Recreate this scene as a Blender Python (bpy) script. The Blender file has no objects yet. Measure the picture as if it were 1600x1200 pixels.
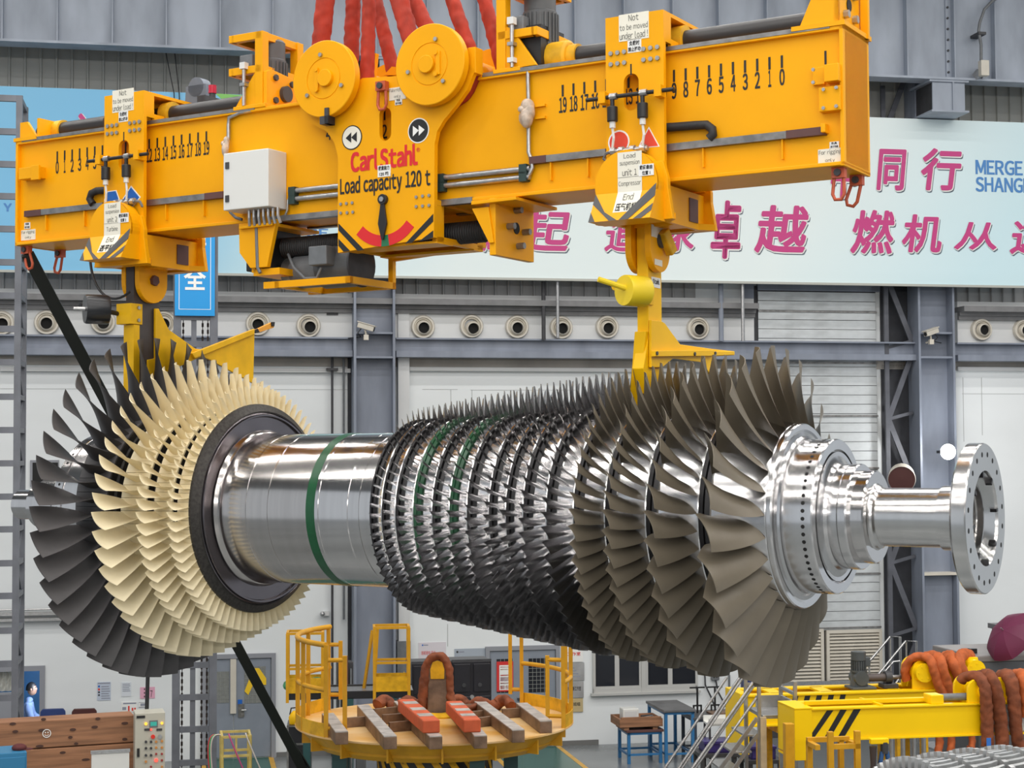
import bpy, bmesh, math, random
from mathutils import Vector, Matrix
random.seed(7)
SC = bpy.context.scene
COL = SC.collection
pi = math.pi
# ---------------------------------------------------------------- camera, light, exposure
EYE = Vector((0.0, 0.0, 6.2)); FPX = 2600.0
PITCH = math.atan(114/FPX); ROLL = 0.005
c_f = Vector((0, math.cos(PITCH), math.sin(PITCH)))
_r0 = Vector((1, 0, 0)); _u0 = Vector((0, -math.sin(PITCH), math.cos(PITCH)))
c_r = _r0*math.cos(ROLL) - _u0*math.sin(ROLL)
c_u = _r0*math.sin(ROLL) + _u0*math.cos(ROLL)
cam_d = bpy.data.cameras.new('camera'); cam = bpy.data.objects.new('camera', cam_d); COL.objects.link(cam)
cam_d.sensor_width = 36.0; cam_d.lens = 36.0*FPX/1600.0; cam_d.clip_end = 300
M = Matrix((c_r, c_u, -c_f)).transposed().to_4x4(); M.translation = EYE
cam.matrix_world = M
SC.camera = cam
vs = SC.view_settings
vs.view_transform = 'Standard'; vs.look = 'None'; vs.gamma = 1.0; vs.use_curve_mapping = False
vs.exposure = 0.25
SC.cycles.max_bounces = 8; SC.cycles.caustics_reflective = False; SC.cycles.caustics_refractive = False
world = bpy.data.worlds.new('hall_air'); SC.world = world; world.use_nodes = True
wb = world.node_tree.nodes['Background']; wb.inputs[0].default_value = (0.86, 0.93, 1.0, 1); wb.inputs[1].default_value = 0.55
def area(name, loc, target, sx, sy, watts, col=(1, .97, .93)):
    l = bpy.data.lights.new(name, 'AREA'); l.shape = 'RECTANGLE'; l.size = sx; l.size_y = sy; l.energy = watts; l.color = col
    o = bpy.data.objects.new(name, l); COL.objects.link(o); o.location = loc
    d = Vector(target)-Vector(loc); o.rotation_euler = d.to_track_quat('-Z', 'Y').to_euler()
    return o
# continuous lamp rows under the hall roof, parallel to the long wall
LAMP_ROT = 0.1905
for ly, w_ in ((-22, 1.0), (-15, 1.0), (-8, 1.0), (-2, 1.0), (4, 1.0), (10, 1.0), (16, 1.0), (22, 1.0), (27, .8)):
    o_ = area('bay_lamp_row', (4, ly, 19.0), (4, ly, 0), 46, .45, 1750*w_)
    o_.rotation_euler = (0, 0, LAMP_ROT)

o_ = area('front_fill_row', (2, -24, 12.5), (6, 30, 8), 44, .6, 2600)  # unseen light row added behind the camera to brighten faces turned to it
# ---------------------------------------------------------------- frames
def ray(x, y):
    return c_f + c_r*((x-800.0)/FPX) + c_u*((600.0-y)/FPX)
def hdir(x):
    d = ray(x, 714-.005*(x-800)); d.z = 0; return d.normalized()
class Frame:
    """a real upright frame: x along, y away from the hall, z up"""
    def __init__(s, o, rz):
        s.o = Vector(o); s.rz = rz
        s.ex = Vector((math.cos(rz), math.sin(rz), 0)); s.ey = Vector((-math.sin(rz), math.cos(rz), 0))
    def w(s, x, y, z): return s.o + s.ex*x + s.ey*y + Vector((0, 0, z))
    def l(s, P):
        d = P - s.o; return (d.dot(s.ex), d.dot(s.ey), d.z)
    def p(s, px, py, y=0.0):      # point of the upright plane y=const seen along this sight line -> (x, z)
        d = ray(px, py); q = s.o + s.ey*y
        t = (q-EYE).dot(s.ey)/d.dot(s.ey); P = EYE + d*t
        a = s.l(P); return (a[0], a[2])
    def q(s, px, py, x=0.0):      # upright plane x=const -> (y, z)
        d = ray(px, py); q = s.o + s.ex*x
        t = (q-EYE).dot(s.ex)/d.dot(s.ex); a = s.l(EYE+d*t); return (a[1], a[2])
    def g(s, px, py, z=0.0):      # level plane -> (x, y)
        d = ray(px, py); t = (s.o.z+z-EYE.z)/d.z; a = s.l(EYE+d*t); return (a[0], a[1])
    def sub(s, x, y, z=0.0, rz=0.0): return Frame(s.w(x, y, z), s.rz+rz)
vw = hdir(14300.0); _d = ray(430, 1183)
WALL = Frame(EYE + _d*(-EYE.z/_d.z), math.atan2(vw.y, vw.x))
ax = hdir(-3600.0)
_o = EYE + ray(1230, 805.5)*12.8
AXZ = _o.z
BEAM = Frame((_o.x, _o.y, 0), math.atan2(-ax.y, -ax.x))
WORLD = Frame((0, 0, 0), 0)
def depth_frame(px, depth, rz=0.0):
    """frame standing on the floor at a real distance from the photographer"""
    d = ray(px, 714); d.z = 0; d = d/d.y
    return Frame((d.x*depth, depth, 0), rz)

# ---------------------------------------------------------------- materials
MATS = {}
def mat(name, col, rough=.5, metal=0.0, noise=0.0, nscale=4.0, bump=0.0, bscale=60.0, stretch=None, emit=None, spec=.5, rvar=0.0, col2=None, coat=0.0, alpha=None, dirt=None):
    if name in MATS: return MATS[name]
    m = bpy.data.materials.new(name); m.use_nodes = True; nt = m.node_tree; b = nt.nodes['Principled BSDF']
    b.inputs['Base Color'].default_value = (*col, 1); b.inputs['Roughness'].default_value = rough; b.inputs['Metallic'].default_value = metal
    b.inputs['Specular IOR Level'].default_value = spec; b.inputs['Coat Weight'].default_value = coat
    if emit:
        b.inputs['Emission Color'].default_value = (*emit[0], 1); b.inputs['Emission Strength'].default_value = emit[1]
    if noise or bump or rvar or dirt:
        tc = nt.nodes.new('ShaderNodeTexCoord'); mp = nt.nodes.new('ShaderNodeMapping'); nt.links.new(tc.outputs['Object'], mp.inputs[0])
        if stretch: mp.inputs['Scale'].default_value = stretch
        n = nt.nodes.new('ShaderNodeTexNoise'); n.inputs['Scale'].default_value = nscale; n.inputs['Detail'].default_value = 5; nt.links.new(mp.outputs[0], n.inputs[0])
        if noise:
            mx = nt.nodes.new('ShaderNodeMix'); mx.data_type = 'RGBA'
            c2 = col2 or tuple(c*(1-noise) for c in col)
            mx.inputs[6].default_value = (*col, 1); mx.inputs[7].default_value = (*c2, 1)
            cr = nt.nodes.new('ShaderNodeMapRange'); cr.inputs[1].default_value = .38; cr.inputs[2].default_value = .68
            nt.links.new(n.outputs[0], cr.inputs[0]); nt.links.new(cr.outputs[0], mx.inputs[0]); nt.links.new(mx.outputs[2], b.inputs['Base Color'])
        if rvar:
            r = nt.nodes.new('ShaderNodeMapRange'); r.inputs[1].default_value = .3; r.inputs[2].default_value = .7
            r.inputs[3].default_value = max(0, rough-rvar); r.inputs[4].default_value = rough+rvar
            nt.links.new(n.outputs[0], r.inputs[0]); nt.links.new(r.outputs[0], b.inputs['Roughness'])
        if bump:
            n2 = nt.nodes.new('ShaderNodeTexNoise'); n2.inputs['Scale'].default_value = bscale; n2.inputs['Detail'].default_value = 3; nt.links.new(mp.outputs[0], n2.inputs[0])
            bp = nt.nodes.new('ShaderNodeBump'); bp.inputs['Strength'].default_value = bump; bp.inputs['Distance'].default_value = .01
            nt.links.new(n2.outputs[0], bp.inputs['Height']); nt.links.new(bp.outputs[0], b.inputs['Normal'])
    MATS[name] = m; return m
yel = mat('crane_yellow', (.93, .415, .002), .42, noise=.10, nscale=1.2, bump=.03, bscale=25, spec=.22)
yel2 = mat('bright_yellow', (.95, .54, .004), .40, spec=.25, noise=.10, nscale=1.5, bump=.03, bscale=25)
yel3 = mat('lemon_yellow', (.88, .50, .008), .45, spec=.25, noise=.2, nscale=4, bump=.05)
yeld = mat('worn_yellow', (.78, .42, .015), .5, spec=.3, noise=.35, nscale=7, bump=.1, bscale=40)
ochre = mat('ochre_rail', (.66, .335, .018), .42, spec=.3, noise=.15, nscale=6)
blk = mat('black_paint', (.012, .012, .013), .45)
rub = mat('black_rubber', (.022, .021, .022), .6, noise=.4, nscale=30, bump=.1)
dkg = mat('dark_grey_paint', (.05, .05, .055), .5, noise=.3, nscale=8)
gry = mat('machine_grey', (.16, .17, .18), .5, noise=.2, nscale=10)
stl = mat('bright_steel', (.62, .61, .61), .16, 1.0, rvar=.05, nscale=3, stretch=(1, 14, 14), noise=.12)
stl2 = mat('brushed_steel', (.52, .51, .51), .28, 1.0, noise=.2, nscale=6, rvar=.08, stretch=(1, 10, 10))
zinc = mat('zinc_steel', (.50, .50, .50), .38, .9, noise=.2, nscale=20)
strip = mat('strip_steel', (.33, .32, .31), .4, .8, noise=.4, nscale=9)
brn = mat('primer_brown', (.12, .05, .045), .55, noise=.2)
colm = mat('blue_grey_steel', (.25, .28, .345), .42, noise=.25, nscale=1.4, rvar=.1, stretch=(1.5, 1.5, .5), bump=.03)
girm = mat('girder_blue_grey', (.36, .405, .48), .42, noise=.28, nscale=1.0, rvar=.1, stretch=(1.5, 1.5, .5), bump=.03)
cladm = mat('grey_cladding', (.43, .43, .40), .5, noise=.15, nscale=1.2, stretch=(.3, .3, 3))
cladd = mat('dark_cladding', (.40, .40, .40), .5, noise=.2, nscale=1.5, stretch=(2, 2, .4))
wht = mat('white_wall_paint', (.77, .80, .81), .55, noise=.06, nscale=.8, bump=.03, bscale=8, stretch=(.5, .5, 1))
bandm = mat('pale_grey_panel', (.66, .67, .67), .5, noise=.1, nscale=1)
cream = mat('cream_plastic', (.62, .58, .50), .4, noise=.08)
whtb = mat('white_enamel', (.72, .72, .69), .35)
papr = mat('white_label', (.80, .77, .66), .6)
papw = mat('white_sticker', (.82, .82, .80), .6)
red = mat('signal_red', (.72, .035, .02), .45)
redt = mat('logo_red', (.68, .015, .02), .45)
grn = mat('marker_green', (.02, .16, .07), .4)
blu = mat('sign_blue', (.01, .12, .48), .45)
ink = mat('black_print', (.012, .012, .012), .5)
inkg = mat('grey_print', (.10, .10, .09), .6)
whti = mat('white_print', (.85, .85, .82), .5)
orange = mat('orange_shackle', (.55, .10, .04), .45, noise=.2, nscale=20)
slingm = mat('red_sling', (.44, .034, .012), .75, noise=.35, nscale=9, bump=.6, bscale=22, stretch=(1, 1, .5))
slingo = mat('orange_sling', (.52, .115, .024), .75, noise=.3, nscale=9, bump=.6, bscale=20)
slingb = mat('brown_sling', (.25, .066, .022), .8, noise=.5, nscale=7, bump=.6, bscale=20)

# ---------------------------------------------------------------- mesh builder
class MB:
    def __init__(s): s.v = []; s.f = []; s.mi = []; s.cur = 0; s.T = None
    def m(s, i): s.cur = i; return s
    def _add(s, vs, fs):
        k = len(s.v)
        if s.T is not None: vs = [tuple(s.T @ Vector(v)) for v in vs]
        s.v += [tuple(v) for v in vs]; s.f += [tuple(i+k for i in f) for f in fs]; s.mi += [s.cur]*len(fs)
        return s
    def box(s, x0, x1, y0, y1, z0, z1):
        if x0 > x1: x0, x1 = x1, x0
        if y0 > y1: y0, y1 = y1, y0
        if z0 > z1: z0, z1 = z1, z0
        return s._add([(x0, y0, z0), (x1, y0, z0), (x1, y1, z0), (x0, y1, z0), (x0, y0, z1), (x1, y0, z1), (x1, y1, z1), (x0, y1, z1)],
                      [(0, 3, 2, 1), (4, 5, 6, 7), (0, 1, 5, 4), (1, 2, 6, 5), (2, 3, 7, 6), (3, 0, 4, 7)])
    def prism(s, pts, y0, y1):         # outline in x,z pushed along y
        a = sum(pts[i][0]*pts[(i+1) % len(pts)][1]-pts[(i+1) % len(pts)][0]*pts[i][1] for i in range(len(pts)))
        if a < 0: pts = pts[::-1]
        if y0 > y1: y0, y1 = y1, y0
        n = len(pts)
        return s._add([(p[0], y0, p[1]) for p in pts]+[(p[0], y1, p[1]) for p in pts],
                      [tuple(range(n)), tuple(range(2*n-1, n-1, -1))]+[(i+n, (i+1) % n+n, (i+1) % n, i) for i in range(n)])
    def prismz(s, pts, z0, z1):        # outline in x,y pushed along z
        a = sum(pts[i][0]*pts[(i+1) % len(pts)][1]-pts[(i+1) % len(pts)][0]*pts[i][1] for i in range(len(pts)))
        if a < 0: pts = pts[::-1]
        if z0 > z1: z0, z1 = z1, z0
        n = len(pts)
        return s._add([(p[0], p[1], z0) for p in pts]+[(p[0], p[1], z1) for p in pts],
                      [tuple(range(n-1, -1, -1)), tuple(range(n, 2*n))]+[(i, (i+1) % n, (i+1) % n+n, i+n) for i in range(n)])
    def prismx(s, pts, x0, x1):        # outline in y,z pushed along x
        a = sum(pts[i][0]*pts[(i+1) % len(pts)][1]-pts[(i+1) % len(pts)][0]*pts[i][1] for i in range(len(pts)))
        if a < 0: pts = pts[::-1]
        if x0 > x1: x0, x1 = x1, x0
        n = len(pts)
        return s._add([(x0, p[0], p[1]) for p in pts]+[(x1, p[0], p[1]) for p in pts],
                      [tuple(range(n-1, -1, -1)), tuple(range(n, 2*n))]+[(i, (i+1) % n, (i+1) % n+n, i+n) for i in range(n)])
    def plate(s, outer, hole, y0, y1):
        """outline with a hole (same point count, both anticlockwise in x,z)"""
        n = len(outer)
        vs = [(p[0], y0, p[1]) for p in outer]+[(p[0], y0, p[1]) for p in hole]+[(p[0], y1, p[1]) for p in outer]+[(p[0], y1, p[1]) for p in hole]
        fs = []
        for i in range(n):
            j = (i+1) % n
            fs += [(i, j, n+j, n+i), (2*n+j, 2*n+i, 3*n+i, 3*n+j), (j, i, 2*n+i, 2*n+j), (n+i, n+j, 3*n+j, 3*n+i)]
        return s._add(vs, fs)
    def cone(s, p0, p1, r0, r1, n=16, caps=True):
        p0 = Vector(p0); p1 = Vector(p1); d = (p1-p0).normalized()
        u = d.orthogonal().normalized(); w = d.cross(u)
        vs = []
        for (p, r) in ((p0, r0), (p1, r1)):
            for k in range(n):
                t = 2*pi*k/n; vs.append(p+u*(r*math.cos(t))+w*(r*math.sin(t)))
        fs = [(i, (i+1) % n, (i+1) % n+n, i+n) for i in range(n)]
        if caps: fs += [tuple(range(n-1, -1, -1)), tuple(range(n, 2*n))]
        return s._add(vs, fs)
    def cyl(s, p0, p1, r, n=16): return s.cone(p0, p1, r, r, n)
    def tube(s, pts, r, n=8, closed=False, rs=None):
        pts = [Vector(p) for p in pts]; N = len(pts); vs = []; prev = None
        for i, p in enumerate(pts):
            a = pts[(i-1) % N] if (closed or i) else p; b = pts[(i+1) % N] if (closed or i < N-1) else p
            d = (b-a)
            d = d.normalized() if d.length > 1e-9 else Vector((0, 0, 1))
            if prev is None: u = d.orthogonal().normalized()
            else:
                u = prev - d*prev.dot(d); u = u.normalized() if u.length > 1e-6 else d.orthogonal().normalized()
            prev = u; w = d.cross(u); rr = rs[i] if rs else r
            for k in range(n):
                t = 2*pi*k/n; vs.append(p+u*(rr*math.cos(t))+w*(rr*math.sin(t)))
        fs = []
        for i in range(N if closed else N-1):
            j = (i+1) % N
            for k in range(n): fs.append((i*n+k, i*n+(k+1) % n, j*n+(k+1) % n, j*n+k))
        if not closed: fs += [tuple(range(n-1, -1, -1)), tuple(range((N-1)*n, N*n))]
        return s._add(vs, fs)
    def bar(s, p0, p1, w, h=None, up=(0, 0, 1)):     # square bar between two points
        h = h or w; p0 = Vector(p0); p1 = Vector(p1); d = (p1-p0).normalized(); up = Vector(up)
        u = d.cross(up); u = u.normalized() if u.length > 1e-4 else Vector((1, 0, 0)); t = u.cross(d)
        vs = []
        for p in (p0, p1):
            for (a, b) in ((-1, -1), (1, -1), (1, 1), (-1, 1)): vs.append(p+u*(a*w/2)+t*(b*h/2))
        return s._add(vs, [(3, 2, 1, 0), (4, 5, 6, 7), (0, 1, 5, 4), (1, 2, 6, 5), (2, 3, 7, 6), (3, 0, 4, 7)])
    def lathe_x(s, prof, n=48, z=0.0, y=0.0):          # profile (x, r) round the x axis at height z
        vs = []; fs = []; N = len(prof)
        for (x, r) in prof:
            for k in range(n):
                t = 2*pi*k/n; vs.append((x, y+r*math.sin(t), z+r*math.cos(t)))
        for i in range(N-1):
            for k in range(n): fs.append((i*n+k, i*n+(k+1) % n, (i+1)*n+(k+1) % n, (i+1)*n+k))
        return s._add(vs, fs)
    def lathe(s, c, d, prof, n=24):       # profile (t, r) along direction d from c
        c = Vector(c); d = Vector(d).normalized(); u = d.orthogonal().normalized(); w = d.cross(u); vs = []; fs = []; N = len(prof)
        for (t, r) in prof:
            for k in range(n):
                a = 2*pi*k/n; vs.append(c+d*t+u*(r*math.cos(a))+w*(r*math.sin(a)))
        for i in range(N-1):
            for k in range(n): fs.append((i*n+k, i*n+(k+1) % n, (i+1)*n+(k+1) % n, (i+1)*n+k))
        return s._add(vs, fs)
    def grid(s, rows):                    # list of rows of points
        nr = len(rows); nc = len(rows[0])
        return s._add([p for r in rows for p in r], [(i*nc+j, i*nc+j+1, (i+1)*nc+j+1, (i+1)*nc+j) for i in range(nr-1) for j in range(nc-1)])
    def ball(s, c, r, n=10, sz=1.0):
        prof = [(-r*sz*math.cos(pi*i/n), max(1e-4, r*math.sin(pi*i/n))) for i in range(n+1)]
        return s.lathe(c, (0, 0, 1), prof, 2*n)
    def mesh(s, name, mats, smooth=None):
        me = bpy.data.meshes.new(name); me.from_pydata(s.v, [], s.f)
        for m_ in (mats if isinstance(mats, (list, tuple)) else [mats]): me.materials.append(m_)
        if any(s.mi): me.polygons.foreach_set('material_index', s.mi)
        me.update()
        if smooth is not None:
            bm = bmesh.new(); bm.from_mesh(me); bmesh.ops.recalc_face_normals(bm, faces=bm.faces)
            for f in bm.faces: f.smooth = True
            ang = math.radians(smooth)
            for e in bm.edges:
                if len(e.link_faces) != 2 or e.calc_face_angle(0) > ang: e.smooth = False
            bm.to_mesh(me); bm.free()
        return me
    def obj(s, name, mats, parent=None, smooth=None, bev=0.0, loc=None, rz=None):
        o = bpy.data.objects.new(name, s.mesh(name, mats, smooth)); COL.objects.link(o)
        if parent is not None: o.parent = parent
        if loc is not None: o.location = loc
        if rz is not None: o.rotation_euler = (0, 0, rz)
        if bev:
            b = o.modifiers.new('edge', 'BEVEL'); b.width = bev; b.segments = 2; b.limit_method = 'ANGLE'; b.angle_limit = math.radians(40)
        return o
def tag(o, label=None, cat=None, group=None, kind=None):
    if label: o['label'] = label
    if cat: o['category'] = cat
    if group: o['group'] = group
    if kind: o['kind'] = kind
    return o
def thing(name, label, cat, fr, x=0.0, y=0.0, z=0.0, rz=0.0, group=None):
    o = bpy.data.objects.new(name, None); COL.objects.link(o); o.empty_display_size = .2
    o.location = fr.w(x, y, z); o.rotation_euler = (0, 0, fr.rz+rz)
    return tag(o, label, cat, group)
def struct(name, mb, m, fr, parent=None, smooth=None, bev=0.0):
    o = mb.obj(name, m, parent, smooth, bev)
    if parent is None:
        o.location = fr.o; o.rotation_euler = (0, 0, fr.rz); o['kind'] = 'structure'
    return o
def copy_tree(o, parent=None):
    c = o.copy(); COL.objects.link(c)
    if parent is not None: c.parent = parent
    for ch in list(o.children): copy_tree(ch, c)
    return c
GLY = {}
def glyph(ch):
    if ch not in GLY:
        cu = bpy.data.curves.new('txt', 'FONT'); cu.body = chr(ord(ch)+0xFEE0) if 33 <= ord(ch) <= 126 else ch; cu.resolution_u = 3
        o = bpy.data.objects.new('txt', cu); COL.objects.link(o); me = bpy.data.meshes.new_from_object(o.evaluated_get(bpy.context.evaluated_depsgraph_get()))
        bpy.data.objects.remove(o); bpy.data.curves.remove(cu)
        V = [(v.co.x, v.co.y) for v in me.vertices]; F = [tuple(p.vertices) for p in me.polygons]; bpy.data.meshes.remove(me)
        x0 = min(v[0] for v in V) if V else 0; x1 = max(v[0] for v in V) if V else .2
        GLY[ch] = ([(a-x0, b) for a, b in V], F, x1-x0)
    return GLY[ch]
def latin(body, fit, y, m, name, parent, bold=0.0, depth=.002, aspect=None, **k):
    """sans-serif lettering laid out glyph by glyph; bold strokes come from shifted copies"""
    mb = MB(); X = 0.0; lay_ = []; gap = .085+bold*.6
    for ch in body:
        if ch == ' ': X += .38; continue
        V, F, w = glyph(ch); lay_.append((X, V, F)); X += w+gap
    X -= gap; zs = [v[1] for _, V, _ in lay_ for v in V]; z0_, z1_ = min(zs), max(zs)
    x0, x1, z0, z1 = fit; sz = (z1-z0)/(z1_-z0_)
    if aspect is not None: c = (x0+x1)/2; hw = X*sz*aspect/2; x0, x1 = c-hw, c+hw
    sx = (x1-x0)/X; b = bold*.75
    offs = [(0, 0)]+([(b, b*.5), (-b, b*.5), (b, -b*.5), (-b, -b*.5)] if b else [])
    for (lx, V, F) in lay_:
        for q, (dx, dz) in enumerate(offs): mb._add([(x0+(lx+v[0]+dx)*sx, y-depth-.00005*q, z0+(v[1]-z0_+dz)*sz) for v in V], F)
    return mb.obj(name, m, parent)
def text_mesh(body, fit, y, mats, name='lettering', parent=None, bold=0.0, depth=.002, shear=0.0, rot=0.0, skew=0.0, aspect=None):
    """flat lettering standing in the x,z plane, fitted to (x0,x1,z0,z1)"""
    if all(ord(c) < 127 for c in body): return latin(body, fit, y, mats, name, parent, bold, depth, aspect)
    cu = bpy.data.curves.new('txt', 'FONT'); cu.body = body; cu.offset = bold; cu.extrude = .01; cu.shear = shear; cu.resolution_u = 3
    cu.align_x = 'CENTER'; cu.space_line = 1.0
    o = bpy.data.objects.new('txt', cu); COL.objects.link(o)
    dg = bpy.context.evaluated_depsgraph_get()
    me = bpy.data.meshes.new_from_object(o.evaluated_get(dg)); bpy.data.objects.remove(o); bpy.data.curves.remove(cu)
    if not me.vertices: return None
    xs = [v.co.x for v in me.vertices]; ys = [v.co.y for v in me.vertices]
    ax0, ax1, ay0, ay1 = min(xs), max(xs), min(ys), max(ys)
    x0, x1, z0, z1 = fit
    cx, cz = (x0+x1)/2, (z0+z1)/2; sx = (x1-x0)/max(1e-6, ax1-ax0); sz = (z1-z0)/max(1e-6, ay1-ay0)
    ca, sa = math.cos(rot), math.sin(rot)
    for v in me.vertices:
        X = (v.co.x-(ax0+ax1)/2)*sx; Z = (v.co.y-(ay0+ay1)/2)*sz; Z += X*skew
        X, Z = X*ca-Z*sa, X*sa+Z*ca
        v.co = (cx+X, y - (depth if v.co.z > 0 else 0), cz+Z)
    me.materials.clear(); me.materials.append(mats); me.name = name
    for p_ in me.polygons: p_.material_index = 0
    ob = bpy.data.objects.new(name, me); COL.objects.link(ob)
    if parent is not None: ob.parent = parent
    return ob
def ell(cx, cz, rx, rz, n=24, a0=0.0, a1=2*pi):
    full = abs(a1-a0-2*pi) < 1e-6; k = n if full else n+1
    return [(cx+rx*math.cos(a0+(a1-a0)*i/n), cz+rz*math.sin(a0+(a1-a0)*i/n)) for i in range(k)]

def cloth_tube(mb, pts, r, seed=0, flat=.8, n=18, step=.02, wr=1.0):
    """wrinkled fabric tube along a polyline, with lengthwise folds and soft creases"""
    pts = [Vector(p) for p in pts]; d = [0.0]
    for i in range(1, len(pts)): d.append(d[-1]+(pts[i]-pts[i-1]).length)
    N = max(4, int(d[-1]/step)); out = []; k = 0
    for i in range(N+1):
        s = d[-1]*i/N
        while k < len(d)-2 and d[k+1] < s: k += 1
        u = (s-d[k])/max(1e-6, d[k+1]-d[k]); out.append(pts[k].lerp(pts[k+1], u))
    for _ in range(2): out = [out[0]]+[(out[i-1]+out[i]*2+out[i+1])/4 for i in range(1, N)]+[out[N]]
    rnd = random.Random(seed); ph = [rnd.uniform(0, 6.28) for _ in range(8)]; rows = []; prev = None
    for i, p in enumerate(out):
        a = out[max(0, i-1)]; b = out[min(N, i+1)]; t = (b-a).normalized()
        if prev is None: u = t.orthogonal().normalized()
        else: u = (prev-t*prev.dot(t)).normalized()
        prev = u; w = t.cross(u); s = i*step/r; row = []
        for j in range(n):
            th = 2*pi*j/n
            q = 1+wr*(.05*math.sin(2*th+ph[0]+s*.23)+.03*math.sin(3*th+ph[1]-s*.31)+.05*math.sin(s*2.4+2.6*math.sin(th+ph[2])+ph[3])*(.6+.4*math.sin(th+ph[4]+s*.4))+.045*math.sin(s*4.7+2.2*math.cos(th*2+ph[5]))*math.sin(th+s*.7+ph[6])+.018*rnd.uniform(-1, 1))
            row.append(p+u*(r*q*math.cos(th))+w*(r*q*flat*math.sin(th)))
        rows.append(row)
    vs = [v for r_ in rows for v in r_]; fs = [(i*n+j, i*n+(j+1) % n, (i+1)*n+(j+1) % n, (i+1)*n+j) for i in range(N) for j in range(n)]
    fs += [tuple(range(n-1, -1, -1)), tuple(range(N*n, N*n+n))]
    return mb._add(vs, fs)
# ---------------------------------------------------------------- the hall
def wp(px, py, out=0.0): return WALL.p(px, py, -out)
def wbox(mb, px0, py0, px1, py1, o0, o1):     # rectangle on the wall, between two distances from it
    xa, za = WALL.p(px0, py0, -o1); xb, zb = WALL.p(px1, py1, -o1)
    return mb.box(xa, xb, -o1, -o0, zb, za)
floor_m = mat('grey_epoxy_floor', (.20, .215, .22), .22, noise=.25, nscale=.6, rvar=.1, bump=.02)
fl = MB().box(-30, 40, -28, 40, -.2, 0)
FLOOR = struct('floor', fl, floor_m, WORLD)
gfloor = mat('green_floor_paint', (.05, .15, .115), .25, noise=.2, nscale=1.5)
yline = mat('yellow_floor_line', (.75, .42, .05), .4, noise=.2)
def fpt(px, py): return WORLD.g(px, py, 0)
def lay(name, x0, x1, m, z):                  # painted strip running away from the wall (wall coordinates)
    pts = [WALL.w(x0, 0, 0), WALL.w(x1, 0, 0), WALL.w(x1, -14, 0), WALL.w(x0, -14, 0)]
    return MB().prismz([(p.x, p.y) for p in pts], 0.0, z).obj(name, m, FLOOR)
xr1 = WALL.g(874, 1168)[0]; xl1 = WALL.g(760, 1168)[0]; xr0 = WALL.g(424, 1186)[0]; xl0 = WALL.g(318, 1186)[0]
lay('green_walkway', xl1, xr1, gfloor, .004); lay('green_walkway', xl0, xr0, gfloor, .004)
for xx in (xl1, xr1, xl0, xr0): lay('yellow_line', xx-.05, xx+.05, yline, .008)
# roof above the lamps and the far side of the hall behind the photographer
roofm = mat('roof_grey', (.16, .165, .17), .6, noise=.2, nscale=.5); rwall = mat('rear_wall_paint', (.50, .52, .53), .6, noise=.15, nscale=.4)
cb0 = MB().box(-34, 46, -34, 46, 20.4, 20.7)
CE = struct('ceiling', cb0, roofm, WORLD)
for i in range(9): MB().box(-34, 46, -30+8.2*i-.15, -30+8.2*i+.15, 19.6, 20.4).obj('roof_beam', roofm, CE)
rr0 = MB().box(-34, 46, -33, -32.6, 0, 20.4); RW = struct('wall_rear', rr0, rwall, WORLD)
MB().box(-34, 46, -32.6, -32.3, 9.0, 11.5).obj('crane_beam', colm, RW)
for i in range(7): MB().box(-30+12*i, -29+12*i, -32.6, -32.0, 0, 20).obj('pier', colm, RW)
# back wall, open behind the office doorway
xo1 = wp(62, 1100)[0]; zo1 = wp(50, 1048)[1]
wb_ = MB()
wb_.box(xo1, 40, 0, .35, 0, 18); wb_.box(-22, xo1, 0, .35, zo1, 18); wb_.box(-22, -8.2, 0, .35, 0, zo1)
WB = struct('wall_back', wb_, wht, WALL)
# plastered ledge and band coloured as shade above the white wall, wall seams
ldg = MB(); 
for (pa, pb) in ((0, 548), (640, 1178), (1497, 1640)):
    xa, zt = wp(pa, 573, .10); xb, _ = wp(pb, 573, .10); zb = zt-.09
    ldg.box(xa, xb, -.10, .02, zb, zt)
ldg.obj('ledge', bandm, WB, bev=.01)
beige = mat('beige_shade_band', (.44, .41, .37), .6, noise=.25, nscale=1.2, stretch=(1, 1, .1))
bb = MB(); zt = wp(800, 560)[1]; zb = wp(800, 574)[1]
bb.box(-22, 30, -.03, 0, zb, zt); bb.obj('beige_shade_band', beige, WB)
seam_m = mat('wall_seam', (.42, .43, .43), .7)
sm = MB()
for (a, b, y) in ((0, 545, 607), (660, 715, 608), (735, 900, 609), (1503, 1600, 615)):
    xa, z = wp(a, y); xb, _ = wp(b, y); sm.box(xa, xb, -.006, .01, z-.008, z)
for (x, y0, y1) in ((704, 609, 660), (737, 609, 655), (1504, 590, 690), (1533, 590, 680), (699, 975, 1010)):
    xa, z0 = wp(x, y0); _, z1 = wp(x, y1); sm.box(xa, xa+.012, -.006, .01, z1, z0)
sm.obj('wall_seam', seam_m, WB)
# conduit tray at lower left
ct = MB(); xa, z = wp(-40, 960, .12); xb, _ = wp(125, 956, .12)
ct.box(xa, xb, -.12, 0, z-.05, z+.02); ct.box(xa, xb, -.16, 0, z-.16, z-.10); ct.cyl((xa, -.1, z+.07), (xb, -.1, z+.07), .018, 8)
ct.obj('conduit_tray', zinc, WB)
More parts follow.
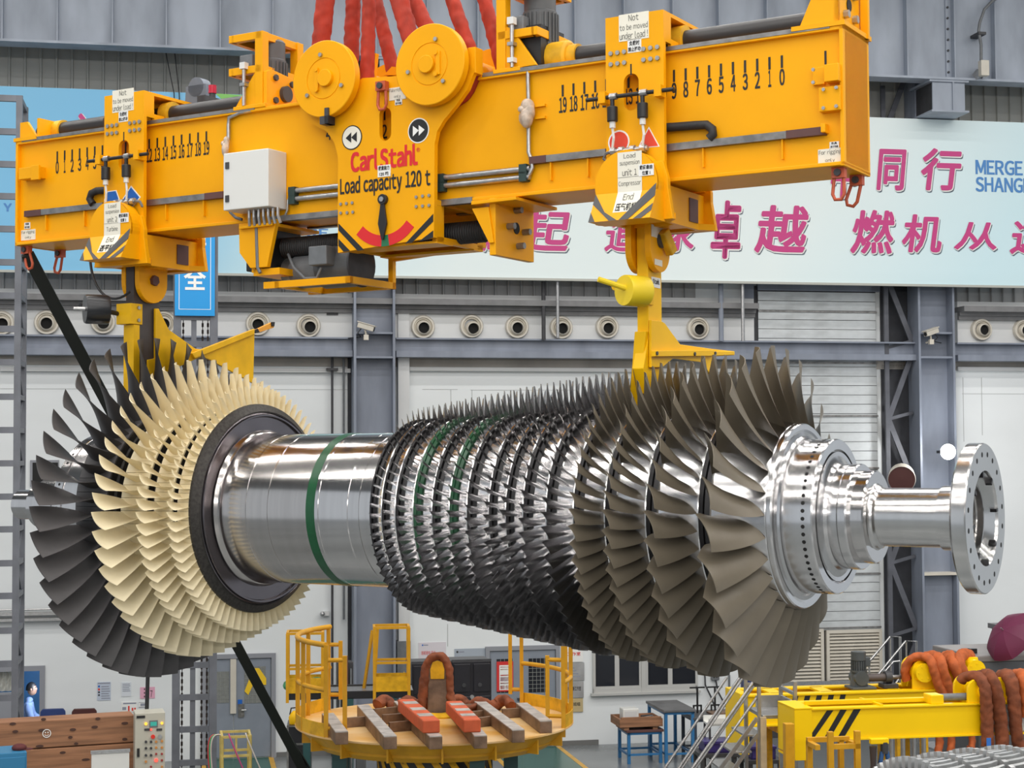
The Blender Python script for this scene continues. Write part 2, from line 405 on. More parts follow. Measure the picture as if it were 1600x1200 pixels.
# nozzle bulkhead with its shelf
znb = wp(800, 530, .2)[1]; znt = wp(800, 487, .2)[1]; zsh = wp(800, 474, .5)[1]
nb = MB().box(-22, wp(1178, 500, .2)[0], -.2, 0, znb-.1, znt+.35); nb.box(wp(1496, 500, .2)[0], 34, -.2, 0, znb-.1, znt+.35)
nb.obj('nozzle_bulkhead', bandm, WB)
sh = MB()
for xa, xb in ((-22, wp(1178, 500, .2)[0]), (wp(1496, 500, .2)[0], 34)):
    sh.box(xa, xb, -.55, 0, zsh-.05, zsh+.07); sh.box(xa, xb, -.34, -.2, znt+.02, znt+.12); sh.box(xa, xb, -.28, -.2, zsh-.22, zsh-.05)
sh.obj('shelf_trim', dkg if False else mat('shelf_grey', (.20, .20, .205), .5, noise=.2), WB)
# ribbed cladding, sheet by sheet
def cladding(x0, x1, step, z0, z1, out, m, rib=.045, dots=False):
    pr = [(0, 0), (.012, -.0), (.03, -rib), (.06, -rib), (.078, -.008), (step*.5, -.004), (step, 0), (step, .02), (0, .02)]
    mb = MB().prismz(pr, z0, z1); me = mb.mesh('cladding_panel', m)
    n = int((x1-x0)/step)
    for i in range(n):
        o = bpy.data.objects.new('cladding_panel', me); COL.objects.link(o); o.parent = WB; o.location = (x0+i*step, -out, 0)
zc0 = wp(800, 200, .05)[1]; zc1 = wp(800, 20, .05)[1]
cladding(-6.4, 18.2, .312, 13.2, 16.4, .03, cladm, rib=.05)
zl0 = zsh+.05
cladding(-6.4, 9.4, .283, zl0, 10.6, .03, cladd, rib=.06)
cladding(15.3, 18.2, .283, zl0, 10.6, .03, cladd, rib=.06)
# shutter door of metal planks
XS0, ZS0 = wp(1184, 455, .06); XS1, ZS1 = wp(1375, 983, .06)
dplk = mat('shutter_metal', (.66, .69, .70), .42, .35, noise=.22, nscale=2.2, rvar=.1, stretch=(1, 1, 2))
D1 = struct('door_1', MB().box(XS0-.1, XS1+.02, -.03, .0, 0, ZS0+.12), dkg, WALL)
npl = 36; dz = (ZS0-ZS1)/npl
pm = MB().box(0, XS1-XS0, -.035, 0, .006, dz-.006).mesh('plank', dplk)
for i in range(npl):
    o = bpy.data.objects.new('plank', pm); COL.objects.link(o); o.parent = D1; o.location = (XS0, -.035-.004*(i % 2), ZS1+i*dz)
for py in (440, 487, 567, 650, 732, 815, 898, 982):
    z = wp(1280, py, .08)[1]; MB().box(XS0, XS1+.02, -.10, -.05, z-.02, z+.02).obj('section_bar', strip, D1)
jm = MB(); wbox(jm, 1160, 440, 1184, 1000, 0, .12); jm.obj('jamb', colm, D1)
jt = MB(); wbox(jt, 1184, 440, 1375, 456, 0, .1); jt.obj('header', colm, D1)
# louvred vents under the shutter
def louvre(px0, px1, py0, py1, lab):
    x0, z1 = wp(px0, py0, .1); x1, z0 = wp(px1, py1, .1)
    t = thing('louvre_vent', lab, 'vent', WALL, x0, 0, z0, group=None)
    w = x1-x0; h = z1-z0; f = MB(); b = .07
    f.box(0, w, -.12, -.02, 0, b).box(0, w, -.12, -.02, h-b, h).box(0, b, -.12, -.02, b, h-b).box(w-b, w, -.12, -.02, b, h-b)
    f.obj('frame', cream, t); MB().box(b, w-b, -.04, -.02, b, h-b).obj('backing', dkg, t)
    n = 14; st = (h-2*b)/n; sl = MB().prismx([(-.045, 0.02), (-.105, -.025), (-.105, -.012), (-.045, .034)], b, w-b).mesh('slat', cream)
    for i in range(n):
        o = bpy.data.objects.new('slat', sl); COL.objects.link(o); o.parent = t; o.location = (0, 0, b+(i+.5)*st)
louvre(1291, 1379, 985, 1066, 'cream louvred vent below the plank shutter, right one beside the dark recess')
louvre(1196, 1288, 985, 1070, 'cream louvred vent below the plank shutter, half hidden by the big compressor blades')
# base kerb under louvres
kb = MB(); wbox(kb, 1180, 1068, 1385, 1082, 0, .2); kb.obj('kerb', zinc, WB)
bsb = MB(); xa, _ = wp(868, 1160); xb, _ = wp(1180, 1160); bsb.box(wp(872, 1160)[0], wp(935, 1160)[0], -.02, 0, 0, .11); bsb.box(wp(432, 1180)[0], wp(552, 1180)[0], -.02, 0, 0, .1)
struct('baseboard_back', bsb, mat('baseboard_grey', (.16, .16, .155), .5), WALL)
# flat dark panels painted as shade: right-hand recess and shadow strip at left-hand column
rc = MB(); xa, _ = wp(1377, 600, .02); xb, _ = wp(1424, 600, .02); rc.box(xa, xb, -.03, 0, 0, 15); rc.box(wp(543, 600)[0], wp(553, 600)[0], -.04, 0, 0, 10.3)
rc.obj('recess', mat('recess_shade', (.035, .037, .045), .7, noise=.3), WB)
# ---- steel columns
def column(pl, pr, lab, out=.62):
    xl, _ = wp(pl, 700, out); xr, _ = wp(pr, 700, out)
    t = thing('steel_column', lab, 'column', WALL, xl, 0, 0); w = xr-xl; H = 14.62
    MB().box(0, .05, -out, -.05, 0, H).obj('flange', colm, t); MB().box(w-.05, w, -out, -.05, 0, H).obj('flange', colm, t)
    MB().box(.05, w-.05, -.30, -.26, 0, H).obj('web', colm, t)
    for py in (520, 558):
        z = wp(pl+30, py, out)[1]; MB().box(.05, w-.05, -out+.02, -.3, z-.02, z+.02).obj('stiffener', colm, t)
    return t, xl, xr
c1, C1L, C1R = column(553, 618, 'blue-grey steel column behind the smooth drum of the rotor, left of the two')
c2, C2L, C2R = column(1438, 1495, 'blue-grey steel column beside the bolted end flange, right of the two')
zpb = wp(1460, 897, .62)[1]
MB().box(.05, C2R-C2L-.05, -.62, -.28, zpb-.03, zpb+.03).obj('stiffener', cream, c2)
x, z = WALL.p(1461, 1000, -.62)
MB().box(.06, C2R-C2L-.06, -.40, -.30, .6, zpb-.05).obj('cover_plate', colm, c2)
# lattice leg in the dark recess
latm = mat('lattice_grey', (.10, .105, .125), .5, noise=.3, nscale=3)
xa = wp(1386, 700, .3)[0]; xb = C2L
lt = thing('lattice_bracing', 'dark grey lattice bracing in the recess left of the right-hand column', 'bracing', WALL, xa, 0, 0)
W_ = xb-xa-.02; MB().bar((.02, -.3, 0), (.02, -.3, 14.5), .10, .06).obj('leg', latm, lt)
zz = .6; k = 0
while zz < 14.0:
    MB().bar((.04, -.3, zz), (W_, -.3, zz+.15), .07, .05, (0, 1, 0)).obj('brace', latm, lt)
    a, b = ((.04, -.3, zz), (W_, -.3, zz+1.45)) if k % 2 == 0 else ((W_, -.3, zz+.15), (.04, -.3, zz+1.6))
    MB().bar(a, b, .12, .04, (0, 1, 0)).obj('brace', latm, lt); zz += 1.6; k += 1
# grey pilaster and pipes beside the left column
pil = MB(); wbox(pil, 622, 480, 641, 1105, 0, .25); pil.obj('pilaster', bandm, WB)
def pipe(px, y0, y1, r, lab, m=gry, out=.25, collars=()):
    x, z1 = wp(px, y0, out); _, z0 = wp(px, y1, out); z0 = max(0, z0)
    t = thing('wall_pipe', lab, 'pipe', WALL, x, 0, z0)
    MB().cyl((0, -out, 0), (0, -out, z1-z0), r, 10).obj('pipe', m, t)
    for cy in collars:
        zc = wp(px, cy, out)[1]-z0; MB().box(-.12, .12, -out-.06, 0, zc-.025, zc+.025).obj('clamp', dkg, t)
pipe(519, 482, 1183, .026, 'thin dark pipe on the wall left of the left-hand column, with a clamp', dkg, .16, (491, 577))
pipe(537, 560, 968, .022, 'short thin grey pipe close to the left-hand column', gry, .12)
pipe(849, 440, 531, .045, 'dark square drop pipe between the third and fourth nozzles right of the column', dkg, .5)
pipe(871, 440, 528, .035, 'bright grey drop pipe in front of an air nozzle, mid wall', zinc, .72)
pipe(1160, 443, 533, .04, 'bright grey drop pipe beside the plank shutter', zinc, .7)
pipe(1126, 440, 533, .055, 'dull grey drop pipe right of the last nozzle before the shutter', colm, .5)
# ---- horizontal wall beams
def wbeam(pa, pb, lab):
    xa, _ = wp(pa, 540, .45); xb, _ = wp(pb, 540, .45); zt = wp(800, 529, .45)[1]; zb = wp(800, 559, .45)[1]; h = zt-zb
    t = thing('wall_beam', lab, 'beam', WALL, xa, 0, zb); w = xb-xa
    MB().box(0, w, -.32, -.28, .03, h).obj('web', colm, t); MB().box(0, w, -.45, -.1, h-.035, h).obj('flange', colm, t)
    MB().box(0, w, -.48, -.1, 0, .13).obj('flange', colm, t)
wbeam(-60, 551, 'horizontal blue-grey wall beam left of the left-hand column')
wbeam(619, 1437, 'horizontal blue-grey wall beam between the two columns')
wbeam(1496, 1700, 'horizontal blue-grey wall beam right of the right-hand column')
# ---- crane runway girder on top
GO = 1.35
zg = wp(0, 61, GO+.15)[1]
gd = thing('crane_girder', 'grey riveted-looking plate girder with upright stiffeners along the top of the picture', 'girder', WALL, -14, 0, zg)
gd['label'] = 'long blue-grey crane girder with upright stiffeners along the top of the hall wall'
MB().box(0, 46, -GO, -GO+.03, 0, 2.3).obj('web', girm, gd)
MB().box(0, 46, -GO-.22, -GO+.25, -.05, 0).obj('bottom_flange', girm, gd); MB().box(0, 46, -GO-.22, -GO+.25, 2.3, 2.36).obj('top_flange', girm, gd)
stf = MB().box(-.012, .012, -GO-.19, -GO, 0, 2.3).mesh('stiffener', girm)
sx_ = [4, 90, 176, 260, 344, 426, 507, 587, 667, 746, 822, 897, 974, 1050, 1122, 1197, 1269, 1342, 1415, 1552, 1620]
for px in sx_:
    o = bpy.data.objects.new('stiffener', stf); COL.objects.link(o); o.parent = gd; o.location = (WALL.p(px, 40, -GO-.1)[0]+14, 0, 0)
sp = MB(); xs = WALL.p(1485, 60, -GO-.05)[0]+14; sp.box(xs-.10, xs+.10, -GO-.04, -GO, 0, 2.3); sp.obj('splice_plate', girm, gd)
MB().box(xs+.02, xs+.045, -GO-.2, -GO-.04, 0, 2.3).obj('stiffener', girm, gd)
bt = MB().cyl((xs-.06, -GO-.04, 0), (xs-.06, -GO-.07, 0), .025, 6).mesh('bolt', dkg)
for i in range(9):
    o = bpy.data.objects.new('bolt', bt); COL.objects.link(o); o.parent = gd; o.location = (0, 0, .15+i*.24)
def corbel(px0, px1, lab, first):
    x0, _ = WALL.p(px0, 140, -GO-.2); x1, _ = WALL.p(px1, 140, -GO-.2); zt = zg-.05; zb = wp(1480, 172, GO+.2)[1] if True else 0
    t = thing('crane_bracket', lab, 'bracket', WALL, x0, 0, zb); w = x1-x0; h = zt-zb
    MB().box(-.06, w+.06, -GO-.2, -.5, h-.05, h).obj('flange', girm, t); MB().box(-.03, w+.05, -GO-.22, -.5, -.04, 0).obj('flange', girm, t)
    MB().box(.02, w-.02, -GO-.16, -GO-.12, 0, h-.05).obj('end_plate', girm, t); MB().box(w*.6, w*.6+.03, -GO-.2, -GO-.16, 0, h-.05).obj('stiffener', girm, t)
    MB().box(.04, w-.04, -GO-.12, -.5, 0, h-.05).obj('web', dkg, t)
corbel(1457, 1510, 'steel bracket carrying the crane girder above the white banner', 0)
corbel(592, 640, 'steel bracket carrying the crane girder, seen between the two sling pulleys', 1)
# cable and box hanging off the girder
x0, z0 = WALL.p(1537, 107, -GO-.35)
cb = thing('cable_box', 'small cream cable box with grey hose hanging from the crane girder', 'junction box', WALL, x0, -GO-.35, z0)
MB().box(-.095, .095, -.08, .08, -.17, .17).obj('box', cream, cb, bev=.01)
def wl(pts, out, x0, z0): return [(WALL.p(a, b, -out)[0]-x0, 0, WALL.p(a, b, -out)[1]-z0) for a, b in pts]
MB().tube(wl([(1533, 96), (1533, 70), (1529, 48), (1531, 35), (1538, 15), (1552, 0), (1570, -8)], GO+.35, x0, z0), .035, 8).obj('hose', gry, cb, 60)
MB().box(-.13, .05, -.05, .35, .74, .80).obj('clamp', dkg, cb)
MB().bar((-.02, .09, -.05), (-.08, .20, -.16), .16).obj('conduit', zinc, cb)
# ---- air nozzles
nz = MB().lathe((0, 0, 0), (0, -1, 0), [(0, .255), (.05, .255), (.09, .235), (.09, .20), (.05, .195), (.07, .165), (.03, .15)], 32).mesh('outer_ring', cream, 40)
nin = MB().lathe((0, 0, 0), (0, -1, 0), [(.02, .17), (.075, .15), (.11, .135), (.12, .118), (.05, .115)], 28).mesh('inner_ring', cream, 40)
nth = MB().lathe((0, 0, 0), (0, -1, 0), [(.045, .117), (.045, .0005)], 24).mesh('throat', mat('nozzle_throat', (.004, .004, .004), .9))
def place_names(px):
    return {2: 'cream round air nozzle at the left picture edge behind the lattice mast', 73: 'cream round air nozzle left of the black sling tag line', 161: 'cream round air nozzle below the black drum of the left hook', 256: 'cream round air nozzle behind the dark left hook bar', 403: 'cream round air nozzle beside the tip of the yellow left arm', 482: 'cream round air nozzle nearest to the left-hand column on its left', 661: 'cream round air nozzle nearest to the left-hand column on its right', 737: 'second cream air nozzle to the right of the left-hand column', 808: 'third cream air nozzle to the right of the left-hand column', 877: 'cream air nozzle with a drop pipe in front of it', 949: 'cream air nozzle below and left of the yellow drum', 1091: 'cream air nozzle between the yellow hook and the plank shutter', 1534: 'cream air nozzle to the right of the right-hand column', 1600: 'cream air nozzle cut by the right picture edge'}[px]
for px, py, ox, oz in ((2, 505, .02, -.02), (73, 504, .0, -.02), (161, 503, .01, -.03), (256, 505, .0, -.02), (403, 506, 0, -.02), (482, 509, .03, -.03), (661, 511, .01, -.02), (737, 510, .03, -.05), (808, 511, .0, -.02), (877, 512, .02, -.02), (949, 511, .01, -.03), (1091, 513, .01, -.03), (1534, 515, .04, -.01), (1600, 516, .03, -.01)):
    x, z = wp(px, py, .25)
    t = thing('air_nozzle', place_names(px), 'nozzle', WALL, x, -.2, z, group='round air nozzles along the wall')
    for nm, me, f in (('outer_ring', nz, 0), ('inner_ring', nin, 1), ('throat', nth, 1)):
        o = bpy.data.objects.new(nm, me); COL.objects.link(o); o.parent = t; o.location = (ox*f, -.02*f, oz*f)
# ---- banner
BO = .85
bx0, bz1 = WALL.p(-30, 133, -BO); bx1, bz0 = WALL.p(1640, 446, -BO); bz1 = WALL.p(800, 163, -BO)[1]; bz0 = WALL.p(800, 434, -BO)[1]
bm = bpy.data.materials.new('banner_print'); bm.use_nodes = True; nt = bm.node_tree; b = nt.nodes['Principled BSDF']; b.inputs['Roughness'].default_value = .55
tc = nt.nodes.new('ShaderNodeTexCoord'); sx = nt.nodes.new('ShaderNodeSeparateXYZ'); nt.links.new(tc.outputs['Object'], sx.inputs[0])
mr = nt.nodes.new('ShaderNodeMapRange'); mr.inputs[1].default_value = 0; mr.inputs[2].default_value = bx1-bx0; nt.links.new(sx.outputs[0], mr.inputs[0])
zz_ = nt.nodes.new('ShaderNodeMath'); zz_.operation = 'MULTIPLY_ADD'; zz_.inputs[1].default_value = -.035; nt.links.new(sx.outputs[2], zz_.inputs[0]); zz_.inputs[2].default_value = .07
ad = nt.nodes.new('ShaderNodeMath'); ad.operation = 'ADD'; nt.links.new(mr.outputs[0], ad.inputs[0]); nt.links.new(zz_.outputs[0], ad.inputs[1])
nzt = nt.nodes.new('ShaderNodeTexNoise'); nzt.inputs['Scale'].default_value = .5; nt.links.new(tc.outputs['Object'], nzt.inputs[0])
ad2 = nt.nodes.new('ShaderNodeMath'); ad2.operation = 'MULTIPLY_ADD'; ad2.inputs[1].default_value = .05; nt.links.new(nzt.outputs[0], ad2.inputs[0]); nt.links.new(ad.outputs[0], ad2.inputs[2])
cr = nt.nodes.new('ShaderNodeValToRGB'); nt.links.new(ad2.outputs[0], cr.inputs[0])
for i, (p_, c) in enumerate(((0.0, (.22, .54, .80)), (.10, (.20, .52, .80)), (.24, (.24, .55, .78)), (.33, (.56, .77, .84)), (.50, (.76, .85, .85)), (.80, (.78, .87, .87)), (1.0, (.62, .82, .88)))):
    e = cr.color_ramp.elements[i] if i < 2 else cr.color_ramp.elements.new(p_)
    e.position = p_; e.color = (*c, 1)
nt.links.new(cr.outputs[0], b.inputs['Base Color'])
BN = thing('wall_banner', 'huge pale blue banner with pink brush characters hung across the hall wall', 'banner', WALL, bx0, -BO, bz0)
bw_ = bx1-bx0; bh = bz1-bz0
MB().box(0, bw_, 0, .03, 0, bh).obj('sheet', bm, BN)
MB().box(0, bw_, -.03, .05, -.05, .0).obj('bottom_bar', mat('banner_bar', (.45, .46, .42), .5), BN)
pink = mat('banner_pink', (.56, .045, .22), .5); bshadow = mat('banner_shadow', (.10, .13, .17), .6); bblue = mat('banner_blue', (.07, .24, .56), .5)
gr_b = mat('banner_green', (.22, .55, .12), .5)
def bl(px, py): x, z = WALL.p(px, py, -BO); return x-bx0, z-bz0
def bchar(ch, x0, y0, x1, y1):
    a, c = bl(x0, y1); b_, d = bl(x1, y0); h = d-c; k = h*.022; base = text_mesh(ch, (a+k, b_-k, c+k, d-k), 0, pink, 'x', None, 0, .001, .14)
    V = [v.co.copy() for v in base.data.vertices]; F = [tuple(p_.vertices) for p_ in base.data.polygons]; bpy.data.objects.remove(base)
    def layer(name, m, y, rr, dx, dz):
        mb = MB(); n = 8
        for r_ in ((0, rr) if rr < .03 else (rr*.55, rr)):
            for i in range(n if r_ else 1):
                t = 2*pi*i/n; mb._add([(v.x+dx+r_*math.cos(t), y-.0004*i+(v.y), v.z+dz+r_*math.sin(t)) for v in V], F)
        mb.obj(name, m, BN)
    layer('brush_shadow', bshadow, -.004, k*1.5, .035, -.04); layer('brush_outline', whti, -.009, k*1.9, .012, -.012); layer('brush_character', pink, -.014, k*1.1, 0, 0)
for c in (('同', 1369, 234, 1416, 297), ('行', 1439, 233, 1502, 297), ('中', 1298, 234, 1338, 309), ('起', 806, 329, 890, 393), ('追', 944, 342, 994, 393), ('求', 1034, 340, 1086, 393), ('卓', 1110, 314, 1158, 404), ('越', 1178, 322, 1263, 395), ('燃', 1328, 329, 1397, 396), ('机', 1409, 336, 1470, 394), ('从', 1490, 348, 1556, 390), ('这', 1577, 344, 1642, 397), ('崛', 738, 335, 792, 392), ('心', 104, 178, 150, 240)):
    bchar(*c)
for body, x0, y0, x1, y1 in (('MERGE DEEPLY', 1525, 255, 1688, 272), ('SHANGHAI', 1525, 280, 1640, 299), ('R', 481, 358, 496, 370), ('E', 499, 358, 512, 370), ('Y', 6, 318, 18, 330)):
    a, c = bl(x0, y1); b_, d = bl(x1, y0); text_mesh(body, (a, b_, c, d), -.006, bblue, 'blue_lettering', BN, .045, .001, skew=0)['kind'] = 'stuff'
gp = MB(); pts = [bl(q, w) for q, w in ((336, 146), (385, 149), (470, 153), (470, 190), (420, 185), (352, 160))]
gp.prism(pts, -.004, 0); gp.obj('green_patch', gr_b, BN)
# ---- cameras on the columns
def cctv(px, py, out, lab, flip):
    x, z = wp(px, py, out); t = thing('security_camera', lab, 'camera', WALL, x, -out, z)
    d = Vector((.32*flip, -.10, -.10)); up = Vector((0, 0, .02))
    MB().bar(-d*.5, d*.5, .13, .11).obj('housing', cream, t, bev=.012); MB().bar(-d*.5+Vector((0, 0, .07)), d*.62+Vector((0, 0, .07)), .16, .018).obj('sunshade', cream, t)
    MB().cyl(d*.5, d*.53, .045, 12).obj('lens', blk, t)
    MB().tube([(-.02, .0, -.06), (0, .02, -.15), (0, .05, -.2), (-.03, .2, -.22)], .022, 8).obj('arm', cream, t, 60); MB().box(-.05, .05, -.03, .06, -.27, -.16).obj('base', cream, t)
    MB().tube([(-.1*flip, .03, -.03), (-.17*flip, .03, -.12), (-.1*flip, .1, -.2), (-.35*flip, .25, -.22)], .012, 6).obj('cable', blk, t)
cctv(572, 511, .7, 'small cream security camera on the left-hand column', 1)
cctv(1455, 519, .7, 'small cream security camera on the right-hand column', -1)
# capped drum, and a lamp added for the white glare behind the flange
x, z = wp(1409, 749, 1.0)
rl = thing('capped_drum', 'cream drum with maroon face on the right-hand column, half hidden by the shaft', 'drum', WALL, x, -1.0, z)
MB().lathe((0, 0, 0), (-.45, -1, -.25), [(-.35, .28), (0, .30), (.02, .29)], 28).obj('shell', cream, rl, 40); MB().lathe((0, 0, 0), (-.45, -1, -.25), [(.0, .29), (.015, .0005)], 28).obj('face', mat('maroon_face', (.09, .032, .03), .5), rl)
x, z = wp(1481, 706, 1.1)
wlp = thing('added_glare_lamp', 'white lamp added for the bright glare on the right-hand column behind the end flange', 'lamp', WALL, x, -1.1, z)
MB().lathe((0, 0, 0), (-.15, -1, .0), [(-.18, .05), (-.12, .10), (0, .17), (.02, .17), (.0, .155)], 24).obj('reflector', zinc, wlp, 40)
MB().lathe((0, 0, 0), (-.15, -1, .0), [(.0, .155), (.03, .12), (.045, .0005)], 24).obj('lens', mat('glare_emission', (1, 1, 1), .5, emit=((1, .98, .92), 60)), wlp, 40)
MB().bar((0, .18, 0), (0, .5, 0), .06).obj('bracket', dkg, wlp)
pl = bpy.data.lights.new('glare_fill_light', 'POINT'); pl.energy = 70; pl.shadow_soft_size = .15; po = bpy.data.objects.new('glare_fill_light', pl); COL.objects.link(po)  # point light added to brighten the column around the glare
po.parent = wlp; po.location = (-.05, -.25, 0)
# small clamp lamp low on wall
x, z = wp(507, 959, .1)
kn = thing('wall_valve', 'small round steel knob with plate on the white wall above the walkway', 'valve', WALL, x, 0, z)
MB().ball((-.05, -.16, 0), .055).obj('knob', zinc, kn, 60); MB().box(-.04, .1, -.1, 0, -.045, .045).obj('plate', bandm, kn); MB().cyl((-.05, -.16, 0), (-.02, 0, 0), .025, 8).obj('stem', zinc, kn)

for i, (a, b) in enumerate((((257, 72), (272, 146)), ((272, 74), (280, 146)))):
    x0, z0 = wp(a[0], a[1], .9); x1, z1 = wp(b[0], b[1], .9); hw = thing('hanging_wire', ('left' if i == 0 else 'right')+'-hand thin dark wire hanging from the crane girder behind the beam', 'wire', WALL, x1, -.9, z1)
    MB().tube([(x0-x1, -.3, z0-z1+.15), (x0-x1, 0, z0-z1), (0, 0, 0), (.02, 0, -.5)], .012, 6).obj('wire', blk, hw)
# ---------------------------------------------------------------- the turbine rotor
RT = thing('turbine_rotor', 'huge bladed gas turbine rotor of polished steel hanging level from the yellow lifting beam', 'turbine rotor', BEAM, 0, 0, AXZ)
hubm = mat('hub_steel', (.70, .69, .69), .17, 1.0, noise=.08, nscale=2, stretch=(6, .6, .6))
shaftm = mat('shaft_steel', (.66, .64, .63), .14, 1.0, noise=.07, nscale=2, stretch=(8, .5, .5))
flanm = mat('flange_steel', (.68, .67, .66), .19, 1.0, noise=.06, nscale=2, stretch=(6, .6, .6))
rimm = mat('dark_rim_steel', (.022, .021, .023), .35, .4, noise=.3, nscale=5)
rimd = mat('dark_disc_rim', (.06, .055, .05), .5, .6, noise=.4, nscale=40)
discm = mat('disc_face_steel', (.20, .18, .19), .25, 1.0, noise=.15, nscale=3)
grnp = mat('green_paint_band', (.008, .085, .03), .3, noise=.2, nscale=8)
olive = mat('olive_blade_coating', (.168, .142, .104), .42, noise=.10, nscale=5, spec=.4)
bladm = mat('steel_blade', (.52, .51, .515), .25, 1.0, noise=.12, nscale=4)
darkb = mat('dark_grey_blade', (.082, .077, .079), .55, noise=.12, nscale=5)
creamb = mat('cream_blade_coating', (.86, .755, .52), .55, noise=.07, nscale=8, spec=.3)
hole = mat('hole_black', (.006, .006, .006), .7)
def turn(name, prof, m, n=96, sm=13, parent=RT):
    return MB().lathe_x([(-s, r) for s, r in prof], n).obj(name, m, parent, sm)
# end flange with dished bore
fl_ = turn('end_flange', [(-1.39, .215), (-1.39, .49), (-1.405, .53), (-1.42, .545), (-1.51, .545), (-1.52, .537), (-1.52, .345), (-1.50, .335), (-1.44, .255), (-1.44, .24), (-1.22, .235), (-1.22, .0005)], flanm, 96, 13)
bh = MB().cyl((1.518, 0, .465), (1.5212, 0, .465), .019, 14).mesh('bolt_hole', hole)
for i in range(20):
    o = bpy.data.objects.new('bolt_hole', bh); COL.objects.link(o); o.parent = fl_; o.rotation_euler = (2*pi*(i+.5)/20, 0, 0)
kh = MB().box(1.42, 1.5215, -.012, .012, .30, .345).mesh('bore_slot', rimm)
for i in range(8):
    o = bpy.data.objects.new('bore_slot', kh); COL.objects.link(o); o.parent = fl_; o.rotation_euler = (2*pi*(i+.2)/8, 0, 0)
sh_ = MB()
for i in range(10):
    t = 2*pi*i/10; sh_.cyl((1.40, -.535*math.sin(t), .535*math.cos(t)), (1.40, -.5395*math.sin(t), .5395*math.cos(t)), .008, 8)
turn('journal_shaft', [(-1.39, .217), (-.76, .217), (-.745, .235), (-.725, .24), (-.715, .25)], flanm, 80)
turn('end_collar', [(-.715, .22), (-.715, .338), (-.705, .347), (-.60, .347), (-.59, .335)], shaftm, 96, 13)
turn('stepped_collar', [(-.60, .34), (-.605, .345), (-.605, .39), (-.595, .397), (-.54, .397), (-.53, .394), (-.46, .394), (-.435, .405), (-.42, .43), (-.41, .46)], hubm, 96, 13)
cc = turn('big_collar', [(-.41, .45), (-.415, .488), (-.38, .49), (-.38, .505), (-.415, .507), (-.415, .578), (-.405, .586), (-.19, .586), (-.185, .57), (-.165, .57), (-.16, .583)], hubm, 112, 13)
hb = MB()
for i in range(64):
    t = 2*pi*i/64; st, ct_ = math.sin(t), math.cos(t); hb.cyl((.345, -.582*st, .582*ct_), (.345, -.5872*st, .5872*ct_), .015, 10)
tag(hb.obj('balance_holes', hole, cc), kind='stuff')
turn('intake_lip', [(-.16, .57), (-.17, .59), (-.155, .61), (-.145, .64), (-.15, .66), (-.15, .698), (-.14, .706), (-.11, .708)], hubm, 112, 13)
# compressor discs with blades
RIM = [-.11, .39, .80, 1.14, 1.41, 1.65, 1.86, 2.02, 2.18, 2.39, 2.56, 2.73, 2.92, 3.10, 3.24, 3.37]
HUB = [.708, .785, .828, .84, .842, .842, .84, .836, .83, .824, .818, .812, .805, .80, .796, .79]
CNT = [27, 37, 51, 57, 62, 62, 62, 62, 62, 62, 63, 63, 64, 64, 64]
def tipr(s): return 1.312 - .129*(s-.1) + .018*math.sin(pi*max(0, min(1, (s-.1)/3.2)))
def blade_pts(rh, rt, croot, ctip, groot, gtip, camr, camt, tmax, sgn, nh, nc, xc=0.0, lean=0.0, ptw=1.0, sweep=0.0):
    """closed airfoil rows, root to tip; x = -axial; span along z"""
    rows = []
    for i in range(nh):
        h = i/(nh-1); r = rh+(rt-rh)*h; hh = h**ptw
        c = croot+(ctip-croot)*h; g = groot+(gtip-groot)*hh; cm = (camr+(camt-camr)*h)*c; th = tmax*c*(1-.55*h)
        ring = []
        for side in (1, -1):
            for k in range(nc):
                q = k/(nc-1); q = q if side == 1 else 1-q
                if side == -1 and k in (0,): continue
                if side == -1 and k == nc-1: continue
                u = (q-.5)*c; cb = cm*4*q*(1-q); t = th*1.6*(math.sqrt(max(q, 0))*(1-q)+.10*(1-q)*0+.04*(1-abs(2*q-1)))*.95
                nn = sgn*cb + side*t*.5 - sgn*cm*.6
                s = u*math.cos(g) - nn*math.sin(g); y = u*math.sin(g) + nn*math.cos(g) + lean*h
                ring.append((-(xc+s+sweep*h), y, math.sqrt(max(1e-6, r*r-y*y))))
        rows.append(ring)
    return rows
def blade_mesh(name, m, rows, extra=None, smooth=50):
    mb = MB(); n = len(rows[0]); nr = len(rows)
    vs = [p for r in rows for p in r]
    fs = [(i*n+k, i*n+(k+1) % n, (i+1)*n+(k+1) % n, (i+1)*n+k) for i in range(nr-1) for k in range(n)]
    fs.append(tuple((nr-1)*n+k for k in range(n)))
    mb._add(vs, fs)
    if extra: extra(mb)
    return mb
R_ = math.radians
small = MB()
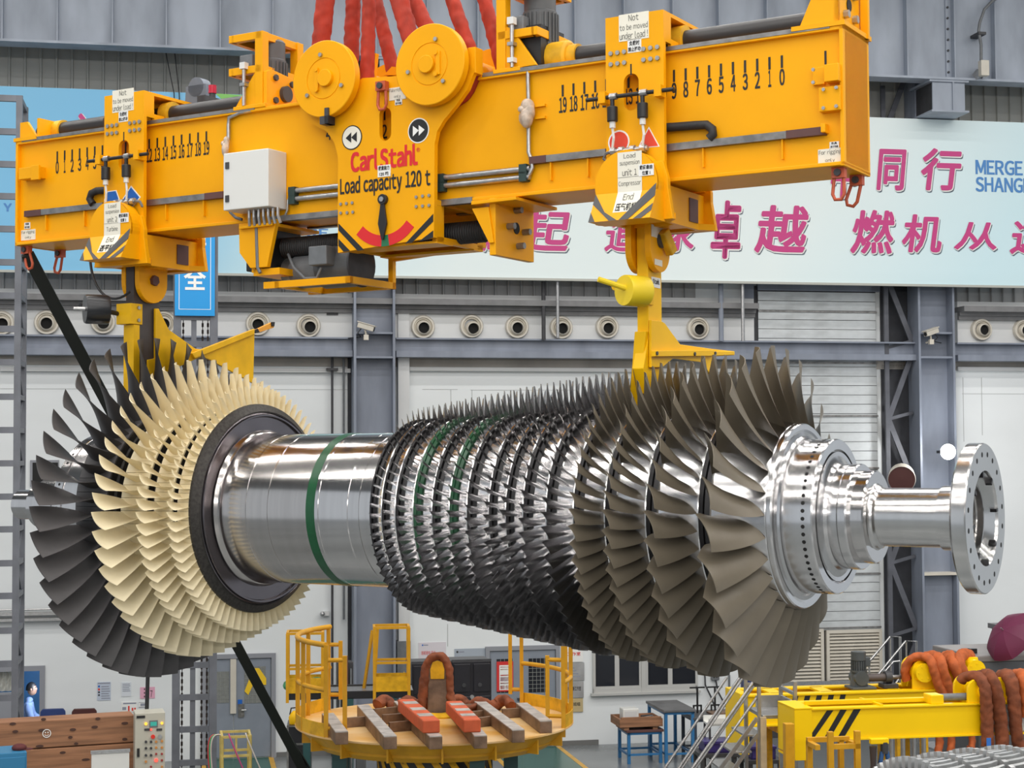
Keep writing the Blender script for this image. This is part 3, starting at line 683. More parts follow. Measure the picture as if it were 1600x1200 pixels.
for k in range(15):
    s0, s1 = RIM[k], RIM[k+1]; h0, h1 = HUB[k], HUB[k+1]; W = s1-s0
    green = k in (9, 11)
    gw = min(.075, W*.36)
    dsc = turn('compressor_disc', [(s0, h0-.03), (s0+.004, h0-.004), (s0+.012, h0), (s1-gw-.02, h1-.016), (s1-gw-.005, h1-.02), (s1-gw, h1-.05)], hubm, 112, 13)
    turn('spacer_groove', [(s1-gw-.01, h1-.03), (s1-gw, h1-.028 if not green else h1-.008), (s1-gw*.5, h1-.02 if not green else h1-.006), (s1-gw*.45, h1+.004), (s1-.004, h1+.004), (s1, h1-.02)], grnp if green else rimm, 112, 25, parent=dsc)
    if green: dsc['label'] = 'compressor disc with green painted band'
    sm_ = (s0+s1)/2-gw*.5; rh = (h0+h1)/2-.03; rt = tipr(sm_); wax = W-gw-.02
    if k == 0: par = (.45, .29, R_(14), R_(67), .17, .12, .075)
    elif k == 1: par = (.35, .215, R_(17), R_(65), .15, .11, .08)
    elif k == 2: par = (.29, .155, R_(20), R_(63), .14, .10, .085)
    elif k == 3: par = (.23, .132, R_(22), R_(61), .14, .10, .09)
    else: par = (wax*1.0, wax*.80, R_(24), R_(54), .10, .07, .052)
    ncs, nhs = (9, 9) if k < 2 else ((7, 6) if k < 6 else (5, 4))
    rows = blade_pts(rh, rt, *par, 1, nhs, ncs, xc=sm_, ptw=.9, sweep=.0)
    m_ = olive if k < 4 else bladm
    bmesh_ = blade_mesh('compressor_blade', m_, rows)
    N = CNT[k]
    if k < 6:
        me = bmesh_.mesh('compressor_blade', m_, 60)
        for i in range(N):
            o = bpy.data.objects.new('compressor_blade', me); COL.objects.link(o); o.parent = dsc; o.rotation_euler = (2*pi*(i+.37*k)/N, 0, 0)
    else:
        for i in range(N):
            small.T = Matrix.Rotation(2*pi*(i+.37*k)/N, 4, 'X'); small._add(bmesh_.v, bmesh_.f)
        small.T = None
tag(small.obj('rear_compressor_blades', bladm, RT, 60), 'dense rows of small polished steel blades', kind='stuff')
# smooth drum between compressor and turbine
turn('drum', [(3.36, .74), (3.365, .70), (3.37, .68), (3.555, .68), (3.558, .675), (3.562, .675), (3.565, .68), (3.675, .68), (3.678, .676), (3.683, .68), (3.985, .68), (3.988, .675), (3.993, .68), (4.03, .68)], shaftm, 128, 20)
turn('green_band', [(4.028, .678), (4.03, .6825), (4.12, .6825), (4.122, .678)], grnp, 128, 20)
turn('drum', [(4.12, .68), (4.535, .68), (4.538, .675), (4.544, .675), (4.547, .68), (4.77, .68), (4.775, .674), (4.787, .674), (4.79, .678), (4.96, .678), (5.00, .682), (5.04, .692), (5.055, .694), (5.06, .685), (5.075, .685), (5.085, .70), (5.115, .72)], mat('drum_steel', (.56, .53, .51), .16, 1.0, noise=.09, nscale=2, stretch=(8, .5, .5)), 128, 20)
turn('disc_face', [(5.115, .70), (5.125, .72), (5.125, .84), (5.10, .85), (5.10, .865), (5.125, .87), (5.13, .885), (5.12, .895)], discm, 128, 20)
turn('dark_disc_rim', [(5.12, .885), (5.135, .90), (5.17, .962), (5.19, .965)], rimd, 128, 20)
# turbine rows (dark last row farthest)
TROW = [  # s leading, s trailing at the tip, hub r, tip r, count, root chord, tip chord, gamma root, gamma tip, material
    (5.175, 5.30, .955, 1.133, 75, .135, .13, 12, 38, creamb),
    (5.42, 5.55, .95, 1.254, 71, .19, .148, 8, 42, creamb),
    (5.72, 5.94, .94, 1.40, 51, .27, .225, 5, 44, creamb),
    (6.28, 6.46, .92, 1.625, 44, .34, .255, -4, 61, darkb)]
for k, (sa, sb, rh, rt, N, cr_, ct2, g0, g1, m_) in enumerate(TROW):
    stip = sb - .5*ct2*math.cos(R_(g1)); wroot = cr_*1.12
    sc_ = stip
    nxt = TROW[k+1][0]-.02 if k < 3 else sb+.22
    r0 = sc_-wroot/2; r1 = sc_+wroot/2
    dsc = turn('turbine_disc', [(r0-.002, rh-.10), (r0, rh-.012), (r1, rh-.012), (r1+.004, rh-.09), ((r1+nxt)/2-.02, rh-.10), ((r1+nxt)/2-.015, rh-.05), ((r1+nxt)/2+.015, rh-.05), ((r1+nxt)/2+.02, rh-.10), (nxt, rh-.10)], rimd, 112, 25)
    rows = blade_pts(rh-.02, rt, cr_, ct2, R_(g0), R_(g1), .20 if k < 3 else .16, .13 if k < 3 else .05, .13, -1, 9 if k > 1 else 6, 9, xc=sc_, ptw=1.0)
    pit = 2*pi*rh/N
    def plat(mb, r0=r0, r1=r1, rh=rh, pit=pit):
        hw = pit*.485; mb.box(-r1, -r0, -hw, hw, rh-.06, rh+.004)
        mb.prism([(-r1+.01, rh-.17), (-r0-.01, rh-.17), (-r0-.01, rh-.06), (-r1+.01, rh-.06)], -hw*.55, hw*.55)
    me = blade_mesh('turbine_blade', m_, rows, plat).mesh('turbine_blade', m_, 50)
    for i in range(N):
        o = bpy.data.objects.new('turbine_blade', me); COL.objects.link(o); o.parent = dsc; o.rotation_euler = (2*pi*(i+.3)/N, 0, 0)
# rear bearing cone and stub
bc = turn('rear_hub', [(6.55, .80), (6.68, .74), (6.70, .72), (6.98, .72), (6.985, .705), (7.0, .705), (7.005, .72), (7.10, .72), (7.13, .70), (7.45, .40), (7.48, .38)], shaftm, 96, 20)
hb = MB()
for i in range(40):
    t = 2*pi*i/40; st, ct_ = math.sin(t), math.cos(t); hb.cyl((-7.05, -.717*st, .717*ct_), (-7.05, -.7215*st, .7215*ct_), .014, 8)
tag(hb.obj('balance_holes', hole, bc), kind='stuff')
turn('rear_journal', [(7.46, .40), (7.48, .36), (7.75, .34), (7.76, .24), (7.98, .235), (7.985, .15), (8.28, .15), (8.29, .14), (8.29, .0005)], shaftm, 64, 20)
# ---------------------------------------------------------------- the lifting beam and what hangs on it
def bthing(name, label, cat, x0, y0, z0, group=None):
    t = thing(name, label, cat, BEAM, x0, y0, z0, group=group); OFF[t.name] = (-x0, -y0, -z0); return t
OFF = {}
def BP(mb, name, m, t, smooth=None, bev=0.0):
    return mb.obj(name, m, t, smooth, bev, loc=OFF.get(t.name))
def BT(body, fit, y, m, t, name='lettering', **k):
    o = text_mesh(body, fit, y, m, name, t, **k)
    if o is not None and t.name in OFF: o.location = OFF[t.name]
    return o
P = BEAM.p; Q = BEAM.q
BX0, BX1, BZ0, BZ1 = -8.09, .60, 8.355, 9.405
LB = bthing('lifting_beam', 'long yellow box girder lifting beam with numbered scales, crossing the top of the picture', 'lifting beam', -3.75, 0, BZ0)
g = MB().box(BX0, BX1, -.255, .255, BZ0+.03, BZ1-.03)
BP(g, 'web_box', yel, LB)
for z in (BZ0, BZ1-.03): BP(MB().box(BX0, BX1, -.30, .30, z, z+.03), 'flange', yel, LB, bev=.005)
for x in (BX0, BX1-.03): BP(MB().box(x, x+.03, -.30, .30, BZ0-.005, BZ1+.005), 'end_plate', yel, LB, bev=.005)
def zstrip(pa, pb, y, h, nm, m, dz=0.0, dep=.03, parent=None):
    x0, z0 = P(pa[0], pa[1], y); x1, z1 = P(pb[0], pb[1], y); z = (z0+z1)/2+dz
    return BP(MB().box(x0, x1, y, y+dep, z-h/2, z+h/2), nm, m, parent or LB)
# steel running rails on the flanges
for (a, b) in ((-8.0, -5.0), (-2.55, .50)):
    for y in (-.305, .235): BP(MB().box(a, b, y, y+.07, BZ1-.012, BZ1+.022), 'running_rail', strip, LB)
for (a, b) in ((P(423, 343, -.3)[0], P(540, 330, -.3)[0]), (P(660, 325, -.3)[0], P(738, 315, -.3)[0])):
    for y in (-.306, .236): BP(MB().box(a, b, y, y+.07, BZ0-.015, BZ0+.035), 'running_rail', strip, LB)
# guide strips along the front
def gstrip(pa, pb, brown):
    x0, z0 = P(*pa, -.30); x1, z1 = P(*pb, -.30); z = (z0+z1)/2
    BP(MB().box(x0, x1, -.30, -.255, z-.028, z+.028), 'guide_strip', strip, LB); L = x1-x0
    if brown: BP(MB().box(x1-L*.22, x1+.02, -.303, -.255, z-.03, z+.03), 'strip_end', brn, LB)
    else: BP(MB().box(x0-.02, x0+L*.2, -.303, -.255, z-.03, z+.03), 'strip_end', brn, LB)
    for k in (.25, .75): BP(MB().box(x0+L*k-.006, x0+L*k+.006, -.285, -.25, z-.18, z-.03), 'strip_bracket', yel, LB)
gstrip((40, 335), (160, 320), False); gstrip((228, 318), (346, 303), True); gstrip((830, 250), (946, 238), False); gstrip((1037, 232), (1285, 203), True)
# numbered scales
tkm = MB().box(-.009, .009, -.003, 0, -.048, .048).mesh('scale_mark', ink)
def scale(pa, pb, ya, yb, na, nb, hpx):
    xa, za = P(pa, ya, -.256); xb, zb = P(pb, yb, -.256); st = (xb-xa)/(nb-na)
    zt = (P(pa, ya-hpx*1.55, -.256)[1]+P(pb, yb-hpx*1.55, -.256)[1])/2; z = (za+zb)/2; h = .062
    for i in range(20):
        x = xa+(i-na)*st
        o = bpy.data.objects.new('scale_mark', tkm); COL.objects.link(o); o.parent = LB; o.location = (x+OFF[LB.name][0], -.256, zt+OFF[LB.name][2])
        w = .019 if i < 10 else .034
        if i == 1: w = .011
        BT(str(i), (x-w, x+w, z-h, z+h), -.256, ink, LB, 'scale_number', bold=.05, depth=.001)
scale(89.5, 322.5, 260.5, 232.5, 0, 19, 11.5)
scale(1222, 879.5, 119.5, 165, 0, 19, 15)
# black spindle tubes on top
ztb = BZ1+.125
for (a, b) in ((P(66, 198, 0)[0], P(170, 185, 0)[0]), (P(222, 175, 0)[0], P(384, 155, 0)[0]), (P(846, 90, 0)[0], P(960, 75, 0)[0]), (P(1030, 62, 0)[0], P(1300, 18, 0)[0])):
    BP(MB().cyl((a, 0, ztb), (b, 0, ztb), .088, 24), 'spindle_tube', mat('tube_black', (.02, .019, .02), .38), LB, 40)
def endblock(x0, d):
    e = MB().prism([(x0, BZ1), (x0+.34*d, BZ1), (x0+.30*d, BZ1+.30), (x0+.16*d, BZ1+.33)], -.19, -.16)
    e.prism([(x0, BZ1), (x0+.34*d, BZ1), (x0+.30*d, BZ1+.30), (x0+.16*d, BZ1+.33)], .16, .19)
    return e
xl = BX0+.02; e = MB().prism([(xl, BZ1), (xl+.26, BZ1), (xl+.10, BZ1+.20), (xl, BZ1+.20)], -.26, -.23); e.prism([(xl, BZ1), (xl+.26, BZ1), (xl+.10, BZ1+.20), (xl, BZ1+.20)], .2, .23); e.box(xl+.24, xl+.27, -.26, .23, BZ1, BZ1+.22)
BP(e, 'end_bearing', yel, LB); BP(MB().box(BX0-.02, BX0+.30, -.31, .31, BZ1, BZ1+.035), 'top_plate', yel, LB)
BP(MB().cyl((xl+.27, 0, ztb), (xl+.36, 0, ztb), .11, 20), 'bearing_collar', yeld, LB, 40)
xr = BX1-.30; e = MB().prism([(xr-.05, BZ1+.03), (xr+.26, BZ1+.03), (xr+.26, BZ1+.40), (xr+.12, BZ1+.40)], -.27, -.24); e.prism([(xr-.05, BZ1+.03), (xr+.26, BZ1+.03), (xr+.26, BZ1+.40), (xr+.12, BZ1+.40)], .22, .25); e.box(xr+.22, xr+.26, -.27, .25, BZ1+.03, BZ1+.40)
BP(e, 'end_bearing', yel, LB); BP(MB().box(BX1-.40, BX1+.02, -.31, .31, BZ1, BZ1+.035), 'top_plate', yel, LB)
for (y, z) in ((-.14, .30), (.06, .30), (-.14, .12), (.06, .12)): BP(MB().cyl((xr+.26, y, BZ1+z), (xr+.30, y, BZ1+z), .032, 6), 'bolt', zinc, LB)
BP(MB().cyl((xr+.262, -.04, BZ1+.21), (xr+.268, -.04, BZ1+.21), .05, 20), 'shaft_bore', hole, LB)
BP(MB().box(xr+.27, xr+.33, .20, .24, BZ1, BZ1+.38), 'end_rib', yel, LB)
# small brackets on the front
def fbox(nm, pa, pb, y0, y1, m=yel, t=None, bev=.004):
    x0, z1 = P(pa[0], pa[1], y0); x1, z0 = P(pb[0], pb[1], y0)
    return BP(MB().box(x0, x1, y0, y1, z0, z1), nm, m, t or LB, bev=bev)
o = fbox('hinge_block', (29, 263), (59, 277), -.36, -.25); fbox('hinge_plate', (48, 259), (60, 280), -.37, -.34)
fbox('hinge_plate', (1279, 137), (1313, 171), -.33, -.25); fbox('hinge_block', (1287, 101), (1310, 125), -.36, -.25); fbox('hinge_plate', (1269, 106), (1288, 131), -.29, -.25)
fbox('stop_plate', (1282, 193), (1289, 206), -.34, -.25)
bo = MB().cyl((0, 0, 0), (0, -.012, 0), .014, 8).mesh('bolt', zinc)
def bolts(pts, y, t, m=None):
    for (px, py) in pts:
        x, z = P(px, py, y); o = bpy.data.objects.new('bolt', bo); COL.objects.link(o); o.parent = t; f = OFF[t.name]; o.location = (x+f[0], y+f[1], z+f[2])
bolts(((1287, 140), (1307, 137), (1287, 169), (1307, 166), (1271, 109), (1271, 129), (50, 263), (57, 262), (50, 277), (57, 276)), -.345, LB)
# little arrow over the right-hand stop
x, z = P(1290, 98, -.257); BP(MB().box(x-.008, x+.008, -.26, -.256, z-.02, z+.09), 'arrow_mark', ink, LB)
# stickers
def sticker(pa, pb, y, lines, t, m=papr, tm=inkg, bold=.0, skew=None, nm='label'):
    x0, z1 = P(pa[0], pa[1], y); x1, z0 = P(pb[0], pb[1], y)
    s = BP(MB().box(x0, x1, y, y+.006, z0, z1), nm, m, t)
    n = len(lines); h = (z1-z0)/n; w = x1-x0
    for i, (ln, fw, fh) in enumerate(lines):
        zc = z1-(i+.5)*h; cx = (x0+x1)/2
        BT(ln, (cx-w*fw/2, cx+w*fw/2, zc-h*fh/2, zc+h*fh/2), y-.001, tm, t, 'label_text', bold=bold, depth=.001)
    return s
sticker((33, 360), (55, 374), -.262, [('For rigging', .9, .7), ('only', .45, .55)], LB); sticker((38, 348), (47, 357), -.262, [('吊具', .6, .7), ('用于吊装', .8, .7)], LB, papw, ink, .02)
sticker((1278, 234), (1316, 255), -.262, [('For rigging', .92, .7), ('only', .4, .55)], LB); sticker((1296, 222), (1311, 231), -.262, [('吊具', .6, .7), ('用于吊装', .8, .7)], LB, papw, ink, .02)
# handles (bent black hose)
def wlist(pts, y): return [(P(a, b, y)[0], y, P(a, b, y)[1]) for a, b in pts]
BP(MB().tube(wlist([(1030, 200), (1060, 198), (1085, 196), (1104, 195), (1113, 202), (1114, 210), (1108, 216)], -.30), .036, 10), 'black_hose', rub, LB, 60)
BP(MB().tube(wlist([(168, 297), (152, 298), (143, 302), (140, 311), (145, 319)], -.30), .036, 10), 'black_hose', rub, LB, 60)
# pipes, conduits
for (a, b) in (((680, 280), (828, 262)), ((680, 293), (828, 275)), ((452, 299), (545, 289)), ((452, 312), (545, 302))):
    x0, z0 = P(*a, -.29); x1, z1 = P(*b, -.29); z = (z0+z1)/2; BP(MB().cyl((x0, -.29, z), (x1, -.29, z), .024, 10), 'conduit_pipe', zinc, LB, 40)
for (px, py) in ((688, 279), (688, 292), (817, 264), (817, 276), (456, 299), (456, 312)):
    x, z = P(px, py, -.31); BP(MB().box(x-.035, x+.035, -.32, -.255, z-.04, z+.04), 'pipe_clamp', mat('clamp_green', (.02, .045, .04), .5), LB)
BP(MB().tube(wlist([(825, 112), (825, 125), (826, 160), (826, 200), (826, 238), (830, 248), (832, 262), (826, 275)], -.285), .018, 8), 'conduit_pipe', zinc, LB, 60)
BP(MB().tube(wlist([(393, 173), (375, 176), (358, 184), (357, 195), (357, 218)], -.285), .018, 8), 'conduit_pipe', zinc, LB, 60)
BP(MB().tube(wlist([(450, 312), (449, 328), (446, 336), (438, 340)], -.285), .012, 8), 'conduit_pipe', zinc, LB, 60)
for (a, b) in (((836, 165), (851, 164)), ((836, 184), (851, 183))): zstrip(a, b, -.28, .02, 'bracket_arm', yel)
# wrapped sensor bundles
def bundle(px, py, sx, sz, lab):
    x, z = P(px, py, -.32); mb = MB()
    for i in range(5):
        a = i*1.3; mb.ball((x+sx*.30*math.cos(a), -.32+.02*math.sin(2*a), z+sz*.42*math.sin(a)), sx*(.5+.12*math.sin(i*2.2)), 7, sz/sx*(.9+.3*math.cos(i*1.7)))
    BP(mb, 'wrapped_plug', mat('plastic_wrap', (.62, .50, .40), .3, noise=.4, nscale=18, bump=.6, bscale=30), LB, 60)
bundle(822, 176, .10, .13, ''); bundle(352, 228, .05, .10, '')
# white electrical cabinet
x0, z1 = P(349, 240, -.52); x1, z0 = P(419, 322, -.52)
eb = MB().box(x0, x1, -.52, -.256, z0, z1); bx_ = BP(eb, 'electrical_box', whtb, LB, bev=.008)
for (fx, fz) in ((.08, .2), (.08, .78)): MB().box(x0+.03, x0+.07, -.53, -.52, z0+(z1-z0)*fz-.03, z0+(z1-z0)*fz+.03).obj('latch', dkg, bx_)
for i in range(7):
    xx = x0+.22+i*.055; BP(MB().tube([(xx, -.42, z0), (xx, -.42, z0-.07), (xx-.01+.004*i, -.40, z0-.14)], .014, 8), 'cable_gland', zinc, LB)
BP(MB().tube(wlist([(357, 322), (360, 332), (368, 340), (378, 343)], -.32), .014, 8), 'grey_cable', gry, LB, 60)
BP(MB().tube([(x0+.25, -.36, z0), (x0+.26, -.36, z0-.3), (x0+.27, -.36, z0-.52), (x0+.30, -.36, z0-.57)], .016, 8), 'grey_cable', gry, LB, 60)
# drive motors standing on the beam
motm = mat('motor_grey', (.10, .105, .11), .45, noise=.2)
def drive(px_l, px_r, py_top, py_mid, cx_, tall, mirror):
    a, _ = P(px_l, 165, -.28); b, _ = P(px_r, 165, -.28); t = .045
    zt = P((px_l+px_r)/2, py_top, -.28)[1]; zm = P((px_l+px_r)/2, py_mid, -.28)[1]; zb = BZ1+.035
    xp = b if not mirror else a
    for y in (-.28, .24): BP(MB().box(xp-t, xp+t, y, y+.09, zb, zt), 'guard_post', yel, LB, bev=.004)
    for z in (zt-.07, zm-.07):
        fm = MB()
        for y in (-.28, .26): fm.box(a, b, y, y+.06, z, z+.07)
        fm.box(a-.03, a+.03, -.28, .32, z, z+.07).box(b-.03, b+.03, -.28, .32, z, z+.07)
        BP(fm, 'guard_frame', yel, LB, bev=.004)
    BP(MB().box(a, b, -.25, .28, zt-.012, zt), 'guard_roof', gry, LB)
    cx = (a+b)/2+cx_
    mo = MB().lathe((cx, 0, 0), (0, 0, 1), [(zm-.18, .0005), (zm-.18, .13), (zm-.13, .135), (zm-.12, .145), (zt-.22, .145), (zt-.21, .135), (zt-.05, .135), (zt-.03, .12), (zt-.03, .0005)], 24)
    for i in range(24):
        tt = 2*pi*i/24; mo.bar((cx+.145*math.cos(tt), .145*math.sin(tt), zm-.08), (cx+.145*math.cos(tt), .145*math.sin(tt), zt-.24), .012, .03, (math.cos(tt), math.sin(tt), 0))
    BP(mo, 'motor', motm, LB, 30)
    BP(MB().box(cx-.17, cx-.02, -.25, -.12, zm-.05, zm+.12), 'terminal_box', gry, LB, bev=.01)
    BP(MB().cone((cx, 0, zm-.18), (cx, 0, ztb+.1), .11, .08, 20), 'motor_neck', blk, LB, 40)
    return a, b, cx, zm
a, b, cx, zm = drive(361, 404, 52, 104, .08, True, False)
y0, z0 = 0, BZ1+.035
e = MB()
for y in (-.27, .0):
    pass
gp_ = [Q(px, py, cx+.16) for px, py in ((393, 157), (397, 128), (411, 124), (439, 133), (444, 158))]
BP(MB().prismx([(-.27, z0), (-.27, z0+.30), (-.2, z0+.33), (.12, z0+.30), (.2, z0)], cx+.13, cx+.17), 'gearbox_plate', yel, LB, bev=.004)
BP(MB().prism([(cx-.20, z0), (cx+.13, z0), (cx+.13, z0+.33), (cx+.05, z0+.33)], -.27, -.24), 'gearbox_plate', yel, LB)
BP(MB().cyl((cx+.17, -.01, z0+.13), (cx+.21, -.01, z0+.13), .075, 20), 'shaft_cap', dkg, LB, 40)
for (y, z) in ((-.15, .26), (.09, .24), (-.15, .05), (.13, .03)): BP(MB().cyl((cx+.17, y, z0+z), (cx+.195, y, z0+z), .03, 6), 'bolt', dkg, LB)
BP(MB().box(a+.05, b+.10, -.31, .3, BZ1, z0), 'top_plate', yel, LB, bev=.004)
BP(MB().tube([(a+.17, -.30, z0), (a+.17, -.30, z0+.40)], .017, 8), 'limit_rod', zinc, LB); BP(MB().box(a+.14, a+.20, -.33, -.27, z0+.34, z0+.40), 'rod_nut', whtb, LB); BP(MB().box(a+.14, a+.20, -.33, -.27, z0+.18, z0+.21), 'rod_nut', zinc, LB)
a, b, cx, zm = drive(783, 835, -30, 45, .06, True, True)
BP(MB().prism([(cx-.20, z0), (cx+.12, z0), (cx-.12, z0+.34), (cx-.18, z0+.36)], -.27, -.24), 'gearbox_plate', yel, LB, bev=.004)
BP(MB().prism([(cx-.16, z0), (cx+.12, z0), (cx+.12, z0+.36), (cx-.16, z0+.36)], -.2, .2), 'gearbox_plate', blk, LB)
BP(MB().cyl((cx+.10, 0, ztb), (cx+.30, 0, ztb), .15, 16), 'gear_housing', yeld, LB, 40, bev=.02); BP(MB().cyl((cx+.30, 0, ztb), (cx+.38, 0, ztb), .11, 20), 'gear_housing', yeld, LB, 40)
BP(MB().box(a-.06, b-.12, -.31, .3, BZ1, z0), 'top_plate', yel, LB, bev=.004)
BP(MB().tube([(a+.12, -.30, z0), (a+.12, -.30, z0+.42)], .017, 8), 'limit_rod', zinc, LB); BP(MB().box(a+.09, a+.15, -.33, -.27, z0+.36, z0+.42), 'rod_nut', whtb, LB); BP(MB().box(a+.09, a+.15, -.33, -.27, z0+.18, z0+.21), 'rod_nut', zinc, LB); BP(MB().box(a+.09, a+.15, -.33, -.27, z0+.04, z0+.08), 'rod_nut', whtb, LB)
# gear unit and red lamp on the far edge
x, z = P(306, 136, .5); BP(MB().cyl((x, .5, z), (x, .62, z), .10, 28), 'gear_cover', mat('gear_blue', (.14, .17, .22), .4, noise=.2), LB, 40)
BP(MB().prism([(x-.17, BZ1-.03), (x+.17, BZ1-.03), (x+.13, z+.02), (x-.13, z+.02)], .50, .58).box(x-.19, x+.19, .28, .64, BZ1-.03, BZ1+.0), 'gear_bracket', MATS['gear_blue'], LB)
x, z = P(332, 143, .45); BP(MB().cyl((x, .45, z-.02), (x, .45, z+.06), .04, 14), 'warning_lamp', mat('lamp_red', (.5, .02, .05), .2), LB, 40); BP(MB().cyl((x, .45, z-.08), (x, .45, z-.02), .032, 12), 'lamp_base', dkg, LB).data
BP(MB().box(x-.05, x+.05, .28, .5, BZ1-.02, z-.07), 'lamp_base', dkg, LB)
# brackets and centring screw under the middle of the beam
def hanger(pts, y0, y1, nm='screw_bracket', m=yel): return BP(MB().prism([P(px, py, y0) for px, py in pts], y0, y1), nm, m, LB, bev=.004)
hanger([(373, 350), (432, 342), (417, 417), (391, 419), (374, 395)], -.36, -.31)
hanger([(373, 353), (425, 347), (425, 352), (373, 358)], -.40, .3, 'bracket_plate')
hanger([(373, 350), (432, 342), (417, 417), (391, 419), (374, 395)], .30, .34)
xm = P(424, 385, 0)[0]; zs = P(480, 385, 0)[1]
xa0 = P(395, 395, -.33)[0]; BP(MB().box(xa0, xa0+.30, -.32, .30, zs-.28, zs-.22), 'bracket_floor', yel, LB); BP(MB().box(xa0-.02, xa0+.02, -.32, .3, zs-.25, BZ0), 'bracket_back', yel, LB)
BP(MB().box(xm-.12, xm+.16, -.22, .24, zs-.22, zs+.20), 'gear_case', blk, LB, bev=.01)
xe = P(750, 358, 0)[0]
sc_ = MB(); n_ = 90; pr = []
for i in range(n_*2+1): pr.append((xm+.16+(xe-xm-.1)*i/(2*n_), .098 if i % 2 else .088))
sc_.lathe_x(pr, 20, zs); BP(sc_, 'bellows_screw', rub, LB, 30)
BP(MB().cyl((xm+.3, .02, zs-.23), (xm+.62, .02, zs-.23), .15, 20), 'motor', gry, LB, 40); BP(MB().cyl((xm+.2, .02, zs-.23), (xm+.32, .02, zs-.23), .14, 20), 'motor_flange', strip, LB, 40)
BP(MB().cyl((xm+.62, .02, zs-.2), (xm+1.0, .02, zs-.2), .20, 24), 'motor', motm, LB, 40); BP(MB().cyl((xm+1.0, .02, zs-.2), (xm+1.02, .02, zs-.2), .21, 24), 'motor_cap', dkg, LB, 40)
BP(MB().box(xm+.66, xm+.86, -.30, -.16, zs-.22, zs-.05), 'terminal_box', gry, LB, bev=.01)
BP(MB().tube([(xm+.3, -.13, zs-.08), (xm+.45, -.24, zs-.22), (xm+.6, -.27, zs-.33), (xm+.72, -.25, zs-.33), (xm+.76, -.24, zs-.24)], .014, 8), 'grey_cable', gry, LB, 60)
fr = MB()
for y in (-.30, .36): fr.box(xa0+.1, xm+1.12, y, y+.05, zs-.40, zs-.34)
fr.box(xm+1.07, xm+1.12, -.3, .41, zs-.40, zs-.34).box(xm+1.07, xm+1.12, .36, .41, zs-.4, BZ0).box(xm+.28, xm+.33, -.30, .41, zs-.40, zs-.34)
BP(fr, 'motor_guard', yel, LB)
hanger([(737, 326), (763, 323), (771, 379), (764, 380)], -.36, -.31)
hanger([(736, 314), (806, 307), (806, 312), (762, 317), (736, 320)], -.40, .3, 'bracket_plate')
x7 = P(771, 350, -.34)[0]; BP(MB().box(x7-.04, x7+.02, -.34, .30, zs-.26, BZ0), 'screw_bracket', yel, LB, bev=.004)
for (y, z) in ((-.02, .15), (-.14, 0), (.12, -.02), (.02, -.15)): BP(MB().cyl((x7+.02, y, zs+z), (x7+.09, y, zs+z), .028, 8), 'bolt', strip, LB)
BP(MB().cyl((x7+.02, 0, zs), (x7+.026, 0, zs), .05, 16), 'screw_bore', hole, LB)
BP(MB().cyl((x7-.3, 0, zs), (x7+.0, 0, zs), .085, 16), 'bellows_screw', rub, LB)

# ---------------------------------------------------------------- centre suspension with two sling pulleys
yc = -.42
CH = bthing('centre_suspension', 'broad yellow centre plate with load capacity lettering, pointer and two round sling pulleys', 'suspension head', P(602, 300, yc)[0], 0, 7.95)
def arcpx(cx, cy, rx, ry, a0, a1, n): return [(cx+rx*math.cos(math.radians(a0+(a1-a0)*i/n)), cy+ry*math.sin(math.radians(a0+(a1-a0)*i/n))) for i in range(n+1)]
op = [(528, 395), (678, 371), (679, 225), (683, 205), (693, 188), (712, 165), (730, 140), (742, 110), (728, 96), (700, 110), (640, 118), (600, 120), (566, 122), (540, 140), (470, 165), (470, 180), (490, 195), (510, 205), (522, 222), (528, 245)]
op = [P(px, py, yc) for px, py in op]
hc = P(602, 194, yc); sl = [P(592, 182, yc)[0], P(613, 182, yc)[0]]
def slot(cx, zt, zb, r, n=10):
    return [(cx+r*math.cos(pi-pi*i/n), zt-r+r*math.sin(pi-pi*i/n)) for i in range(n+1)][::-1]+[(cx+r*math.cos(pi+pi*i/n), zb+r+r*math.sin(pi+pi*i/n)) for i in range(n+1)]
def plate_with_slot(t, name, outline, sx, zt, zb, r, y0, y1, m):
    """plate cut round an upright slot: bmesh face with a bridge"""
    ho = slot(sx, zt, zb, r)
    bm_ = bmesh.new(); vo = [bm_.verts.new((p_[0], y0, p_[1])) for p_ in outline]; vh = [bm_.verts.new((p_[0], y0, p_[1])) for p_ in ho]
    eo = [bm_.edges.new((vo[i], vo[(i+1) % len(vo)])) for i in range(len(vo))]; eh = [bm_.edges.new((vh[i], vh[(i+1) % len(vh)])) for i in range(len(vh))]
    r_ = bmesh.ops.triangle_fill(bm_, edges=eo+eh, use_beauty=True)
    ex = bmesh.ops.extrude_face_region(bm_, geom=list(bm_.faces))
    for v in [g_ for g_ in ex['geom'] if isinstance(g_, bmesh.types.BMVert)]: v.co.y = y1
    bmesh.ops.recalc_face_normals(bm_, faces=bm_.faces)
    me = bpy.data.meshes.new(name); bm_.to_mesh(me); bm_.free(); me.materials.append(m)
    o = bpy.data.objects.new(name, me); COL.objects.link(o); o.parent = t; o.location = OFF[t.name]
    return o
plate_with_slot(CH, 'front_plate', op, hc[0], P(602, 168, yc)[1], P(602, 220, yc)[1], .062, yc, yc+.05, yel)
BP(MB().prism([(x, z) for x, z in op], -yc-.05, -yc), 'rear_plate', yel, CH)
px0 = op[0][0]; px1 = op[1][0]; zb_ = (op[0][1]+op[1][1])/2
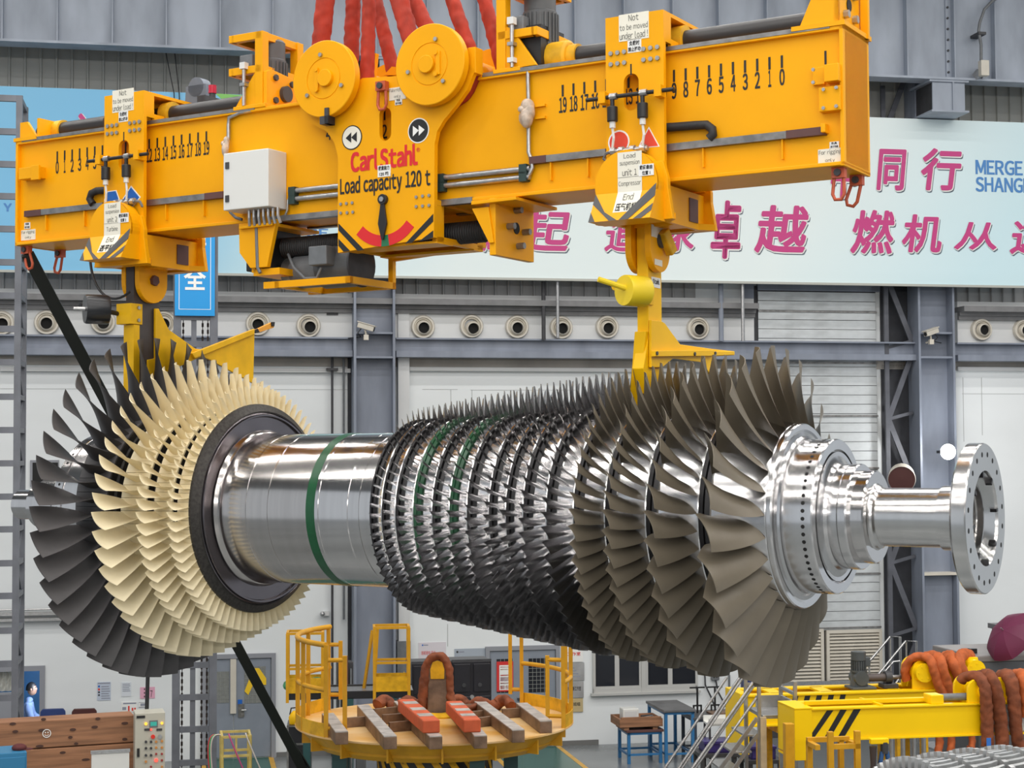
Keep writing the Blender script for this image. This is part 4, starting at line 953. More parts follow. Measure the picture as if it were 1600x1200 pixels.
for (xa, xb) in ((px1-.05, px1-.0), (px0, px0+.05)):
    f_ = MB()
    f_.box(xa, xb, yc+.05, -yc-.05, zb_, zb_+.05).box(xa, xb, yc+.05, -yc-.05, zb_+.36, BZ0-.02); f_.box(xa, xb, yc+.05, yc+.16, zb_, BZ0-.02).box(xa, xb, -yc-.14, -yc-.05, zb_, BZ0-.02)
    BP(f_, 'side_frame', yel, CH, bev=.003)
ub = MB().box(px0, px1, yc+.05, yc+.30, zb_-.01, zb_+.01).box(px0, px1, -yc-.2, -yc-.05, zb_-.01, zb_+.01); BP(ub, 'bottom_plate', yel, CH)
# plates standing above the beam between the pulleys
for (pp, y) in (([(567, 121), (570, 84), (587, 83), (583, 121)], -.25), ([(600, 117), (612, 104), (640, 107), (640, 118)], .1)):
    BP(MB().prism([P(px, py, y) for px, py in pp], y, y+.05), 'neck_plate', yel, CH)
BP(MB().box(P(585, 110, 0)[0], P(735, 110, 0)[0], .1, .15, BZ1, BZ1+.22), 'neck_plate', yel, CH)
# pulleys
def pulley(px, py, rpx, rot):
    x, z = P(px, py, -.54); r = .338 if rot == 0 else .345
    d = MB().lathe((x, 0, z), (0, -1, 0), [(.46, .05), (.46, r-.004), (.466, r), (.535, r), (.54, r-.006), (.54, .185), (.534, .182), (.534, .175), (.54, .172), (.54, .0005)], 64)
    pu = BP(d, 'pulley', yel, CH, 30)
    BP(MB().lathe((x, 0, z), (0, -1, 0), [(-.54, .0005), (-.54, r), (-.46, r), (-.46, .05)], 48), 'pulley', yel, CH, 30)
    BP(MB().cyl((x, -.46, z), (x, .46, z), .17, 32), 'pulley_drum', yel, CH, 40)
    s = -1 if rot else 1
    MB().cyl((x+(.03 if not rot else -.02), -.54, z+.0), (x+(.03 if not rot else -.02), -.575, z), .075, 28).obj('hub', yel, pu, 40, bev=.004)
    ax_ = x+(-.07 if not rot else .09)
    MB().box(ax_-.02, ax_+.02, -.555, -.54, z-.10, z+.10).obj('keeper_plate', yel, pu, bev=.003)
    for dz in (-.09, .09): MB().cyl((ax_+(.0 if not rot else -.02), -.54, z+dz), (ax_+(.0 if not rot else -.02), -.565, z+dz), .022, 12).obj('keeper_bolt', yel, pu)
    for k in range(3):
        t_ = 2*pi*k/3+(1.7 if not rot else 1.25); MB().cyl((x+.215*math.cos(t_), -.54, z+.215*math.sin(t_)), (x+.215*math.cos(t_), -.56, z+.215*math.sin(t_)), .018, 10).obj('bolt', zinc, pu)
    return x, z, r
p1 = pulley(505.5, 123, 60, 0); p2 = pulley(671, 100.5, 63, 1)
x, z = P(505, 180, -.55); BP(MB().box(x-.03, x+.06, -.56, -.46, z-.08, z-.01).box(x+.02, x+.06, -.56, -.46, z-.08, z+.06), 'cable_clip', dkg, CH)
x, z = P(737, 97, -.4); BP(MB().box(x-.03, x+.05, -.42, -.3, z-.1, z+.12), 'stop_block', yel, CH, bev=.004)
# lettering and pointer on the plate
y_ = yc-.001
def fitpx(a, b, y): x0, z1 = P(a[0], a[1], y); x1, z0 = P(b[0], b[1], y); return (x0, x1, z0, z1)
x0, za = P(549, 252, y_); x1, zb2 = P(652, 242, y_); zc_ = (za+zb2)/2
BT('CarlStahl', (x0, x1, zc_-.088, zc_+.088), y_, redt, CH, 'maker_lettering', bold=.07)
x, z = P(653, 234, y_); BT('®', (x-.015, x+.022, z-.018, z+.018), y_, redt, CH, 'maker_lettering')
x0, za = P(532, 292, y_); x1, zb2 = P(672, 279, y_); zc_ = (za+zb2)/2
BT('Load capacity 120 t', (x0, x1, zc_-.10, zc_+.082), y_, ink, CH, 'capacity_lettering', bold=.05)
sticker((590, 259), (610, 275), yc-.006, [('载重能力', .85, .75), ('120 吨', .7, .7)], CH, papw, ink, .02)
sticker((608, 138), (634, 154), yc-.006, [('Fahrrichtg.', .95, .7), ('only', .4, .6)], CH); sticker((617, 155), (628, 163), yc-.006, [('吊具', .5, .8), ('用于吊装', .85, .8)], CH, papw, ink, .02)
xm_ = hc[0]; zt_ = P(602, 153, y_)[1]; BP(MB().box(xm_-.006, xm_+.006, y_-.002, y_, zt_-.09, zt_), 'centre_mark', ink, CH)
zt_ = P(602, 177, -.257)[1]; xq = P(601, 180, -.257)[0]; BP(MB().box(xq-.008, xq+.008, -.26, -.256, zt_-.06, zt_+.06), 'scale_mark', ink, LB)
BT('2', (xq-.035, xq+.03, zt_-.22, zt_-.10), -.256, ink, LB, 'scale_number', bold=.035, aspect=.62); x4, z4 = P(513.5, 209, -.257); BT('4', (x4-.025, x4+.025, z4-.055, z4+.055), -.256, ink, LB, 'scale_number', bold=.035, aspect=.62)
def arrows(px, py, bg, fg, edge, right, t):
    x, z = P(px, py, y_); BP(MB().cyl((x, y_, z), (x, y_-.002, z), .108, 36), 'arrow_sign', edge, t); BP(MB().cyl((x, y_, z), (x, y_-.004, z), .098, 36), 'arrow_sign', bg, t)
    s = 1 if right else -1
    for dx in (-.055, .005): BP(MB().prism([(x+s*dx, z-.045), (x+s*dx, z+.045), (x+s*(dx+.06), z)], y_-.006, y_-.004), 'arrow_head', fg, t)
arrows(550, 215, papr, ink, ink, False, CH); arrows(654, 204, ink, whti, whti, True, CH)
# hazard corners, dial and pointer
def stripes(polys, y, t, m=ink, nm='hazard_stripe'):
    for pp in polys: BP(MB().prism([P(px, py, y) for px, py in pp], y-.002, y), nm, m, t)
stripes([[(529, 349), (529, 360), (559, 392), (569, 390.5)], [(529, 373), (529, 384), (537, 393.5), (547, 392)], [(677, 334), (677, 346), (644, 379), (633, 381)], [(677, 360), (677, 371), (669, 374), (655, 377)]], y_, CH)
zp = P(600, 312, y_); rO = abs(P(601, 385, y_)[1]-zp[1]); rI = rO*.76
def ringsec(a0, a1, m, nm, n=12):
    o_ = []; i_ = []
    for k in range(n+1):
        t_ = math.radians(a0+(a1-a0)*k/n); o_.append((zp[0]+rO*math.sin(t_), zp[1]-rO*math.cos(t_))); i_.append((zp[0]+rI*math.sin(t_), zp[1]-rI*math.cos(t_)))
    mb = MB()
    for k in range(n): mb.prism([o_[k], o_[k+1], i_[k+1], i_[k]], y_-.003, y_)
    BP(mb, nm, m, CH)
ringsec(-46, -4, redt, 'dial_red'); ringsec(8, 50, redt, 'dial_red'); ringsec(-4, 8, grn, 'dial_green', 4)
xq, zq = zp; tip = P(600, 375, y_)
BP(MB().prism([(xq-.012, zq), (xq-.045, tip[1]+.14), (xq-.008, tip[1]), (xq+.008, tip[1]), (xq+.045, tip[1]+.14), (xq+.012, zq)], y_-.03, y_-.012).cyl((xq, y_-.035, zq), (xq, y_, zq), .045, 20), 'pointer', blk, CH, bev=.002)
BP(MB().cyl((xq, y_-.045, zq), (xq, y_-.03, zq), .022, 12), 'pointer_bolt', zinc, CH)
bolts([(533, 319), (542, 318), (551, 317), (533, 333), (543, 332.5), (552, 331.5), (651, 308), (661, 306.5), (671, 305.5), (651, 323), (661, 322), (671, 321)], yc, CH)
# red shackle on the plate
def shackle(x, y, z, t_or_none, lab, tilt=0.0, s=1.0, m=orange):
    t = bthing('shackle', lab, 'shackle', x, y, z) if t_or_none is None else t_or_none
    pts = [(x-.035*s, y, z), (x-.04*s, y, z-.07*s), (x-.045*s, y, z-.15*s), (x-.025*s, y, z-.19*s), (x+.025*s, y, z-.19*s), (x+.045*s, y, z-.15*s), (x+.04*s, y, z-.07*s), (x+.035*s, y, z)]
    pts = [(x+(a-x)*math.cos(tilt)-(c-z)*math.sin(tilt), b, z+(a-x)*math.sin(tilt)+(c-z)*math.cos(tilt)) for a, b, c in pts]
    if t_or_none is None:
        BP(MB().tube(pts, .014*s, 8), 'link', m, t, 60); BP(MB().box(x-.05*s, x+.05*s, y-.03, y+.03, z-.03*s, z+.05), 'swivel', m, t); BP(MB().cyl((x, y-.05, z+.01), (x, y+.03, z+.01), .028, 8), 'bolt', dkg, t)
    return t
x, z = P(598, 137, yc-.03); shackle(x, yc-.04, z, None, 'orange shackle bolted to the middle of the centre plate')
for px, py, yy, tl, lab in ((36, 384, -.2, .3, 'orange shackle at the bottom left corner of the lifting beam, holding the black sling'), (94, 394, .2, -.25, 'orange shackle under the left end of the beam, hanging empty'), (1311, 262, -.2, -.05, 'orange shackle under the bottom right corner of the beam, nearer one'), (1339, 279, .2, -.3, 'orange shackle under the bottom right corner of the beam, farther one')):
    x = min(max(P(px, py, yy)[0], BX0+.06), BX1-.06); shackle(x, yy, BZ0-.05, None, lab, tl, 1.0)

# ---------------------------------------------------------------- the two load suspension units
def seg_disc(cx, cz, r, zcut, n=28):
    a = math.asin(max(-1, min(1, (zcut-cz)/r))); return [(cx+r*math.cos(a+(pi-2*a)*i/n), cz+r*math.sin(a+(pi-2*a)*i/n)) for i in range(n+1)]
def sus_unit(px, py, right):
    yf = -.40
    lab = 'right-hand yellow load suspension unit with red circle and triangle, over the compressor end' if right else 'left-hand yellow load suspension unit with two blue signs, over the turbine end'
    x = P(px, py, yf)[0]; w = .255
    t = bthing('load_suspension_unit', lab, 'suspension unit', x, 0, 7.97)
    zt = 9.70
    outl = [(x-w, 8.36), (x+w, 8.36), (x+w, zt), (x-w, zt)]
    sx = x-.03 if right else x-.0; zst = P(px, 114 if right else 219, yf)[1]; zsb = P(px, 172 if right else 267, yf)[1]
    plate_with_slot(t, 'front_plate', outl, sx, zst, zsb, .066, yf, yf+.04, yel)
    BP(MB().box(x-w, x+w, .36, .40, 8.36, zt), 'rear_plate', yel, t)
    tp = MB().box(x-w, x+w, yf+.04, .36, zt-.03, zt)
    for xx in (x-w, x+w-.03):
        tp.box(xx, xx+.03, yf+.04, yf+.14, BZ1+.05, zt-.03).box(xx, xx+.03, .27, .36, BZ1+.05, zt-.03).box(xx, xx+.03, yf+.14, .27, BZ1+.03, BZ1+.09)
    BP(tp, 'top_frame', yel, t); BP(MB().box(x-.05, x+.05, yf+.04, .36, BZ1+.05, zt-.03), 'nut_block', yel, t)
    BP(MB().cyl((x+w-.08, 0, ztb), (x+w+.02, 0, ztb), .13, 20), 'spindle_flange', yeld, t, 40)
    # lower carriage
    cb_ = MB().box(x-.24, x-.20, -.40, .40, 8.04, 8.33).box(x+.20, x+.24, -.40, .40, 8.04, 8.33).box(x-.2, x+.2, -.40, -.30, 8.04, 8.08).box(x-.2, x+.2, .3, .40, 8.04, 8.08).box(x-.2, x+.2, -.12, .12, 8.04, 8.12)
    BP(cb_, 'carriage_box', yel, t)
    for y0 in (-.44, .38):
        BP(MB().prism([(x-.26, 8.50), (x+.26, 8.50), (x+.30, 8.36), (x+.30, 8.28), (x+.34, 8.04), (x-.34, 8.04), (x-.30, 8.28), (x-.30, 8.36)], y0, y0+.05), 'flared_plate', yel, t, bev=.004)
        yy = y0+.05 if y0 < 0 else y0-.12
        for s in (-1, 1): BP(MB().prismz([(x+s*.24, yy), (x+s*.34, yy), (x+s*.24, yy+.12)] if y0 < 0 else [(x+s*.24, yy), (x+s*.34, yy+.12), (x+s*.24, yy+.12)], 8.04, 8.09), 'gusset', yel, t)
    BP(MB().box(x+.24, x+.25,   .08, .24, 8.09, 8.28), 'inspection_slot', MATS['primer_brown'], t)
    # rounded guard with kicked-out lower lip
    r = .272 if right else .268; yg = -.565; gx, gz = P(978 if right else 172, 288 if right else 358, yg); zc = gz-.06; gz = zc+.06
    up_ = seg_disc(gx, gz, r, zc)
    gd_ = BP(MB().prism(up_, yg, yg+.02), 'guard', yel, t)
    rim = [(p_[0], p_[1]) for p_ in up_]
    sk = MB()
    for i in range(len(rim)-1):
        a_, b_ = rim[i], rim[i+1]; sk._add([(a_[0], yg, a_[1]), (b_[0], yg, b_[1]), (b_[0], -.42, b_[1]), (a_[0], -.42, a_[1])], [(0, 1, 2, 3)])
    hw = abs(rim[0][0]-gx); zl = zc-.235; yl = yg-.13
    A = [(gx-hw, yg, zc), (gx+hw, yg, zc), (gx+hw+.0, yl, zl), (gx-hw-.0, yl, zl)]; B_ = [(gx-hw, -.42, zc), (gx+hw, -.42, zc), (gx+hw, -.42, zl), (gx-hw, -.42, zl)]
    sk._add(A+B_, [(0, 3, 2, 1), (3, 7, 6, 2), (0, 4, 7, 3), (1, 2, 6, 5)])
    BP(sk, 'guard_skirt', yel, t)
    def lip(u, v, o=.003):       # u -1..1 across, v 0..1 down the kicked lip
        return (gx+u*hw, yg+(yl-yg)*v-o*.8, zc+(zl-zc)*v+o*.0)
    for quad in ([(-1, -.02), (-.32, 1), (-.06, 1), (-1, .36)] , [(-1, .62), (-.72, 1), (-.45, 1), (-1, .38)][:0] or [(-1, .66), (-.74, 1), (-.48, 1), (-1, .34)][:0], [(1, -.25), (.0, 1), (.3, 1), (1, .22)], [(1, .48), (.46, 1), (.72, 1), (1, .74)], [(-1, .64), (-.78, 1), (-1.0, 1)]):
        if not quad: continue
        pts = []
        for u, v in quad:
            if v < 0: pts.append((gx+u*hw*.995, yg-.004, zc-(zl-zc)*v*-1 if False else zc+.20*(-v)))
            else: pts.append(lip(u, v, .005))
        BP(MB()._add(pts, [tuple(range(len(pts)))]), 'hazard_stripe', mat('stripe_grey', (.06, .06, .062), .5), t)
    # paper labels running over the bend
    lw = .105; lx = gx+.035 if right else gx+.03; zt2 = gz+r*.93; 
    lb = MB()._add([(lx-lw, yg-.003, zc), (lx+lw, yg-.003, zc), (lx+lw, yg-.003, zt2), (lx-lw, yg-.003, zt2)], [(0, 1, 2, 3)])
    a_ = lip((lx-lw-gx)/hw, .72); b_ = lip((lx+lw-gx)/hw, .72); lb._add([(lx-lw, yg-.003, zc), (lx+lw, yg-.003, zc), b_, a_], [(0, 1, 2, 3)])
    BP(lb, 'paper_label', papr, t)
    H = zt2-zc
    for ln, fw, f0, f1 in (('Load', .48, .99, .86), ('suspension', .82, .82, .66), ('unit 1' if right else 'unit 2', .60, .60, .42), ('Compressor' if right else 'Turbine', .92 if right else .68, .30, .14)):
        BT(ln, (lx-lw*fw, lx+lw*fw, zc+H*(f1-.02), zc+H*(f0-.03)), yg-.004, inkg, t, 'label_text', depth=.001)
    for ln, fw, v0, v1 in (('End', .42, .06, .30), ('压气机端' if right else '透平端', .85, .40, .68)):
        o_ = text_mesh(ln, (lx-lw*fw, lx+lw*fw, 0, 1), 0, ink if v0 > .3 else inkg, 'label_text', t, bold=.02 if v0 > .3 else 0, depth=.001); o_.location = OFF[t.name]
        for v in o_.data.vertices:
            vv = v1+(v0-v1)*v.co.z; q_ = lip(0, vv, .005); v.co = (v.co.x, q_[1]-.002, q_[2])
    BP(MB().box(lx-lw, lx+lw, yg-.0045, yg-.003, zc+H*.365, zc+H*.372), 'label_fold', inkg, t)
    sx0 = lx+lw*.75; sz = zc+H*.50
    BP(MB().box(sx0, sx0+.13, yg-.006, yg-.003, sz-.045, sz+.045), 'small_label', papw, t); BT('载荷悬挂', (sx0+.01, sx0+.12, sz+.004, sz+.038), yg-.007, ink, t, 'label_text', bold=.02, depth=.001); BT('位置 1' if right else '位置 2', (sx0+.03, sx0+.10, sz-.038, sz-.006), yg-.007, ink, t, 'label_text', bold=.02, depth=.001)
    # warning label on top
    a, b = ((967, 25), (1014, 57)) if right else ((176, 143), (209, 174))
    x0, z1 = P(*a, yf); x1, z0 = P(*b, yf); z0, z1 = z1-.21, z1+.005
    BP(MB().box(x0, x1, yf-.003, yf, z0, z1), 'paper_label', papr, t); W = x1-x0; cx = (x0+x1)/2; Hh = z1-z0
    for ln, fw, f0, f1 in (('Not', .34, .95, .72), ('to be moved', .94, .62, .40), ('under load !', .94, .32, .06)): BT(ln, (cx-W*fw/2, cx+W*fw/2, z0+Hh*f1, z0+Hh*f0), yf-.004, inkg, t, 'label_text', depth=.001)
    BP(MB().box(cx-.055, cx+.065, yf-.003, yf, z0-.10, z0+.01), 'small_label', papw, t)
    BT('负载时', (cx-.04, cx+.05, z0-.045, z0-.005), yf-.004, ink, t, 'label_text', bold=.02, depth=.001); BT('禁止移动', (cx-.05, cx+.06, z0-.092, z0-.055), yf-.004, ink, t, 'label_text', bold=.02, depth=.001)
    # coloured signs
    def sign(pts, cpx, m, nm):
        c = P(*cpx, yf); outer = [P(a, b, yf) for a, b in pts]
        BP(MB().prism(outer, yf-.002, yf), 'sign_border', whti, t); BP(MB().prism([(c[0]+(p_[0]-c[0])*.86, c[1]+(p_[1]-c[1])*.86) for p_ in outer], yf-.004, yf-.002), nm, m, t)
    redo = mat('sign_red', (.75, .06, .025), .45)
    if right:
        cpt = P(967, 222, yf); ci = ell(cpt[0], cpt[1], .095, .095, 28); BP(MB().prism(ci, yf-.002, yf), 'sign_border', whti, t); BP(MB().prism(ell(cpt[0], cpt[1], .082, .082, 28), yf-.004, yf-.002), 'sign', redo, t)
        sign([(1014, 198), (996, 232), (1031, 229)], (1014, 221), redo, 'sign')
    else:
        sign([(168, 299), (182, 297), (187, 311), (185, 316), (165, 319), (163, 313)], (175, 308), blu, 'sign'); sign([(205, 290), (220, 308), (204, 328), (191, 312)], (205, 309), blu, 'sign')
    # bolts
    xs = [x-w+.05, x-w+.11, x-w+.17, x+w-.17, x+w-.11, x+w-.05]
    for zz in (P(px, 96 if right else 206, yf)[1], P(px, 79 if right else 194, yf)[1]):
        for xx in xs:
            o = bpy.data.objects.new('bolt', bo); COL.objects.link(o); o.parent = t; f = OFF[t.name]; o.location = (xx+f[0], yf+f[1], zz+f[2]); o.scale = (1.35, 1.35, 1.35)
    zk = P(px, 105 if right else 211, yf)[1]; BP(MB().box(sx-.006, sx+.006, yf-.002, yf, zk-.06, zk+.03), 'centre_mark', ink, t)
    # limit switch rig
    zr = P(px, 147 if right else 245, -.47)[1]
    BP(MB().cyl((x-w-.14, -.47, zr), (x+w+.12, -.47, zr), .017, 10), 'switch_rod', blk, t)
    for s in (-1, 1): BP(MB().box(x+s*(w-.01)-.03, x+s*(w-.01)+.03, -.5, -.40, zr-.045, zr+.045), 'rod_bracket', yel, t)
    for dx in (-.15, .115):
        BP(MB().cyl((x+dx-.03, -.475, zr), (x+dx+.03, -.475, zr), .028, 10), 'rod_clamp', zinc, t)
        BP(MB().cyl((x+dx-.01, -.475, zr-.20), (x+dx-.01, -.475, zr-.08), .043, 14), 'limit_switch', blk, t, 40, bev=.006)
        BP(MB().cyl((x+dx-.01, -.475, zr-.08), (x+dx-.01, -.475, zr), .018, 8), 'switch_stem', blk, t); BP(MB().cyl((x+dx-.01, -.475, zr-.25), (x+dx-.01, -.475, zr-.20), .025, 10), 'switch_nut', whtb, t)
        BP(MB().tube([(x+dx-.01, -.475, zr-.25), (x+dx, -.475, zr-.33), (x+dx-.02, -.46, zr-.41), (x+dx-.05, -.45, zr-.43)], .011, 6), 'cable', whtb, t)
    zp_ = zr-.43
    BP(MB().cyl((x-.18 if right else x-.10, -.44, zp_), (x+.13 if right else x+.19, -.44, zp_), .021, 10), 'conduit_pipe', zinc, t)
    for dx in ((-.17, -.1, .0, .09) if right else (-.06, .03, .1, .16)): BP(MB().cyl((x+dx-.02, -.44, zp_), (x+dx+.02, -.44, zp_), .034, 8), 'pipe_union', zinc, t)
    BP(MB().tube([(x-.18, -.44, zp_), (x-.24, -.44, zp_-.01), (x-.26, -.44, zp_-.05), (x-.22, -.43, zp_-.08)] if right else [(x+.19, -.44, zp_), (x+.25, -.44, zp_-.01), (x+.27, -.43, zp_-.06)], .013, 6), 'cable', gry, t)
    return t, x
SU2, xs2 = sus_unit(193.5, 220, False); SU1, xs1 = sus_unit(991.5, 130, True)

# ---------------------------------------------------------------- hooks carried by the units
def yz_plate(pts, x0, x1, nm, m, t, bev=.004): return BP(MB().prismx([Q(px, py, x1) for px, py in pts], x0, x1), nm, m, t, bev=bev)
def clevis(x, zt, zb, w, gap, t, m):
    r = w/2
    for s in (-1, 1):
        a = x+s*(gap/2); b = a+s*.055
        pts = [(-r, zt), (r, zt)]+[(r*math.cos(-pi*i/16), zb+r+r*math.sin(-pi*i/16)) for i in range(17)]
        BP(MB().prismx(pts, a, b), 'clevis_plate', m, t, bev=.005)
    return zb+r
HKL = bthing('lifting_hook', 'left-hand lifting hook with dark bar and kinked yellow arm, behind the turbine blades', 'lifting hook', xs2, 0, 6.4)
xh = -(6.62); brm = mat('hook_brown', (.075, .06, .055), .5, noise=.3)
zc1 = Q(232, 473, xh+.12)[1]
zpin = clevis(xh, 8.08, zc1, .40, .12, HKL, yel)
BP(MB().cyl((xh+.11, 0, zpin+.02), (xh+.15, 0, zpin+.02), .052, 6), 'pin', MATS['primer_brown'], HKL); BP(MB().cyl((xh-.15, 0, zpin+.02), (xh+.12, 0, zpin+.02), .045, 16), 'pin', dkg, HKL)
BP(MB().box(xh-.05, xh+.05, -.20, .16, 6.42, zpin+.2), 'hook_bar', brm, HKL)
BP(MB().box(xh-.06, xh+.07, -.22, -.14, 6.45, zpin-.42), 'side_plate', yel3, HKL)
zb1 = Q(215, 492, xh)[1]; BP(MB().box(xh-.12, xh+.07, -.26, -.10, zb1-.10, zb1+.10), 'clamp_block', yel3, HKL, bev=.004)
for dz in (-.06, .06): BP(MB().cyl((xh+.07, -.16, zb1+dz), (xh+.085, -.16, zb1+dz), .018, 6), 'bolt', zinc, HKL)
BP(MB().cyl((xh-.1, -.2, zb1), (xh-.14, -.72, zb1+.05), .022, 10), 'drum_arm', blk, HKL)
xd, zd = BEAM.p(158, 484, -.72); 
dr = BP(MB().lathe((xd-.07, -.86, zd+.0), (.55, .8, .0), [(0, .0005), (0, .13), (.02, .138), (.20, .138), (.22, .13), (.22, .0005)], 28), 'black_drum', mat('drum_black', (.012, .013, .016), .3), HKL, 40)
BP(MB().cyl((xd-.14, -.93, zd), (xd-.06, -.86, zd), .02, 10), 'drum_knob', zinc, HKL)
arm = [(243, 482), (248, 482), (264, 515), (306, 545), (318, 546), (398, 515), (396, 600), (328, 562), (318, 558), (258, 583), (232, 590), (232, 562), (243, 560)]
yz_plate(arm[:5]+[(318, 556), (258, 583), (232, 588), (232, 562), (243, 560)], xh+.06, xh+.085, 'arm_plate', yel3, HKL)
yz_plate([(318, 547), (398, 516), (396, 599), (330, 563), (316, 557)], xh+.06, xh+.085, 'arm_plate', yel3, HKL)
yz_plate([(300, 552), (398, 514), (398, 522), (305, 560)], xh+.085, xh+.12, 'arm_rail', yel3, HKL)
yz_plate([(398, 516), (424, 504), (429, 506), (428, 512), (403, 520)], xh+.07, xh+.10, 'arm_tip', mat('tip_orange', (.8, .35, .03), .5), HKL); yz_plate([(397, 516), (403, 513), (406, 519), (399, 521)], xh+.10, xh+.11, 'tip_stripe', ink, HKL); yz_plate([(424, 503), (430, 503), (429, 510), (425, 510)], xh+.10, xh+.11, 'tip_stripe', ink, HKL)
pts = [Q(142, 404, xh+.0)] 
def bez(a, b, c, d, n=14):
    a, b, c, d = map(Vector, (a, b, c, d)); return [a*(1-t)**3+b*(3*t*(1-t)**2)+c*(3*t*t*(1-t))+d*t**3 for t in [i/n for i in range(n+1)]]
xa, za = P(141, 404, -.45); xb, zb3 = P(203, 456, -.15)
cpts = [P(px, py, -.3) for px, py in ((141, 400), (141, 448), (168, 486), (203, 456))]
BP(MB().tube(bez(*[(c[0], -.3, c[1]) for c in cpts]), .013, 8), 'black_cable', blk, SU2, 60)
HKR = bthing('lifting_hook', 'right-hand yellow lifting hook with yellow drum and long arm, standing among the front compressor blades', 'lifting hook', xs1, 0, 6.2)
xh = -1.17
zc1 = Q(1027, 424, xh+.12)[1]; zpin = clevis(xh, 8.08, zc1, .36, .12, HKR, yel)
yz_plate([(1018, 350), (1041, 357), (1041, 376), (1018, 369)], xh+.116, xh+.118, 'rating_label', papr, HKR); yz_plate([(1023, 404), (1035, 407), (1035, 417), (1023, 413)], xh+.116, xh+.118, 'rating_label', papr, HKR)
BP(MB().cyl((xh+.11, .0, zpin+.08), (xh+.135, .0, zpin+.08), .065, 16), 'pin', dkg, HKR, 40); BP(MB().bar((xh+.15, -.02, zpin+.15), (xh+.17, .10, zpin-.02), .07, .09), 'pin_latch', MATS['worn_yellow'], HKR, bev=.01); BP(MB().cyl((xh-.14, 0, zpin+.08), (xh+.12, 0, zpin+.08), .04, 14), 'pin', dkg, HKR)
yb0 = Q(1013, 480, xh+.05)[0]; yb1 = Q(1034, 480, xh+.05)[0]
BP(MB().prismx([(yb0, zpin+.2), (yb1, zpin+.2), (yb1, 6.75), (yb0-.02, 6.70), (yb0-.10, 6.9), (yb0, 7.15)], xh-.05, xh+.05), 'hook_bar', yel2, HKR, bev=.005)
BP(MB().prism([(xh-.05, 7.2), (xh+.05, 7.2), (xh-.02, 6.62), (xh-.12, 6.45)], yb0-.05, yb0+.06), 'hook_toe', yel2, HKR, bev=.005)
yz_plate([(1018, 432), (1032, 435), (1032, 451), (1018, 448)], xh+.052, xh+.054, 'maker_plate', papw, HKR)
yp = Q(1025, 440, xh+.054); BT('Stahl', (0, .1, 0, .04), 0, ink, HKR, 'label_text', bold=.05)
for o_ in [o_ for o_ in HKR.children if o_.name.startswith('label_text')]:
    for v in o_.data.vertices: v.co = (xh+.056, yp[0]-.06+v.co.x*1.2, yp[1]-.02+v.co.z-.01*v.co.x)
zb1 = Q(1018, 462, xh)[1]; BP(MB().box(xh-.09, xh+.07, yb0-.07, yb0+.06, zb1-.09, zb1+.08), 'clamp_block', yel3, HKR, bev=.004)
BP(MB().cyl((xh-.05, yb0-.02, zb1+.03), (xh-.10, yb0-.30, zb1+.04), .03, 10), 'drum_arm', yel3, HKR)
xd, zd = BEAM.p(982, 452, yb0-.42)
BP(MB().lathe((xd-.02, yb0-.46, zd-.01), (.42, .9, .0), [(0, .0005), (0, .118), (.012, .122), (.20, .122), (.21, .118), (.21, .0005)], 28), 'yellow_drum', mat('drum_yellow', (.82, .60, .02), .4), HKR, 40)
BP(MB().cyl((xd-.16, yb0-.62, zd+.07), (xd+.01, yb0-.44, zd-.0), .022, 10), 'drum_knob', MATS['drum_yellow'], HKR)
yz_plate([(1034, 502), (1039, 505), (1063, 538), (1112, 545), (1148, 549), (1148, 555), (1116, 557), (1111, 586), (1103, 575), (1098, 566), (1052, 560), (1035, 574), (1018, 574), (1018, 500)], xh+.055, xh+.08, 'arm_plate', yel2, HKR)
yz_plate([(1024, 548), (1116, 547), (1116, 556), (1024, 557)], xh+.08, xh+.12, 'arm_rail', yel2, HKR); yz_plate([(1110, 549), (1148, 549), (1148, 554.5), (1110, 556)], xh+.06, xh+.10, 'arm_rail', yel2, HKR)
for (px, py) in ((1026, 552), (1085, 553), (1117, 552)):
    y, z = Q(px, py, xh+.12); BP(MB().cyl((xh+.12, y, z), (xh+.13, y, z), .016, 8), 'bolt', dkg, HKR)
# ---------------------------------------------------------------- red slings over the pulleys
def sling(top_a, top_b, pul, y, r0, lab, yt=None, both=True):
    x, z, r = pul; rr = r*.80
    ta = P(top_a[0], top_a[1], y); tb = P(top_b[0], top_b[1], y)
    def up(tp, sgn):
        p0 = Vector((x+sgn*rr, y, z+.02)); d = Vector((tp[0], y, tp[1]))-p0; return [p0+d*k for k in [i/22*1.5 for i in range(23)]]
    L = up(ta, -1)[::-1]; Rr = up(tb, 1)
    arc = [Vector((x+rr*math.cos(pi+pi*i/20), y, z+rr*math.sin(pi+pi*i/20))) for i in range(1, 20)]
    pts = L+arc+Rr
    rnd = random.Random(int(x*100)); rs = [r0*(1+.13*math.sin(i*1.9)+rnd.uniform(-.08, .08)) for i in range(len(pts))]
    
    t = bthing('round_sling', lab, 'sling', x, y, z-rr)
    BP(cloth_tube(MB(), pts, r0*.98, int(x*100)+int(y*10), wr=1.15), 'sling_tube', slingm, t, 70)
sling((508, -5), (577, -5), p1, -.27, .082, 'red round sling under the left pulley, nearer one', both=True)
sling((553, -5), (586, -5), p1, .20, .075, 'red round sling under the left pulley, farther one')
sling((623, -5), (705, -5), p2, -.27, .082, 'red round sling under the right pulley, nearer one')
sling((645, -5), (756, -5), p2, .22, .075, 'red round sling under the right pulley, farther one')
